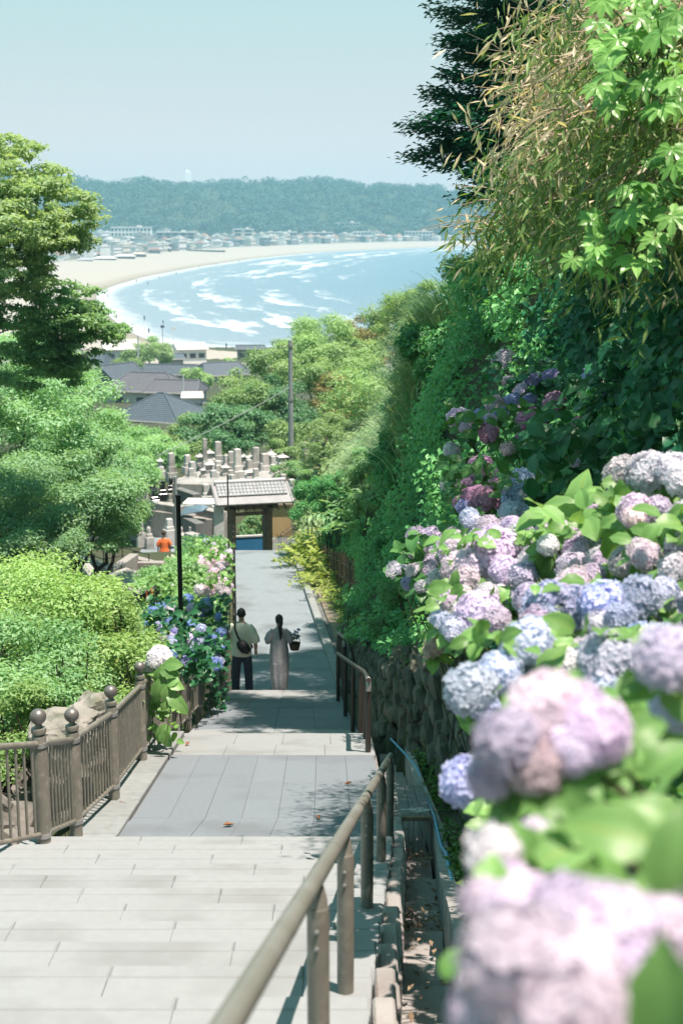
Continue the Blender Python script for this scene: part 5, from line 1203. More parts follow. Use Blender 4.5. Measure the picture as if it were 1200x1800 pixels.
p = P(103, 975, 34); m_ = MB(); m_.tube([(p.x + .1, p.y, p.z - 2.2), (p.x, p.y, p.z), (p.x + .06, p.y, p.z + .04)], .03, 8); tag(m_.build('marker_pole', M['white'], None, True), 'thin white pole leaning among the bright shrubs', 'pole')
p = P(313, 870, 25.5); m_ = MB(); zb = zg(p.x, p.y); m_.lathe([(.045, 0), (.043, p.z - zb - .05), (.05, p.z - zb - .04), (.05, p.z - zb), (.02, p.z - zb + .01)], (p.x, p.y, zb), 12); tag(m_.build('black_pole', M['black'], None, True), 'tall plain black pole standing in the hydrangea bed', 'pole')
p = P(308, 838, 47); zb = 22.8; m_ = MB(); m_.lathe([(.07, 0), (.055, p.z - zb - .1), (.055, p.z - zb), (.01, p.z - zb + .02)], (p.x, p.y, zb), 10); tag(m_.build('grey_pole', M['pole'], None, True), 'pale grey pole directly behind the black pole', 'pole')
p = P(400, 835, 44); zb = zg(p.x, p.y); m_ = MB(); m_.lathe([(.026, 0), (.024, p.z - zb), (.005, p.z - zb + .02)], (p.x, p.y, zb), 8); tag(m_.build('thin_pole', M['rail_dark'], None, True), 'thin dark pole in front of the gate roof', 'pole')
p = P(510, 598, 77); zb = 21.0; m_ = MB(); up_ = thing('utility_pole', (p.x, p.y, zb), 'tapered blue grey utility pole before the wooded hill', 'pole')
m_.lathe([(.17, 0), (.105, p.z - zb), (.02, p.z - zb + .05)], (p.x, p.y, zb), 14); m_.build('shaft', M['pole'], up_, True)
for zz in (-.35, -3.3): m_ = MB(); m_.lathe([(.16, 0), (.16, .12)], (p.x, p.y, p.z + zz), 10); m_.build('band', M['steel'], up_)
def wire(name, a, b, sag, r_, label, mat='steel'):
    pts = [Vector(a).lerp(Vector(b), u) - Vector((0, 0, sag * 4 * u * (1 - u))) for u in np.linspace(0, 1, 14)]; m_ = MB(); m_.tube(pts, r_, 5); tag(m_.build(name, M[mat]), label, 'cable')
wire('overhead_cable', P(509, 681, 77), P(95, 880, 60), .25, .022, 'pale overhead cable running from the utility pole over the graves')
wire('overhead_cable', P(509, 606, 77), P(420, 640, 120), .1, .02, 'short cable from the top of the utility pole into the trees')
wire('overhead_cable', P(-30, 845, 38), P(130, 932, 43), .12, .02, 'pale cable crossing the dark tree down to the pipe')
wire('overhead_cable', P(95, 712, 55), P(185, 690, 70), .1, .02, 'short bright cable in front of the left trees')

# ------------------------------------------------------------------ gate
gl_ = P(442, 960, 54); GX, GY, GZ = gl_.x, gl_.y, H - 13.2
GR = R(14)
gate = thing('temple_gate', (GX, GY, GZ), 'small timber temple gate with silver tiled roof at the end of the path', 'gate')
def gb(name, c, d, mat, ch=.01, parent=None, rx=0):
    m_ = MB(); m_.at((GX, GY, GZ), rz=GR); loc = m_.x @ Matrix.Translation(Vector(c)) @ Matrix.Rotation(rx, 4, 'X'); m_.x = loc; m_.box((0, 0, 0), d, ch=ch); return m_.build(name, M[mat], parent or gate)
HX = .70
for sx in (-1, 1):
    gb('post', (sx * HX, 0, 1.2), (.2, .2, 2.4), 'wood'); gb('post', (sx * HX, .8, 1.1), (.15, .15, 2.2), 'wood')
    gb('side_beam', (sx * HX, .35, 2.25), (.12, 1.6, .14), 'wood'); gb('brace', (sx * HX, .4, 1.5), (.09, .8, .1), 'wood')
    gb('post_base', (sx * HX, 0, .06), (.3, .3, .14), 'grave', .03)
gb('lintel', (0, 0, 2.34), (2.05, .2, .2), 'wood'); gb('tie_beam', (0, .02, 2.05), (1.5, .1, .12), 'wood'); gb('lintel', (0, .8, 2.3), (1.9, .14, .16), 'wood')
for i in range(9): gb('rafter', (-1.2 + i * .3, -.32, 2.46), (.06, .9, .07), 'wood', .004, rx=R(16))
for sx in (-1, 1): gb('door_leaf', (sx * .60, .42, 1.05), (.05, .72, 1.95), 'wood')
RW, PITCHR, ZR = 2.95, R(27), 3.22
for s in (-1, 1):                        # two slopes: metal eave, tile field above
    def slope(c, d, mat, name, ch=.008, s=s):
        m_ = MB(); m_.at((GX, GY + 0, GZ), rz=GR); m_.x = m_.x @ Matrix.Translation((0, .2, ZR)) @ Matrix.Rotation(-s * PITCHR, 4, 'X') @ Matrix.Translation(Vector((c[0], s * c[1], c[2]))); m_.box((0, 0, 0), d, ch=ch); return m_.build(name, M[mat], gate)
    slope((0, .62, -.06), (RW, 1.26, .07), 'gmetal', 'eave_board')
    nrow, ncl = 4, 19
    for r_ in range(nrow):
        for k in range(ncl):
            if s == 1 and r_ < 2: continue
            x = -RW / 2 + .24 + k * (RW - .48) / (ncl - 1)
            m_ = MB(); m_.at((GX, GY, GZ), rz=GR); m_.x = m_.x @ Matrix.Translation((0, .2, ZR)) @ Matrix.Rotation(-s * PITCHR, 4, 'X') @ Matrix.Translation(Vector((x, s * (.14 + r_ * .185), .01 - r_ * .004))) @ Matrix.Rotation(s * R(5), 4, 'X')
            w_ = (RW - .48) / (ncl - 1) * .5; n8 = 6; v = []
            for yy in (-.11, .11):
                for j in range(n8 + 1): a = math.pi * j / n8; v.append((w_ * math.cos(a), yy, .045 * math.sin(a)))
            f = [(j, j + 1, n8 + 2 + j, n8 + 1 + j) for j in range(n8)] + [tuple(range(n8, -1, -1)), tuple(range(n8 + 1, 2 * n8 + 2))]
            m_.add(v, f); m_.build('tile', M['gtile'], gate, True)
m_ = MB(); m_.at((GX, GY, GZ), rz=GR); m_.tube([(-RW / 2 + .12, .2, ZR + .05), (RW / 2 - .12, .2, ZR + .05)], .085, 10); m_.box((0, .2, ZR - .03), (RW - .3, .2, .09)); m_.build('ridge', M['gtile'], gate, True)
for s in (-1, 1): gb('gable_board', (s * (RW / 2 - .05), .2 - .55, ZR - .33), (.05, 1.25, .11), 'gmetal', rx=PITCHR)
def gthing(name, c, d, mat, label, cat, rz=0, ch=.02, dz=0):
    m_ = MB(); m_.at((GX, GY, GZ + dz), rz=GR + rz); m_.box(c, d, ch=ch); return tag(m_.build(name, M[mat]), label, cat)
bl = thing('blue_panel', P(440, 962, 56), 'blue board with white top edge lying across the gateway', 'panel')
c_ = P(441, 948, 56); m_ = MB(); m_.at((c_.x, c_.y, c_.z - .3), rz=R(12)); m_.box((0, 0, 0), (1.5, .07, .8)); m_.build('board', M['blue'], bl)
m_ = MB(); m_.at((c_.x, c_.y, c_.z + .14), rz=R(12)); m_.box((0, 0, 0), (1.54, .12, .06)); m_.build('top_edge', M['white'], bl)
c_ = P(470, 902, 60); och = thing('notice_wall', (c_.x, c_.y, GZ), 'ochre plastered wall seen through the gate', 'wall')
m_ = MB(); m_.at((c_.x, c_.y, c_.z), rz=R(6)); m_.box((0, 0, -.75), (2.0, .15, 2.2)); m_.build('panel', M['ochre'], och); m_ = MB(); m_.at((c_.x, c_.y - .03, c_.z + .37), rz=R(6)); m_.box((0, 0, 0), (2.1, .3, .07)); m_.build('coping', M['wood'], och)
mound('garden_bush', [clump_at(445, 930, 58, .75, .7, .55), clump_at(425, 940, 57.4, .5, .5, .4), clump_at(460, 918, 58.5, .5, .6, .4)], 5000, .11, M['lf_left2'], 'pale flowering bush framed by the gate', 'bush')
c_ = P(385, 930, 53); m_ = MB(); m_.at((c_.x, c_.y, GZ), rz=.1); m_.box((0, 0, 1.25), (.4, .4, 2.5), top=(.9, .9)); m_.box((0, 0, 2.52), (.46, .46, .08)); tag(m_.build('stone_pillar', M['grave_l']), 'tall pale stone pillar left of the gate', 'pillar')
ps, ns, k = clump_points([(c_.x + .05, c_.y - .25, GZ + .7, .3, .2, .75)], 700, .3)
tag(leaf_cloud('vines', ps, ns, .12, .6, M['lf_face']), kind='stuff')
lat = thing('lattice_fence', P(495, 950, 53), 'pale bamboo lattice fence right of the gate', 'fence')
a, b = P(479, 938, 53), P(512, 930, 55.5)
LP = MB().tube([(0, 0, -.1), (0, 0, 1.3)], .02, 5).mesh('bamboo_bar', M['bamboo_l'])
for i in range(13):
    p = a.lerp(b, i / 12); put('bamboo_bar', LP, lat, (p.x, p.y, GZ - .1 + random.uniform(0, .1)))
for h_ in (.35, .8, 1.15): m_ = MB(); m_.tube([(a.x, a.y - .03, GZ + h_), (b.x, b.y - .03, GZ + h_)], .018, 5); m_.build('cross_bar', M['bamboo_l'], lat)

# ------------------------------------------------------------------ graveyard
GC = H - 13.4
ter = [((232, 876), (322, 905), 60, 'concrete', 'grey concrete terrace wall under the black gravestones'), ((322, 905), (352, 925), 58, 'concrete_d', 'dark stained terrace wall behind the black pole'), ((330, 935), (388, 952), 55.5, 'concrete', 'low grey plot wall left of the gate pillar'),
       ((312, 857), (346, 868), 66, 'concrete_d', 'dark retaining wall of the upper graves'), ((330, 893), (392, 900), 59, 'concrete_l', 'pale concrete kerb wall above the gate')]
for a, b, t, mt, lb in ter:
    pa, pb = P(*a, t), P(*b, t - 1.5); wallbox('terrace_wall', pa, pb, .4, GC - 1.2, max(pa.z, pb.z), mt, lb, 'wall', 'terrace walls of the graveyard')
def platform(px, py, t, w, d, z0, mat, label, rz=.2):
    p = P(px, py, t); m_ = MB(); m_.at((p.x, p.y, 0), rz=rz); m_.box((0, 0, (z0 + p.z) / 2), (w, d, p.z - z0), ch=.03); return tag(m_.build('grave_platform', M[mat]), label, 'platform', 'grave platforms')
platform(357, 880, 61, 1.6, 1.2, GC - 1, 'grave_l', 'pale stone block platform left of the gate roof', -.1)
platform(365, 905, 58.5, 1.8, 1.6, GC - 1, 'concrete_l', 'low pale slab platform below the stone block', -.1)
platform(300, 893, 59.5, 3.2, 1.6, GC - 1, 'concrete_l', 'broad pale platform carrying the black gravestones', -.45)
platform(352, 845, 68, 2.4, 1.6, GC - 1, 'concrete', 'mossy platform of the upper front graves', -.1)
platform(420, 836, 72, 4.5, 2.5, GC - 1, 'concrete', 'long weathered platform in the middle of the graveyard', 0)
p = P(340, 900, 57.5); m_ = MB(); m_.at((p.x, p.y, p.z), rz=-.3, ry=-.12); m_.hull([(-.55, -.2, -.05), (.5, -.25, .05), (.6, .25, .15), (-.5, .3, .1), (-.3, 0, .26), (.35, .05, .3), (-.55, .1, -.1), (.5, 0, -.02)]); tag(m_.build('covered_mound', plain('blue_sheet', (.22, .36, .45), .6, (.18, .30, .38), 4)), 'light blue sheet spread over a grave plot', 'sheet')


def gravestone(px, ytop, ybase, wpx, typ, mat, rz, t=None):
    dpx = (ybase - 900) / 2500.; t = t or min(80, max(55, 13.25 / (SP + CP * dpx)))
    b = P(px, ybase, t); hgt = (ybase - ytop) * t / 2500 * 1.02; w = wpx * t / 2500 * (.86 if typ == 'p' else .8)
    root = thing('gravestone', b, None, 'gravestone'); m_ = MB()
    hb = min(.45 * hgt, .6) if typ != 'l' else .2 * hgt
    for k, (kw, z0, z1) in enumerate(((1.75, -.5, hb * .45), (1.3, hb * .45, hb))):
        m_ = MB(); m_.at(b, rz=rz); m_.box((0, 0, (z0 + z1) / 2 + .001 * k), (w * kw, w * kw, z1 - z0), ch=.015); m_.build('plinth', M[mat], root)
    if typ == 'p':
        m_ = MB(); m_.at(b, rz=rz); m_.box((0, 0, (hb + hgt) / 2), (w, w, hgt - hb), top=(.94, .94)); m_.hull([(sx * w * .47, sy * w * .47, hgt) for sx in (-1, 1) for sy in (-1, 1)] + [(0, 0, hgt + w * .14)]); m_.build('shaft', M[mat], root)
    elif typ == 'o':
        m_ = MB(); m_.at(b, rz=rz); m_.lathe([(w * .42, hb), (w * .5, hb + (hgt - hb) * .5), (w * .45, hgt - w * .35), (w * .25, hgt - w * .08), (.01, hgt)], n=12); m_.build('shaft', M[mat], root, True)
    else:
        hr = hgt * .26; zs = hgt - hr
        m_ = MB(); m_.at(b, rz=rz); m_.box((0, 0, (hb + zs) / 2), (w * .72, w * .72, zs - hb), ch=.01); m_.build('shaft', M[mat], root)
        m_ = MB(); m_.at(b, rz=rz); m_.hull([(sx * w * .62, sy * w * .62, zs + .02) for sx in (-1, 1) for sy in (-1, 1)] + [(sx * w * .62, sy * w * .62, zs + hr * .18) for sx in (-1, 1) for sy in (-1, 1)] + [(sx * w * .2, sy * w * .2, zs + hr * .62) for sx in (-1, 1) for sy in (-1, 1)])
        m_.lathe([(w * .12, zs + hr * .6), (w * .14, zs + hr * .8), (w * .03, zs + hr)], n=8); m_.build('roof_cap', M['grave_r'] if mat != 'grave_b' else M[mat], root)
    return root


GRV = [  # px, top, base, width, type, stone
    (282, 804, 833, 11, 'r', 'grave_l'), (302, 797, 838, 12, 'p', 'grave'), (330, 800, 825, 11, 'p', 'grave_r'), (339, 812, 845, 11, 'p', 'grave_l'), (352, 796, 826, 15, 'r', 'grave'), (361, 772, 830, 8, 'p', 'grave'), (369, 789, 820, 17, 'r', 'grave_r'),
    (384, 777, 818, 12, 'p', 'grave'), (368, 810, 838, 16, 'r', 'grave'), (376, 827, 855, 12, 'p', 'grave_l'), (397, 815, 843, 15, 'r', 'grave'), (407, 794, 826, 12, 'p', 'grave'), (398, 800, 826, 10, 'p', 'grave_r'), (418, 790, 838, 13, 'p', 'grave_r'), (429, 797, 822, 14, 'r', 'grave'),
    (440, 797, 830, 15, 'r', 'grave'), (450, 787, 832, 13, 'p', 'grave'), (466, 798, 834, 13, 'p', 'grave_r'), (477, 790, 830, 17, 'r', 'grave'), (497, 797, 824, 19, 'r', 'grave_r'), (424, 828, 850, 12, 'p', 'grave_l'), (441, 824, 846, 20, 'r', 'grave_r'), (407, 835, 852, 12, 'p', 'grave_r'), (385, 818, 840, 13, 'p', 'grave'),
    (267, 837, 862, 10, 'p', 'grave_b'), (286, 846, 872, 10, 'p', 'grave_b'), (301, 838, 864, 10, 'o', 'grave_b'), (252, 848, 870, 10, 'p', 'grave_l'), (272, 862, 882, 10, 'p', 'grave_b'), (348, 845, 870, 10, 'p', 'grave_l'), (363, 852, 876, 12, 'p', 'grave_l'),
    (498, 834, 862, 12, 'p', 'grave'), (514, 843, 866, 13, 'p', 'grave_l'), (526, 838, 870, 8, 'p', 'grave_r'), (512, 858, 880, 10, 'p', 'grave_r'), (538, 778, 800, 10, 'p', 'grave'), (558, 758, 775, 14, 'r', 'grave'),
    (298, 912, 935, 12, 'p', 'grave_l'), (318, 925, 945, 10, 'o', 'grave'), (338, 926, 950, 11, 'p', 'grave_l'), (322, 935, 958, 10, 'r', 'grave'), (262, 925, 948, 10, 'o', 'grave'), (248, 915, 940, 10, 'p', 'grave'), (352, 932, 950, 16, 'p', 'grave'), (300, 868, 885, 9, 'p', 'grave'), (258, 880, 895, 9, 'p', 'grave_l')]
for _ in range(16):
    gx_ = random.uniform(322, 486); gy_ = random.choice((834, 842, 850, 858)) + random.uniform(-3, 3); GRV.append((gx_, gy_ - random.uniform(20, 30), gy_, random.uniform(9, 12), random.choice('ppr'), random.choice(('grave', 'grave_l', 'grave_l'))))
seen = {}
for g in sorted(GRV):
    t = None
    if g[1] > 900: t = 57
    if g[0] > 530: t = 72
    o = gravestone(*g[:6], random.choice((.35, .42, .5, .3)), t)
    key = ('black' if g[5] == 'grave_b' else 'brownish' if g[5] == 'grave_r' else 'pale' if g[5] == 'grave_l' else 'grey', 'roofed' if g[4] == 'r' else 'round topped' if g[4] == 'o' else 'square', 'lower' if g[1] > 900 else 'upper')
    i = seen[key] = seen.get(key, 0) + 1
    o['label'] = f'{key[0]} {key[1]} gravestone in the {key[2]} graveyard, {ORD[i - 1]}{"" if i == 1 else " from the left"} of its kind'
    o['group'] = 'gravestones on the terraces'

# wooded hill beyond the graves
GM = 'trees on the hill beyond the graves'
def htree(px, py, t, r, n, mat, label, leaf=.24, extra=()):
    cl = [clump_at(px, py, t, r, r, r * .8)] + [clump_at(px + a, py + b, t + c, r * s, r * s, r * s * .75) for a, b, c, s in extra]
    p = Vector(cl[0][:3]); zb = min(zg(p.x, p.y), p.z - r); return tree('hill_tree', (p.x, p.y, zb), (p.x, p.y, p.z - r * .3), cl, n, leaf, mat, label, GM, per=16, frac=.38, flat=.7, r0=.25)


htree(560, 592, 112, 2.5, 22000, M['lf_mid'], 'highest round green tree against the surf behind the utility pole', .2, ((-30, 30, -3, .8), (30, 10, 3, .8), (-5, 40, -5, .9)))
htree(452, 668, 100, 2.2, 19000, M['lf_mid'], 'sunny green tree at the left end of the wooded hill', .2, ((-40, 30, -3, .75), (35, -25, 5, .8), (-10, 40, -6, .8), (50, -50, 8, .8)))
htree(640, 588, 120, 2.2, 14000, M['lf_rust'], 'rusty topped tree beside the highest green tree', .2, ((20, 20, -4, .8), (-15, 15, 0, .7)))
htree(600, 660, 98, 2.4, 18000, M['lf_mid'], 'mixed green tree right of the utility pole', .2, ((25, 30, -5, .8), (-40, 20, 0, .8), (40, -20, 6, .9)))
htree(590, 700, 86, 1.6, 7000, M['lf_rust'], 'reddish brown tree low on the wooded hill', .17, ((15, 15, -3, .7),))
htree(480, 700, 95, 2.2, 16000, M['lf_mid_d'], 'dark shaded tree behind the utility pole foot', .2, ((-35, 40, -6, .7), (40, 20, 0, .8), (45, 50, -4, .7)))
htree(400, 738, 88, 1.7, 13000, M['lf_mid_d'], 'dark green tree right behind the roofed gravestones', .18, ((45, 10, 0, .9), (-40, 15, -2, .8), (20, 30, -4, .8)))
htree(340, 765, 90, 1.6, 13000, M['lf_mid'], 'light green tree below the hipped house roof', .18, ((-40, 10, 0, .8), (25, 30, -4, .8), (-15, 35, -5, .8)))
htree(285, 785, 80, 1.3, 10000, M['lf_left2'], 'light green bush tree left of the graves', .15, ((-35, -10, 3, .8), (15, 15, -3, .7)))
htree(500, 770, 80, 1.2, 7000, M['lf_mid'], 'yellow green thicket at the foot of the utility pole', .14, ((40, 5, 0, .9), (-20, 20, -3, .6), (20, 25, -3, .6)))
htree(515, 825, 70, .8, 4500, M['lf_left2'], 'small green shrub tree right of the gravestones', .11, ((-25, 5, 0, .6), (15, 15, -2, .7)))
htree(565, 770, 66, 1.0, 5500, M['lf_mid'], 'light bush between graveyard and silver grass', .12, ((15, -25, 3, .8), (-15, 25, -3, .7)))
htree(700, 560, 75, 1.8, 7000, M['lf_mid'], 'dark crest tree farthest right against the water', .15, ((25, -12, 0, .8),))
htree(640, 690, 72, 1.8, 8000, M['lf_mid'], 'green tree hidden behind the silver grass', .15, ((-30, 20, 0, .8), (10, -40, 6, .9)))

# ------------------------------------------------------------------ houses between hill and beach
def house(px, py, t, w, d, hwall, hroof, rz, roofm, wallm, label, hip=.55, name='house', cat='house', group='houses above the near beach', zroof=None):
    """(px, py) the ridge's middle"""
    p = P(px, py, t); zr = p.z; ze = zr - hroof; z0 = min(ze - hwall, zg(p.x, p.y) - .5)
    root = thing(name, (p.x, p.y, z0), label, cat, group)
    m_ = MB(); m_.at((p.x, p.y, 0), rz=rz); m_.box((0, 0, (z0 + ze) / 2), (w - 1.0, d - 1.0, ze - z0)); wl = m_.build('wall', M[wallm], root)
    m_ = MB(); m_.at((p.x, p.y, 0), rz=rz); hx, hy = w / 2, d / 2; rx_ = hx * (1 - hip)
    v = [(-hx, -hy, ze), (hx, -hy, ze), (hx, hy, ze), (-hx, hy, ze), (-rx_, 0, zr), (rx_, 0, zr)]; v += [(a, b, c - .22) for a, b, c in v[:4]]
    m_.add(v, [(0, 1, 5, 4), (2, 3, 4, 5), (1, 2, 5), (3, 0, 4), (6, 7, 1, 0), (7, 8, 2, 1), (8, 9, 3, 2), (9, 6, 0, 3), (9, 8, 7, 6)]); rf = m_.build('roof', M[roofm], root)
    m_ = MB(); m_.at((p.x, p.y, 0), rz=rz); m_.tube([(-rx_, 0, zr + .05), (rx_, 0, zr + .05)], .14, 6); m_.build('ridge_cap', M[roofm], rf)
    if hroof > 1.2:
        m_ = MB(); m_.at((p.x, p.y, 0), rz=rz); nc = int(math.hypot(hroof, hy) / .42)
        for k in range(1, nc):
            u = k / nc; a_ = [Vector(v[i_]).lerp(Vector(v[j_]), u) + Vector((0, 0, .02)) for i_, j_ in ((0, 4), (1, 5), (2, 5), (3, 4))]
            for q_, r_ in ((0, 1), (1, 2), (3, 0)): m_.tube([a_[q_], a_[r_]], .05, 4, cap=False)
        tag(m_.build('tile_courses', M[roofm], rf), kind='stuff')
        for i_, j_ in ((0, 4), (1, 5), (2, 5), (3, 4)): m_ = MB(); m_.at((p.x, p.y, 0), rz=rz); m_.tube([Vector(v[i_]) + Vector((0, 0, .05)), Vector(v[j_]) + Vector((0, 0, .05))], .12, 6); m_.build('hip_cap', M[roofm], rf)
    m_ = MB(); m_.at((p.x, p.y, 0), rz=rz); m_.box((0, -hy - .05, ze - .12), (w, .14, .14)); m_.build('gutter', M['cream'], rf)
    for k in range(3):
        m_ = MB(); m_.at((p.x, p.y, 0), rz=rz); m_.box((-w * .28 + k * w * .28, -d / 2 + .47, ze - 1.5), (1.5, .1, 1.2)); wn_ = m_.build('window', M['white'], root)
        m_ = MB(); m_.at((p.x, p.y, 0), rz=rz); m_.box((-w * .28 + k * w * .28, -d / 2 + .43, ze - 1.5), (1.3, .08, 1.0)); m_.build('pane', M['pane'], wn_)
    return root


house(284, 691, 205, 12, 11, 3, 3.3, -.42, 'slate', 'cream', 'house with dark slate pyramid roof and cream walls nearest the trees', .92)
house(262, 655, 235, 13, 9, 3, 2.6, -.25, 'slate_b', 'cream', 'house with broad brownish grey roof behind the pyramid roof', .5)
house(310, 668, 228, 9, 7, 3, 1.6, -.2, 'slate_b', 'wallg', 'low grey roofed annex right of the broad brownish roof', .15)
house(298, 641, 262, 11, 7, 3, 1.4, -.15, 'slate', 'wallg', 'house with flat dark grey roof in the middle of the village', .05)
house(388, 637, 275, 10, 8, 3, 2.0, .45, 'slate', 'wallg', 'blue grey roofed house beside the hill trees', .3)
house(333, 603, 318, 7.2, 8, 5, 1.0, .30, 'white', 'wallw', 'white boxy house with pale flat roof at the beach', .03)
house(338, 690, 212, 3.4, 3.4, 2.4, .5, .1, 'white', 'wallw', 'small white flat roofed hut beside the pyramid roof', .05)
house(205, 640, 245, 8, 7, 3, 2.2, .9, 'slate', 'wallg', 'grey gabled house half hidden by the left trees', .0)
house(213, 598, 300, 8, 7, 4, 1.6, .2, 'white', 'wallw', 'white house under the left tree near the sand', .1)
house(110, 610, 260, 9, 8, 4, 2.5, .2, 'slate_b', 'cream', 'brown roofed house behind the left branches', .3)
house(160, 620, 290, 9, 8, 4, 2.4, -.3, 'slate', 'cream', 'slate roofed house behind the left tree tips', .3)
house(300, 622, 298, 5.5, 5, 3, .8, .3, 'slate', 'wallg', 'small dark shed beside the white boxy house', .05)
house(440, 607, 330, 7, 3.5, 3, .6, 0, 'slate', 'wallg', 'long low dark hut at the water edge', .03)
GV = 'trees between the village houses'
for px, py, t, r, lb in ((262, 612, 292, 2.6, 'green tree at the left of the white boxy house'), (285, 618, 280, 2.4, 'bushy tree before the white boxy house'), (225, 634, 262, 2.4, 'bright tree between grey gable and brownish roof'), (346, 664, 235, 2.4, 'pale green tree right of the annex roof'), (405, 640, 300, 1.6, 'small tree beside the blue grey roof'), (240, 618, 300, 2.2, 'tree behind the thin village pole')):
    c = clump_at(px, py, t, r, r, r * .85); zb = min(zg(c[0], c[1]), c[2] - r)
    tree('village_tree', (c[0], c[1], zb), (c[0], c[1], c[2] - r * .2), [c, clump_at(px + 8, py + 6, t - 2, r * .7, r * .7, r * .6)], 3600, .38, M['lf_mid'], lb, GV, per=12)
for px, y0, y1, t, lb in ((243, 590, 640, 270, 'pale village pole left of the flat grey roof'), (322, 660, 700, 215, 'village pole beside the brownish roof')):
    a, b = P(px, y0, t), P(px, y1, t); m_ = MB(); m_.tube([b, a], [.2, .13], 8); tag(m_.build('village_pole', M['pole']), lb, 'pole', 'poles in the village')

# ------------------------------------------------------------------ bay: sea, beach, far shore
shore_px = [(960, 430.5), (880, 431.5), (800, 433), (690, 437), (560, 443), (440, 455), (340, 470), (250, 487), (190, 505), (165, 518), (172, 540), (205, 570), (240, 592), (275, 608)]
SH = [(G(px, py, 0).x, G(px, py, 0).y) for px, py in shore_px]
SH = [(900, 1900), (520, 1760)] + SH + [(-28, 377), (10, 368), (70, 366), (200, 372), (420, 360)]
SA = np.array(SH); CEN = np.array([800.0, 930.0])


def dense(A, n):
    seg = np.linalg.norm(np.diff(A, axis=0), axis=1); s = np.concatenate([[0], np.cumsum(seg)]); u = np.linspace(0, s[-1], n)
    return np.stack([np.interp(u, s, A[:, 0]), np.interp(u, s, A[:, 1])], 1)


SD = dense(SA, 260)
for _ in range(6): SD[1:-1] = (SD[:-2] + 2 * SD[1:-1] + SD[2:]) / 4
DIR = unit(SD - CEN)
dd_ = np.array([-30, -6, 0, 6, 15, 30, 55, 80, 95, 130, 200, 300, 450, 700, 1100])
zz_ = np.array([-2.2, -.35, .05, .35, .8, 1.6, 2.5, 3.0, 3.6, 4.0, 4.5, 5.5, 7, 9, 12])
v = (SD[:, None, :] + DIR[:, None, :] * dd_[None, :, None]); v = np.concatenate([v, np.broadcast_to(zz_[None, :, None], v.shape[:2] + (1,))], 2)
def ribbon(name, v, mat, attr=None):
    a, b = v.shape[:2]; i = (np.arange(a - 1)[:, None] * b + np.arange(b - 1)[None]).ravel(); f = np.stack([i, i + 1, i + b + 1, i + b], 1).ravel(); k = len(i)
    return np_mesh(name, v.reshape(-1, 3), f, np.arange(k) * 4, np.full(k, 4), attr, mat, True)


def beach_mat():
    m, nt, b, out = new_mat('beach_sand'); L = nt.links; at = N(nt, 'ShaderNodeAttribute', attribute_name='inland'); cr = N(nt, 'ShaderNodeValToRGB'); e = cr.color_ramp.elements
    mr = N(nt, 'ShaderNodeMapRange'); mr.inputs[1].default_value = -10; mr.inputs[2].default_value = 110; L.new(at.outputs['Fac'], mr.inputs[0])
    geo = N(nt, 'ShaderNodeNewGeometry'); no = N(nt, 'ShaderNodeTexNoise'); no.inputs['Scale'].default_value = .06; no.inputs['Detail'].default_value = 5; L.new(geo.outputs['Position'], no.inputs['Vector'])
    ad = N(nt, 'ShaderNodeMath', operation='MULTIPLY_ADD'); ad.inputs[1].default_value = .10; L.new(no.outputs[0], ad.inputs[0]); L.new(mr.outputs[0], ad.inputs[2]); L.new(ad.outputs[0], cr.inputs[0])
    e[0].color = (.13, .115, .09, 1); e[0].position = .1; e[1].color = (.13, .14, .12, 1); e[1].position = 1.0
    for pos, c in ((.17, (.22, .195, .155)), (.24, (.27, .25, .218)), (.86, (.27, .25, .22)), (.92, (.14, .14, .12))): x = e.new(pos); x.color = (*c, 1)
    L.new(cr.outputs[0], b.inputs['Base Color']); b.inputs['Roughness'].default_value = .9; return m


me = ribbon('beach', v, beach_mat(), {'inland': np.broadcast_to(dd_[None], v.shape[:2]).ravel()}); tag(obj_from_mesh('beach', me), kind='structure')


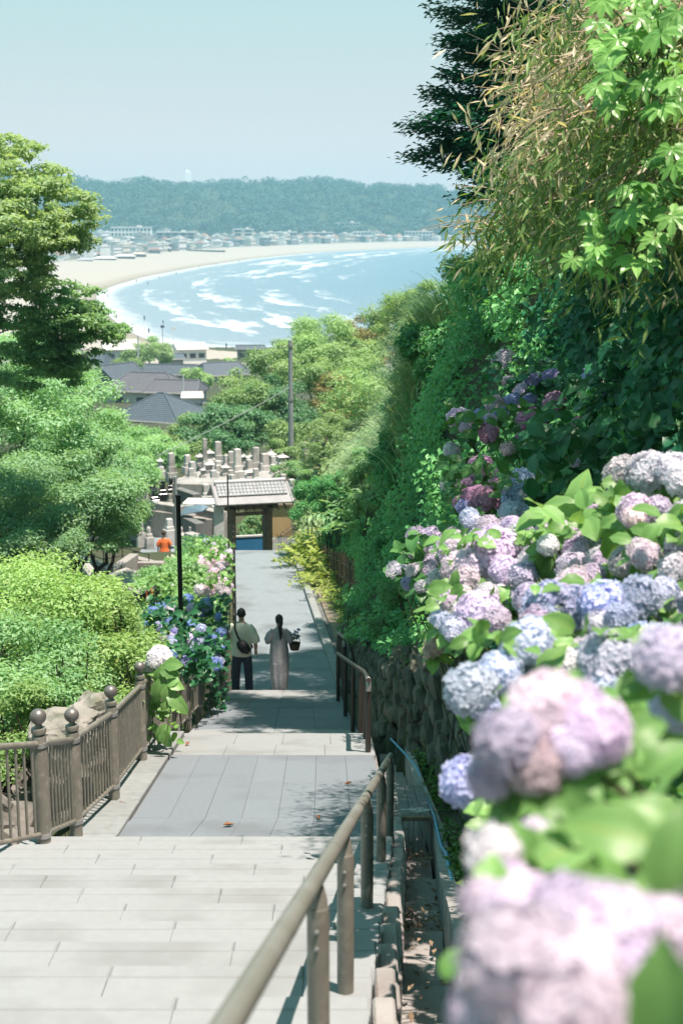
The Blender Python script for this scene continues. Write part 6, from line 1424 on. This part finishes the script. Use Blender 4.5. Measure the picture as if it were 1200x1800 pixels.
def sea_mat():
    m, nt, b, out = new_mat('sea_water'); L = nt.links
    at = N(nt, 'ShaderNodeAttribute', attribute_name='offshore'); geo = N(nt, 'ShaderNodeNewGeometry')
    al = N(nt, 'ShaderNodeAttribute', attribute_name='along')
    cb = N(nt, 'ShaderNodeCombineXYZ'); L.new(al.outputs['Fac'], cb.inputs[0]); L.new(at.outputs['Fac'], cb.inputs[1])
    def noi(sx, sy, sc, det=5, rough=.6):
        mp = N(nt, 'ShaderNodeMapping'); mp.inputs['Scale'].default_value = (sx, sy, 1); L.new(cb.outputs[0], mp.inputs['Vector'])
        t = N(nt, 'ShaderNodeTexNoise'); t.inputs['Scale'].default_value = sc; t.inputs['Detail'].default_value = det; t.inputs['Roughness'].default_value = rough; L.new(mp.outputs[0], t.inputs['Vector']); return t.outputs[0]
    def mth(op, a, b_=None, c=None):
        n_ = N(nt, 'ShaderNodeMath', operation=op)
        for k, x in enumerate((a, b_, c)):
            if x is None: continue
            if isinstance(x, (int, float)): n_.inputs[k].default_value = x
            else: L.new(x, n_.inputs[k])
        return n_.outputs[0]
    def rng(a, lo, hi, o0=0, o1=1):
        n_ = N(nt, 'ShaderNodeMapRange'); n_.inputs[1].default_value = lo; n_.inputs[2].default_value = hi; n_.inputs[3].default_value = o0; n_.inputs[4].default_value = o1; L.new(a, n_.inputs[0]); return n_.outputs[0]
    off = at.outputs['Fac']
    warp = noi(.5, .5, .010, 4); warped = mth('MULTIPLY_ADD', warp, 70.0, off); w2 = noi(.45, 1.2, .03, 4); warped = mth('MULTIPLY_ADD', w2, 26.0, warped)
    fr = mth('FRACT', mth('DIVIDE', warped, 24.0))                 # breaker lines, parallel to the beach
    band = mth('SUBTRACT', 1.0, rng(fr, .0, .8))                  # dense at the front, thinning behind it
    br = noi(.4, 1.8, .09, 9, .74); big = noi(.55, 1.3, .016, 4)
    zone = mth('MULTIPLY', rng(off, 6, 30), rng(off, 55, 165, 1, 0))
    f1 = mth('MULTIPLY', zone, mth('ADD', mth('ADD', mth('MULTIPLY', band, .55), mth('MULTIPLY', mth('SUBTRACT', br, .5), 2.2)), mth('MULTIPLY', mth('SUBTRACT', big, .53), 2.6)))
    foam1 = mth('MULTIPLY', rng(f1, .22, 1.05), .9)
    capn = noi(.30, 1.5, .035, 6, .62); cap = mth('MULTIPLY', rng(capn, .70, .745), rng(off, 90, 180))
    edge = mth('MULTIPLY', rng(off, -6, 2), rng(mth('MULTIPLY_ADD', br, 24.0, off), 16, 24, 1, 0))
    foam = mth('MINIMUM', mth('ADD', mth('ADD', foam1, cap), mth('MULTIPLY', edge, .3)), 1.0)
    cr = N(nt, 'ShaderNodeValToRGB'); e = cr.color_ramp.elements; L.new(rng(off, 0, 420), cr.inputs[0])
    e[0].color = (.18, .225, .265, 1); e[1].color = (.055, .12, .17, 1); x = e.new(.14); x.color = (.14, .195, .24, 1); x = e.new(.5); x.color = (.08, .15, .205, 1)
    mx = N(nt, 'ShaderNodeMix', data_type='RGBA'); L.new(foam, mx.inputs[0]); L.new(cr.outputs[0], mx.inputs[6]); mx.inputs[7].default_value = (.80, .80, .78, 1); L.new(mx.outputs[2], b.inputs['Base Color'])
    L.new(rng(foam, 0, 1, .34, .9), b.inputs['Roughness']); b.inputs['IOR'].default_value = 1.33; b.inputs['Specular IOR Level'].default_value = .35
    nb = N(nt, 'ShaderNodeTexNoise'); nb.inputs['Scale'].default_value = .35; nb.inputs['Detail'].default_value = 6; L.new(geo.outputs['Position'], nb.inputs['Vector'])
    bp = N(nt, 'ShaderNodeBump'); bp.inputs['Strength'].default_value = 1; bp.inputs['Distance'].default_value = .8; L.new(nb.outputs[0], bp.inputs['Height']); L.new(bp.outputs[0], b.inputs['Normal'])
    return m


od = np.concatenate([[-25, -12, -5, 0, 5, 10], np.arange(20, 400, 14), np.linspace(400, 860, 18)])
v = SD[:, None, :] - DIR[:, None, :] * od[None, :, None] * np.minimum(1, np.linalg.norm(SD - CEN, axis=1)[:, None, None] * .97 / 860)
swell = .22 * np.sin(od[None, :] / 34 * 6.283 + SD[:, 0:1] * .02) * np.clip(od[None] / 60, 0, 1)
v = np.concatenate([v, swell[..., None]], 2)
along = np.concatenate([[0], np.cumsum(np.linalg.norm(np.diff(SD, axis=0), axis=1))])
me = ribbon('sea', v, sea_mat(), {'offshore': np.broadcast_to(od[None], v.shape[:2]).ravel(), 'along': np.broadcast_to(along[:, None], v.shape[:2]).ravel()}); tag(obj_from_mesh('sea', me), kind='structure')

# far hill with its woods
RP = [(-500, 300), (-150, 306), (0, 302), (105, 312), (160, 318), (200, 330), (260, 322), (330, 330), (420, 321), (500, 322), (560, 319), (620, 329), (700, 333), (760, 331), (800, 341), (900, 352), (1000, 360), (1500, 350)]
YR = 2030.0
RX = np.array([(px - 600) / 2500 * YR for px, _ in RP]); RZ = np.array([H + (373 - py) / 2500 * YR / 1.0 for _, py in RP]) - 4
def hill_z(x, y):
    x = np.asarray(x, float); y = np.asarray(y, float)
    y0 = 1700 + np.clip(x - 0, 0, 400) * .25; u = np.clip((y - y0) / (YR - y0), 0, 1.6); r_ = np.interp(x, RX, RZ)
    s = np.where(u < 1, np.sin(np.clip(u, 0, 1) * math.pi / 2) ** .9, 1 - (u - 1) * .5)
    return 5 + (r_ - 5) * s + 6 * np.sin(x * .021 + y * .01) * np.sin(u * 3.1416) * (u < 1)
hx_ = np.linspace(-1250, 900, 130); hy_ = np.linspace(1690, 2260, 40)
me = grid_mesh('far_hill', hx_, hy_, hill_z, M['forest']); tag(obj_from_mesh('far_hill', me), kind='structure')
n = 2600; u = RNG.random(n); xx = RNG.uniform(-620, 420, n); yy = 1712 + np.clip(xx, 0, 400) * .25 + (YR + 25 - 1712 - np.clip(xx, 0, 400) * .25) * u ** 1.15; rr = RNG.uniform(4.0, 10.5, n)
cl = np.stack([xx, yy, hill_z(xx, yy) + rr * .2, rr, rr, rr * .85], 1)
ps, ns, k = clump_points(cl, 190000, .75, .9, .15); tone = RNG.random(n) * .6
tag(leaf_cloud('far_woods', ps, ns, 2.3 * (.6 + .8 * RNG.random(len(ps))), .9, M['lf_far'], rnd=np.clip(tone[k] + RNG.random(len(ps)) * .4, 0, .99)), kind='stuff')
p = P(331, 331, 1960); tw = thing('lighthouse_tower', (p.x, p.y, p.z - 6), 'tall white tower rising from the far wooded ridge', 'tower')
m_ = MB(); m_.at((p.x, p.y, p.z - 6)); m_.box((0, 0, 14), (8.6, 8.6, 28), top=(.85, .85)); m_.build('shaft', M['tower_white'], tw)
m_ = MB(); m_.at((p.x, p.y, p.z - 6)); m_.box((0, 0, 28.5), (6.2, 6.2, 1.2)); m_.box((-1, 0, 30.4), (2.2, 2.2, 2.8)); m_.build('cap', M['tower_white'], tw)
for i in range(4): m_ = MB(); m_.at((p.x, p.y, p.z - 6)); m_.box((0, -3.0, 9 + i * 5), (1.2, .5, 1.6)); m_.build('window', M['pane'], tw)

# town along the far beach
def town_proto(w, d, h, kind):
    parts = []; m_ = MB(); m_.box((0, 0, h / 2 - 1.5), (w, d, h + 3)); parts.append(('wall', m_, None)); m_ = MB()
    if kind == 'g': m_.hull([(sx * (w / 2 + .5), sy * (d / 2 + .5), h) for sx in (-1, 1) for sy in (-1, 1)] + [(sx * w * .3, 0, h + d * .26) for sx in (-1, 1)])
    else: m_.box((0, 0, h + .3), (w + .5, d + .5, .6)); m_.box((w * .2, 0, h + 1.1), (w * .3, d * .4, 1.4))
    parts.append(('roof', m_, None)); fl = max(1, int(h / 3))
    for k in range(fl):
        m_ = MB()
        nw = max(2, int(w / 3.2))
        for j in range(nw): m_.box((-w / 2 + (j + .5) * w / nw, -d / 2 - .06, 1.7 + k * (h / fl)), (w / nw * .6, .3, 1.3))
        parts.append(('window', m_, 'pane'))
    return parts


PR = []
for w, d, h, kd, wm, rm in ((9, 8, 5.8, 'g', 'wallw', 'roofg'), (8, 9, 6.2, 'g', 'cream', 'roofr'), (11, 8, 5.5, 'g', 'wallt', 'roofg'), (10, 9, 8.5, 'f', 'wallw', 'white'), (14, 10, 10, 'f', 'wallw', 'concrete_l'), (9, 8, 6, 'g', 'wallg', 'slate'), (12, 9, 8, 'f', 'cream', 'white'), (8, 7, 5.5, 'g', 'wallw', 'roofr'), (16, 9, 7.5, 'f', 'wallg', 'white')):
    PR.append([(nm, m_.mesh(nm, M[mt or (wm if nm == 'wall' else rm)])) for nm, m_, mt in town_proto(w, d, h, kd)])
def town_z(d): return float(np.interp(d, dd_, zz_))
placed = []; tries = 0
while len(placed) < 285 and tries < 16000:
    tries += 1; i = random.randrange(8, 200); d = 92 + 330 * random.random() ** 1.5; q = SD[i] + DIR[i] * d
    if q[1] < 820 or q[1] > 1715: continue
    if any((q[0] - a) ** 2 + ((q[1] - b) * .8) ** 2 < 95 for a, b in placed): continue
    px = 600 + 2500 * q[0] / (q[1] * CP + 6)
    if px < 70 or px > 830: continue
    placed.append((q[0], q[1])); pr = random.choice(PR); s = random.uniform(.6, 1.0)
    root = thing('town_house', (q[0], q[1], town_z(d)), 'small pale building in the hazy town behind the far beach', 'building', 'buildings of the far town')
    yaw = Quaternion((0, 0, 1), math.atan2(DIR[i][1], DIR[i][0]) - math.pi / 2 + random.choice((0, 0, .3, -.25)))
    root.rotation_mode = 'QUATERNION'; root.rotation_quaternion = yaw; root.scale = (s, s, s * random.uniform(.85, 1.25))
    for nm, me_ in pr:
        o = bpy.data.objects.new(nm, me_); link(o, root)
        if nm == 'window': o['kind'] = 'stuff'
def block(px, py, t, w, d, h, wm, nfl, nwin, label, rm='white', rz=0.0):
    p = P(px, py, t); root = thing('apartment_block', (p.x, p.y, p.z), label, 'building', 'large buildings of the far shore'); q = Quaternion((0, 0, 1), rz)
    def sub(nm, m_, mt): o = bpy.data.objects.new(nm, m_.mesh(nm, M[mt])); o.rotation_mode = 'QUATERNION'; o.rotation_quaternion = q; link(o, root)
    m_ = MB(); m_.box((0, 0, h / 2 - 2), (w, d, h + 4)); sub('wall', m_, wm); m_ = MB(); m_.box((0, 0, h + .4), (w + .8, d + .8, .8)); m_.box((w * .2, 0, h + 1.6), (w * .12, d * .4, 1.8)); sub('roof', m_, rm)
    for k in range(nfl):
        for j in range(nwin): m_ = MB(); m_.box((-w / 2 + (j + .5) * w / nwin, -d / 2 - .06, (k + .55) * h / nfl), (w / nwin * .62, .3, h / nfl * .5)); sub('window', m_, 'pane')


block(232, 424, 1500, 42, 12, 14, 'wallw', 3, 11, 'long white school building with rows of dark windows at the far left')
block(310, 432, 1430, 38, 12, 13, 'wallg', 4, 5, 'low bluish glass fronted building on the far beach road', 'white')
block(428, 427, 1520, 22, 12, 14, 'cream', 4, 2, 'cream apartment block with wide dark floors behind the far beach')
block(500, 425, 1560, 28, 12, 10, 'wallt', 3, 7, 'tan block with balconies in the middle of the far shore')
block(560, 424, 1580, 30, 12, 9, 'wallg', 3, 8, 'grey block with long pale roof on the far shore')
block(640, 424, 1600, 24, 11, 10, 'wallw', 3, 6, 'white block near the middle right of the far shore')
block(735, 423, 1640, 32, 12, 10, 'wallw', 3, 8, 'pale block with long white roof at the right end of the far shore')
block(600, 331, 2010, 30, 12, 9, 'wallt', 2, 9, 'pale hotel building on top of the far wooded ridge')
block(610, 410, 1720, 30, 12, 12, 'wallw', 3, 7, 'large white roofed building at the foot of the far hill')
block(720, 402, 1760, 26, 12, 11, 'wallw', 3, 6, 'white building climbing the foot of the hill at right')
# beach huts with pale awnings
for i, (px, py, t, w, rmat, lb) in enumerate(((185, 463, 1010, 15, 'white', 'white roofed beach hut nearest the left trees'), (150, 466, 985, 10, 'roofg', 'grey beach hut behind the tree tips'), (220, 459, 1040, 14, 'white', 'beach hut with pale tan awning in the middle of the sand'), (245, 455, 1080, 10, 'wallt', 'small tan beach hut at the right end of the hut row'), (272, 447, 1160, 9, 'roofr', 'rust roofed beach hut farther along the sand'), (290, 444, 1200, 10, 'roofg', 'low grey beach hut by the pale sand bank'), (170, 455, 1080, 12, 'roofr', 'reddish roofed beach hut behind the white ones'), (205, 450, 1130, 12, 'wallw', 'pale beach hut in the second row'))):
    p = P(px, py, t); z = p.z; root = thing('beach_hut', (p.x, p.y, z), lb, 'beach hut', 'huts on the beach')
    m_ = MB(); m_.at((p.x, p.y, z)); m_.box((0, 0, 1.4), (w, 7, 4.4)); m_.build('wall', M['wallg'], root)
    m_ = MB(); m_.at((p.x, p.y, z)); m_.hull([(sx * (w / 2 + 1), sy * 5, 3.6) for sx in (-1, 1) for sy in (-1, 1)] + [(sx * w * .3, 0, 5.0) for sx in (-1, 1)]); m_.build('awning', M[rmat], root)
p = P(340, 441, 1230); m_ = MB(); m_.at((p.x, p.y, p.z), rz=-.6); m_.box((0, 0, .2), (70, 1.5, 1.4)); tag(m_.build('sea_wall', M['concrete_d']), 'long dark low wall across the far sand', 'wall')

# tiny figures on the wet sand
m_ = MB(); m_.tube([(-.10, 0, 0), (-.10, 0, .85)], [.06, .1], 6); m_.tube([(.10, .1, 0), (.10, 0, .85)], [.06, .1], 6); m_.tube([(0, 0, .8), (0, 0, 1.1), (0, 0, 1.4), (0, 0, 1.5)], [(.17, .12), (.17, .12), (.22, .13), (.06, .06)], 8); m_.lathe(ball(.12, (0, 0, 1.62), 6), n=8)
for s in (-1, 1): m_.tube([(s * .22, 0, 1.42), (s * .28, 0, 1.1), (s * .26, .1, .85)], [.06, .05, .035], 6)
TP = m_.mesh('person', M['jeans'], True)
for px, py in ((205, 560), (190, 522), (262, 585), (287, 570), (254, 562), (398, 612), (260, 500), (310, 482), (240, 496), (380, 466), (420, 461), (350, 470), (280, 490), (470, 453)):
    q = G(px, py, .2); o = put('person', TP, None, (q.x, q.y, q.z - .2), Quaternion((0, 0, 1), random.uniform(0, 6)), .95); tag(o, 'tiny dark figure of a bather on the wet sand of the bay', 'person', 'bathers along the waterline')
for px, py, t, mt, lb in ((305, 588, 395, 'white', 'pale sign post standing at the waterline'), (286, 585, 395, 'jeans', 'thin dark post standing on the wet sand')):
    p = P(px, py, t); m_ = MB(); m_.tube([(p.x, p.y, -.5), (p.x, p.y, p.z + 1.5)], .08, 6); m_.box((p.x, p.y, p.z + 1.7), (1.0, .1, .7)); tag(m_.build('beach_sign', M[mt]), lb, 'sign post')

# ------------------------------------------------------------------ people
def fused(name, m_, mat, parent, base, voxel=.01, rz=0, smooth=4):
    """closed lofts grown together into one continuous skin"""
    me0 = m_.mesh(name, mat); o = bpy.data.objects.new('tmp', me0); col.objects.link(o)
    md = o.modifiers.new('r', 'REMESH'); md.mode = 'VOXEL'; md.voxel_size = voxel; sm = o.modifiers.new('s', 'SMOOTH'); sm.iterations = smooth; sm.factor = .5
    dg = bpy.context.evaluated_depsgraph_get(); me1 = bpy.data.meshes.new_from_object(o.evaluated_get(dg)); bpy.data.objects.remove(o)
    me1.name = name; me1.materials.clear(); me1.materials.append(mat); me1.transform(Matrix.Translation(base) @ Matrix.Rotation(rz, 4, 'Z')); me1.polygons.foreach_set('use_smooth', [True] * len(me1.polygons)); me1.update()
    return obj_from_mesh(name, me1, parent, origin=base)


def hand(m_, w, d, s, out):
    """palm, four unequal bent fingers and a thumb from the wrist w along d; the thumb points along out"""
    w, d, out = Vector(w), Vector(d).normalized(), Vector(out).normalized(); sd = d.cross(out).normalized()
    m_.tube([w - d * .02, w + d * .03 * s, w + d * .085 * s], [(.026 * s, .02 * s), (.036 * s, .019 * s), (.036 * s, .016 * s)], 10)
    for k, L_ in enumerate((.068, .078, .072, .055)):
        b = w + d * .075 * s + out * (.028 - .0187 * k) * s; m_.tube([b, b + d * L_ * .5 * s + sd * .006, b + d * L_ * .85 * s + sd * .025 * s, b + d * L_ * s * .9 + sd * .04 * s], [.0105 * s, .0098 * s, .0088 * s, .007 * s], 8)
    b = w + d * .02 * s + out * .026 * s; m_.tube([b, b + d * .03 * s + out * .024 * s, b + d * .058 * s + out * .03 * s + sd * .012], [.0125 * s, .011 * s, .008 * s], 8)


def head(m_, c, s=1.0, turn=0.0):
    c = Vector(c); q = Quaternion((0, 0, 1), turn)
    def X(x, y, z): return c + q @ Vector((x * s, y * s, z * s))
    m_.tube([X(0, .0, -.115), X(0, .015, -.10), X(0, .012, -.06), X(0, 0, 0), X(0, -.005, .05), X(0, -.01, .09), X(0, -.01, .115)], [(.025 * s, .03 * s), (.045 * s, .055 * s), (.062 * s, .08 * s), (.075 * s, .095 * s), (.073 * s, .092 * s), (.052 * s, .066 * s), (.015 * s, .02 * s)], 16)
    m_.tube([X(0, .088, .02), X(0, .108, -.022), X(0, .09, -.035)], [.010 * s, .015 * s, .010 * s], 8)
    for k in (-1, 1): m_.tube([X(k * .074, -.01, .02), X(k * .086, -.018, .005), X(k * .078, -.008, -.03)], [.012 * s, .016 * s, .01 * s], 6)
    return X


def face(X, parent, base, rz):
    for k in (-1, 1):
        m_ = MB(); m_.at(base, rz=rz); m_.lathe(ball(.011, k=6), X(k * .03, .086, .01), 8); m_.build('eye', M['black'], parent, True)
    m_ = MB(); m_.at(base, rz=rz); m_.tube([X(-.022, .083, -.058), X(0, .09, -.06), X(.022, .083, -.058)], [.004, .006, .004], 6); m_.build('mouth', M['roofr'], parent, True)


def foot_at(m_, x, y, z=0, s=1): m_.tube([(x, y - .07 * s, z + .035), (x, y, z + .045), (x, y + .09 * s, z + .035), (x, y + .17 * s, z + .022)], [(.032 * s, .032), (.04 * s, .042), (.044 * s, .03), (.03 * s, .018)], 10)


# man in a pale shirt, seen from behind
mp = P(426, 1211, 28.2); my = mp.y; mb_ = Vector((mp.x, my, H - D(my))); RZM = R(-6)
man = thing('person', mb_, 'man seen from behind in pale yellow shirt and dark navy jeans with sling bag', 'person')
b = MB(); b.tube([(0, 0, .84), (0, 0, 1.0), (0, .01, 1.2), (0, 0, 1.36), (0, -.01, 1.44), (0, 0, 1.49), (0, .005, 1.55)], [(.15, .11), (.145, .10), (.165, .11), (.185, .105), (.13, .085), (.06, .06), (.052, .055)], 16)
LEG = {-1: ((-.085, 0, .92), (-.11, -.02, .49), (-.125, -.06, .09)), 1: ((.085, 0, .92), (.12, .03, .49), (.13, .05, .09))}
for s in (-1, 1):
    l = LEG[s]; b.tube([l[0], Vector(l[0]).lerp(Vector(l[1]), .5), l[1], Vector(l[1]).lerp(Vector(l[2]), .4), l[2]], [.088, .075, .055, .058, .038], 12); foot_at(b, l[2][0], l[2][1])
b.tube([(.17, -.01, 1.40), (.235, -.03, 1.26), (.265, -.02, 1.12), (.275, .03, .98), (.27, .06, .88)], [.058, .05, .042, .04, .027], 10); hand(b, (.27, .06, .88), (-.02, .12, -1), 1, (-.3, 1, .1))
b.tube([(-.17, -.01, 1.40), (-.24, -.02, 1.26), (-.275, .0, 1.12), (-.2, .16, 1.1), (-.12, .26, 1.12)], [.058, .05, .042, .04, .027], 10); hand(b, (-.12, .26, 1.12), (.7, .6, .1), 1, (0, .2, 1))
X = head(b, (0, .01, 1.635), 1.0, .1); fused('body', b, M['skin'], man, mb_, .009, RZM); face(X, man, mb_, RZM)
b = MB(); b.tube([(0, -.005, .80), (0, -.01, .95), (0, 0, 1.15), (0, -.005, 1.34), (0, -.01, 1.43), (0, -.01, 1.475)], [(.205, .15), (.195, .14), (.2, .14), (.205, .128), (.15, .10), (.075, .075)], 20)
b.tube([(.14, -.01, 1.41), (.215, -.02, 1.31), (.27, -.03, 1.17), (.29, -.02, 1.08)], [.075, .085, .09, .088], 12); b.tube([(-.14, -.01, 1.41), (-.22, -.02, 1.31), (-.285, -.01, 1.17), (-.30, .0, 1.08)], [.075, .085, .09, .088], 12); fused('shirt', b, M['shirt'], man, mb_, .013, RZM, 3)
b = MB(); b.tube([(0, 0, .80), (0, 0, .9), (0, 0, 1.0)], [(.16, .125), (.17, .125), (.16, .115)], 14)
for s in (-1, 1):
    l = [Vector(q) for q in LEG[s]]; b.tube([l[0], l[0].lerp(l[1], .5), l[1], l[1].lerp(l[2], .5), l[2] + Vector((0, 0, -.03))], [.105, .098, .085, .082, .08], 12)
fused('trousers', b, M['jeans'], man, mb_, .012, RZM, 3)
for s in (-1, 1):
    b = MB(); l = LEG[s]; foot_at(b, l[2][0], l[2][1] + .005, .004, 1.12); b.box((l[2][0], l[2][1] + .05, .012), (.098, .28, .024), ch=.008); b.at(); sh_ = MB(); sh_.at(mb_, rz=RZM); sh_.add(b.v, b.f); sh_.build('shoe', M['shoe'], man, True)
b = MB(); b.tube([X(0, -.02, -.035), X(0, -.022, .0), X(0, -.02, .05), X(0, -.016, .09), X(0, -.012, .13)], [(.07, .085), (.084, .096), (.085, .10), (.072, .086), (.02, .03)], 16); fused('hair', b, M['hair'], man, mb_, .010, RZM, 2)
bagr = thing('sling_bag', mb_ + Vector((0, -.2, 1.0)), 'black sling bag worn across the back of the man', 'bag')
b = MB(); b.tube([(-.03, -.165, 1.13), (.03, -.20, 1.07), (.10, -.205, .99), (.17, -.165, .92)], [(.05, .03), (.10, .055), (.105, .06), (.06, .035)], 12); b.x = Matrix(); t_ = MB(); t_.at(mb_, rz=RZM); t_.add(b.v, b.f); t_.build('pouch', M['bag'], bagr, True)
b = MB(); b.at(mb_, rz=RZM); b.tube([(.06, -.175, 1.05), (-.05, -.155, 1.22), (-.105, -.13, 1.36), (-.12, -.06, 1.46), (-.10, .06, 1.46), (.0, .14, 1.28), (.14, .15, 1.05), (.215, .02, .95), (.15, -.17, .95)], [(.02, .008)] * 9, 6); b.build('strap', M['bag'], bagr, True)

# woman in a long grey dress
wp = P(491, 1211, 27.75); wy_ = wp.y; wb = Vector((wp.x, wy_, H - D(wy_))); RZW = R(5)
wom = thing('person', wb, 'woman seen from behind in long grey dress with black ponytail', 'person')
b = MB(); b.tube([(0, 0, .78), (0, 0, .92), (0, 0, 1.06), (0, 0, 1.22), (0, -.005, 1.31), (0, 0, 1.355), (0, .01, 1.42)], [(.15, .11), (.135, .095), (.125, .088), (.15, .09), (.11, .07), (.048, .048), (.042, .045)], 16)
for s in (-1, 1):
    l = [Vector((s * .075, 0, .84)), Vector((s * .08, .02, .45)), Vector((s * .085, -.03 * s, .085))]; b.tube([l[0], l[0].lerp(l[1], .5), l[1], l[1].lerp(l[2], .4), l[2]], [.08, .07, .05, .05, .033], 12); foot_at(b, l[2].x, l[2].y, 0, .88)
    b.tube([(s * .135, -.005, 1.285), (s * .20, -.03, 1.15), (s * .225, -.02, 1.04), (s * .20, .12, 1.02), (s * .15, .22, 1.05)], [.045, .04, .034, .032, .022], 10); hand(b, (s * .15, .22, 1.05), (-s * .6, .6, .1), .88, (0, .2, 1))
Xw = head(b, (0, .02, 1.495), .93, .45); fused('body', b, M['skin'], wom, wb, .009, RZW); face(Xw, wom, wb, RZW)
b = MB(); b.tube([(0, 0, .06), (0, -.005, .3), (0, -.005, .6), (0, 0, .85), (0, 0, 1.05), (0, 0, 1.2), (0, -.005, 1.30), (0, -.01, 1.345)], [(.165, .14), (.19, .155), (.205, .16), (.20, .145), (.175, .125), (.16, .11), (.12, .085), (.065, .062)], 48, rip=.075, nrip=8)
for s in (-1, 1): b.tube([(s * .11, -.005, 1.29), (s * .19, -.02, 1.20), (s * .235, -.025, 1.10), (s * .235, .0, 1.03)], [.06, .085, .09, .06], 12)
fused('dress', b, M['dress'], wom, wb, .009, RZW, 2)
b = MB(); b.tube([Xw(0, -.025, -.05), Xw(0, -.025, 0), Xw(0, -.02, .05), Xw(0, -.016, .09), Xw(0, -.012, .13)], [(.066, .082), (.084, .098), (.085, .10), (.072, .088), (.02, .03)], 16); b.tube([Xw(0, -.10, .03), Xw(-.005, -.145, -.01), (.02, -.12, 1.38), (.03, -.115, 1.27), (.035, -.115, 1.18), (.03, -.12, 1.12)], [.03, .04, .045, .04, .03, .008], 10); fused('hair', b, M['hair'], wom, wb, .010, RZW, 2)
bc = wb + Vector((.30, .06, .83)); bk = thing('basket', bc, 'small brown wicker basket hanging from the arm of the woman', 'basket')
b = MB(); b.at(bc); b.lathe([(.085, 0), (.10, .06), (.115, .13), (.12, .135), (.108, .13), (.095, .05)], n=18); b.build('bowl', M['wicker'], bk, True)
b = MB(); b.at(bc); b.tube([(-.11, 0, .12), (-.10, .03, .22), (-.05, .05, .28), (0.03, .05, .28), (.09, .03, .22), (.11, 0, .12)], .008, 6); b.build('handle', M['wicker'], bk, True)
fb = thing('flower_bouquet', bc + Vector((0, 0, .12)), 'blue white flowers with dark leaves standing in the basket', 'flowers')
for i in range(11):
    d = Vector((random.uniform(-.1, .14), random.uniform(-.1, .1), random.uniform(.16, .3))); e = bc + Vector((0, 0, .1)) + d; b = MB(); b.tube([bc + Vector((d.x * .4, d.y * .4, .06)), e], .003, 4); b.build('stem', M['stem'], fb)
    put('blossom', random.choice(BLS), fb, e, q_from(d, 0), random.uniform(.02, .036), random.choice((COL['B'], COL['I'], COL['U'])))
    put('leaf', random.choice(HL['d']), fb, e - d * .4, leaf_quat((random.gauss(0, 1), random.gauss(0, 1), .3), (0, -.4, 1)), random.uniform(.06, .11))

wom.scale = (.90, .95, .965)

# far visitor in an orange dress on the walkway
op = P(288, 934, 52); ob = Vector((op.x, op.y, op.z - 1.6)); orp = thing('person', ob, 'distant visitor in bright orange dress behind the grey pillar', 'person')
b = MB(); b.tube([(0, 0, .78), (0, 0, 1.06), (0, 0, 1.24), (0, 0, 1.33), (0, 0, 1.38), (0, .01, 1.44)], [(.14, .1), (.125, .088), (.15, .09), (.11, .07), (.048, .048), (.042, .045)], 12)
for s in (-1, 1):
    b.tube([(s * .08, 0, .84), (s * .08, .02, .45), (s * .085, 0, .08)], [.08, .05, .034], 10); foot_at(b, s * .085, 0, 0, .9); b.tube([(s * .14, 0, 1.30), (s * .21, -.02, 1.06), (s * .22, .08, .84)], [.045, .036, .023], 8); hand(b, (s * .22, .08, .84), (0, .1, -1), .9, (0, 1, 0))
Xo = head(b, (0, .01, 1.52), .93, -.3); fused('body', b, M['skin'], orp, ob, .012, .2); face(Xo, orp, ob, .2)
b = MB(); b.tube([(0, 0, .35), (0, 0, .7), (0, 0, 1.0), (0, 0, 1.2), (0, 0, 1.30), (0, 0, 1.36)], [(.27, .24), (.22, .19), (.155, .125), (.165, .115), (.12, .09), (.06, .06)], 18)
for s in (-1, 1): b.tube([(s * .11, 0, 1.30), (s * .19, 0, 1.18), (s * .23, 0, 1.06)], [.06, .075, .07], 10)
fused('dress', b, M['orange'], orp, ob, .016, .2, 3)
b = MB(); b.tube([Xo(0, -.02, -.04), Xo(0, -.022, .02), Xo(0, -.016, .09), Xo(0, -.012, .13)], [(.066, .082), (.084, .098), (.072, .088), (.02, .03)], 14); fused('hair', b, M['wicker'], orp, ob, .012, .2, 2)

# ------------------------------------------------------------------ sea air
m = bpy.data.materials.new('sea_air'); m.use_nodes = True; nt = m.node_tree; nt.nodes.remove(nt.nodes['Principled BSDF'])
pv = nt.nodes.new('ShaderNodeVolumePrincipled'); pv.inputs['Color'].default_value = (.36, .68, .85, 1); pv.inputs['Density'].default_value = .00027; pv.inputs['Anisotropy'].default_value = .2
nt.links.new(pv.outputs[0], nt.nodes['Material Output'].inputs['Volume']); m.cycles.homogeneous_volume = True
m_ = MB(); m_.box((-50, 1120, 49), (3000, 2400, 110)); hz = m_.build('haze', m); hz['kind'] = 'stuff'
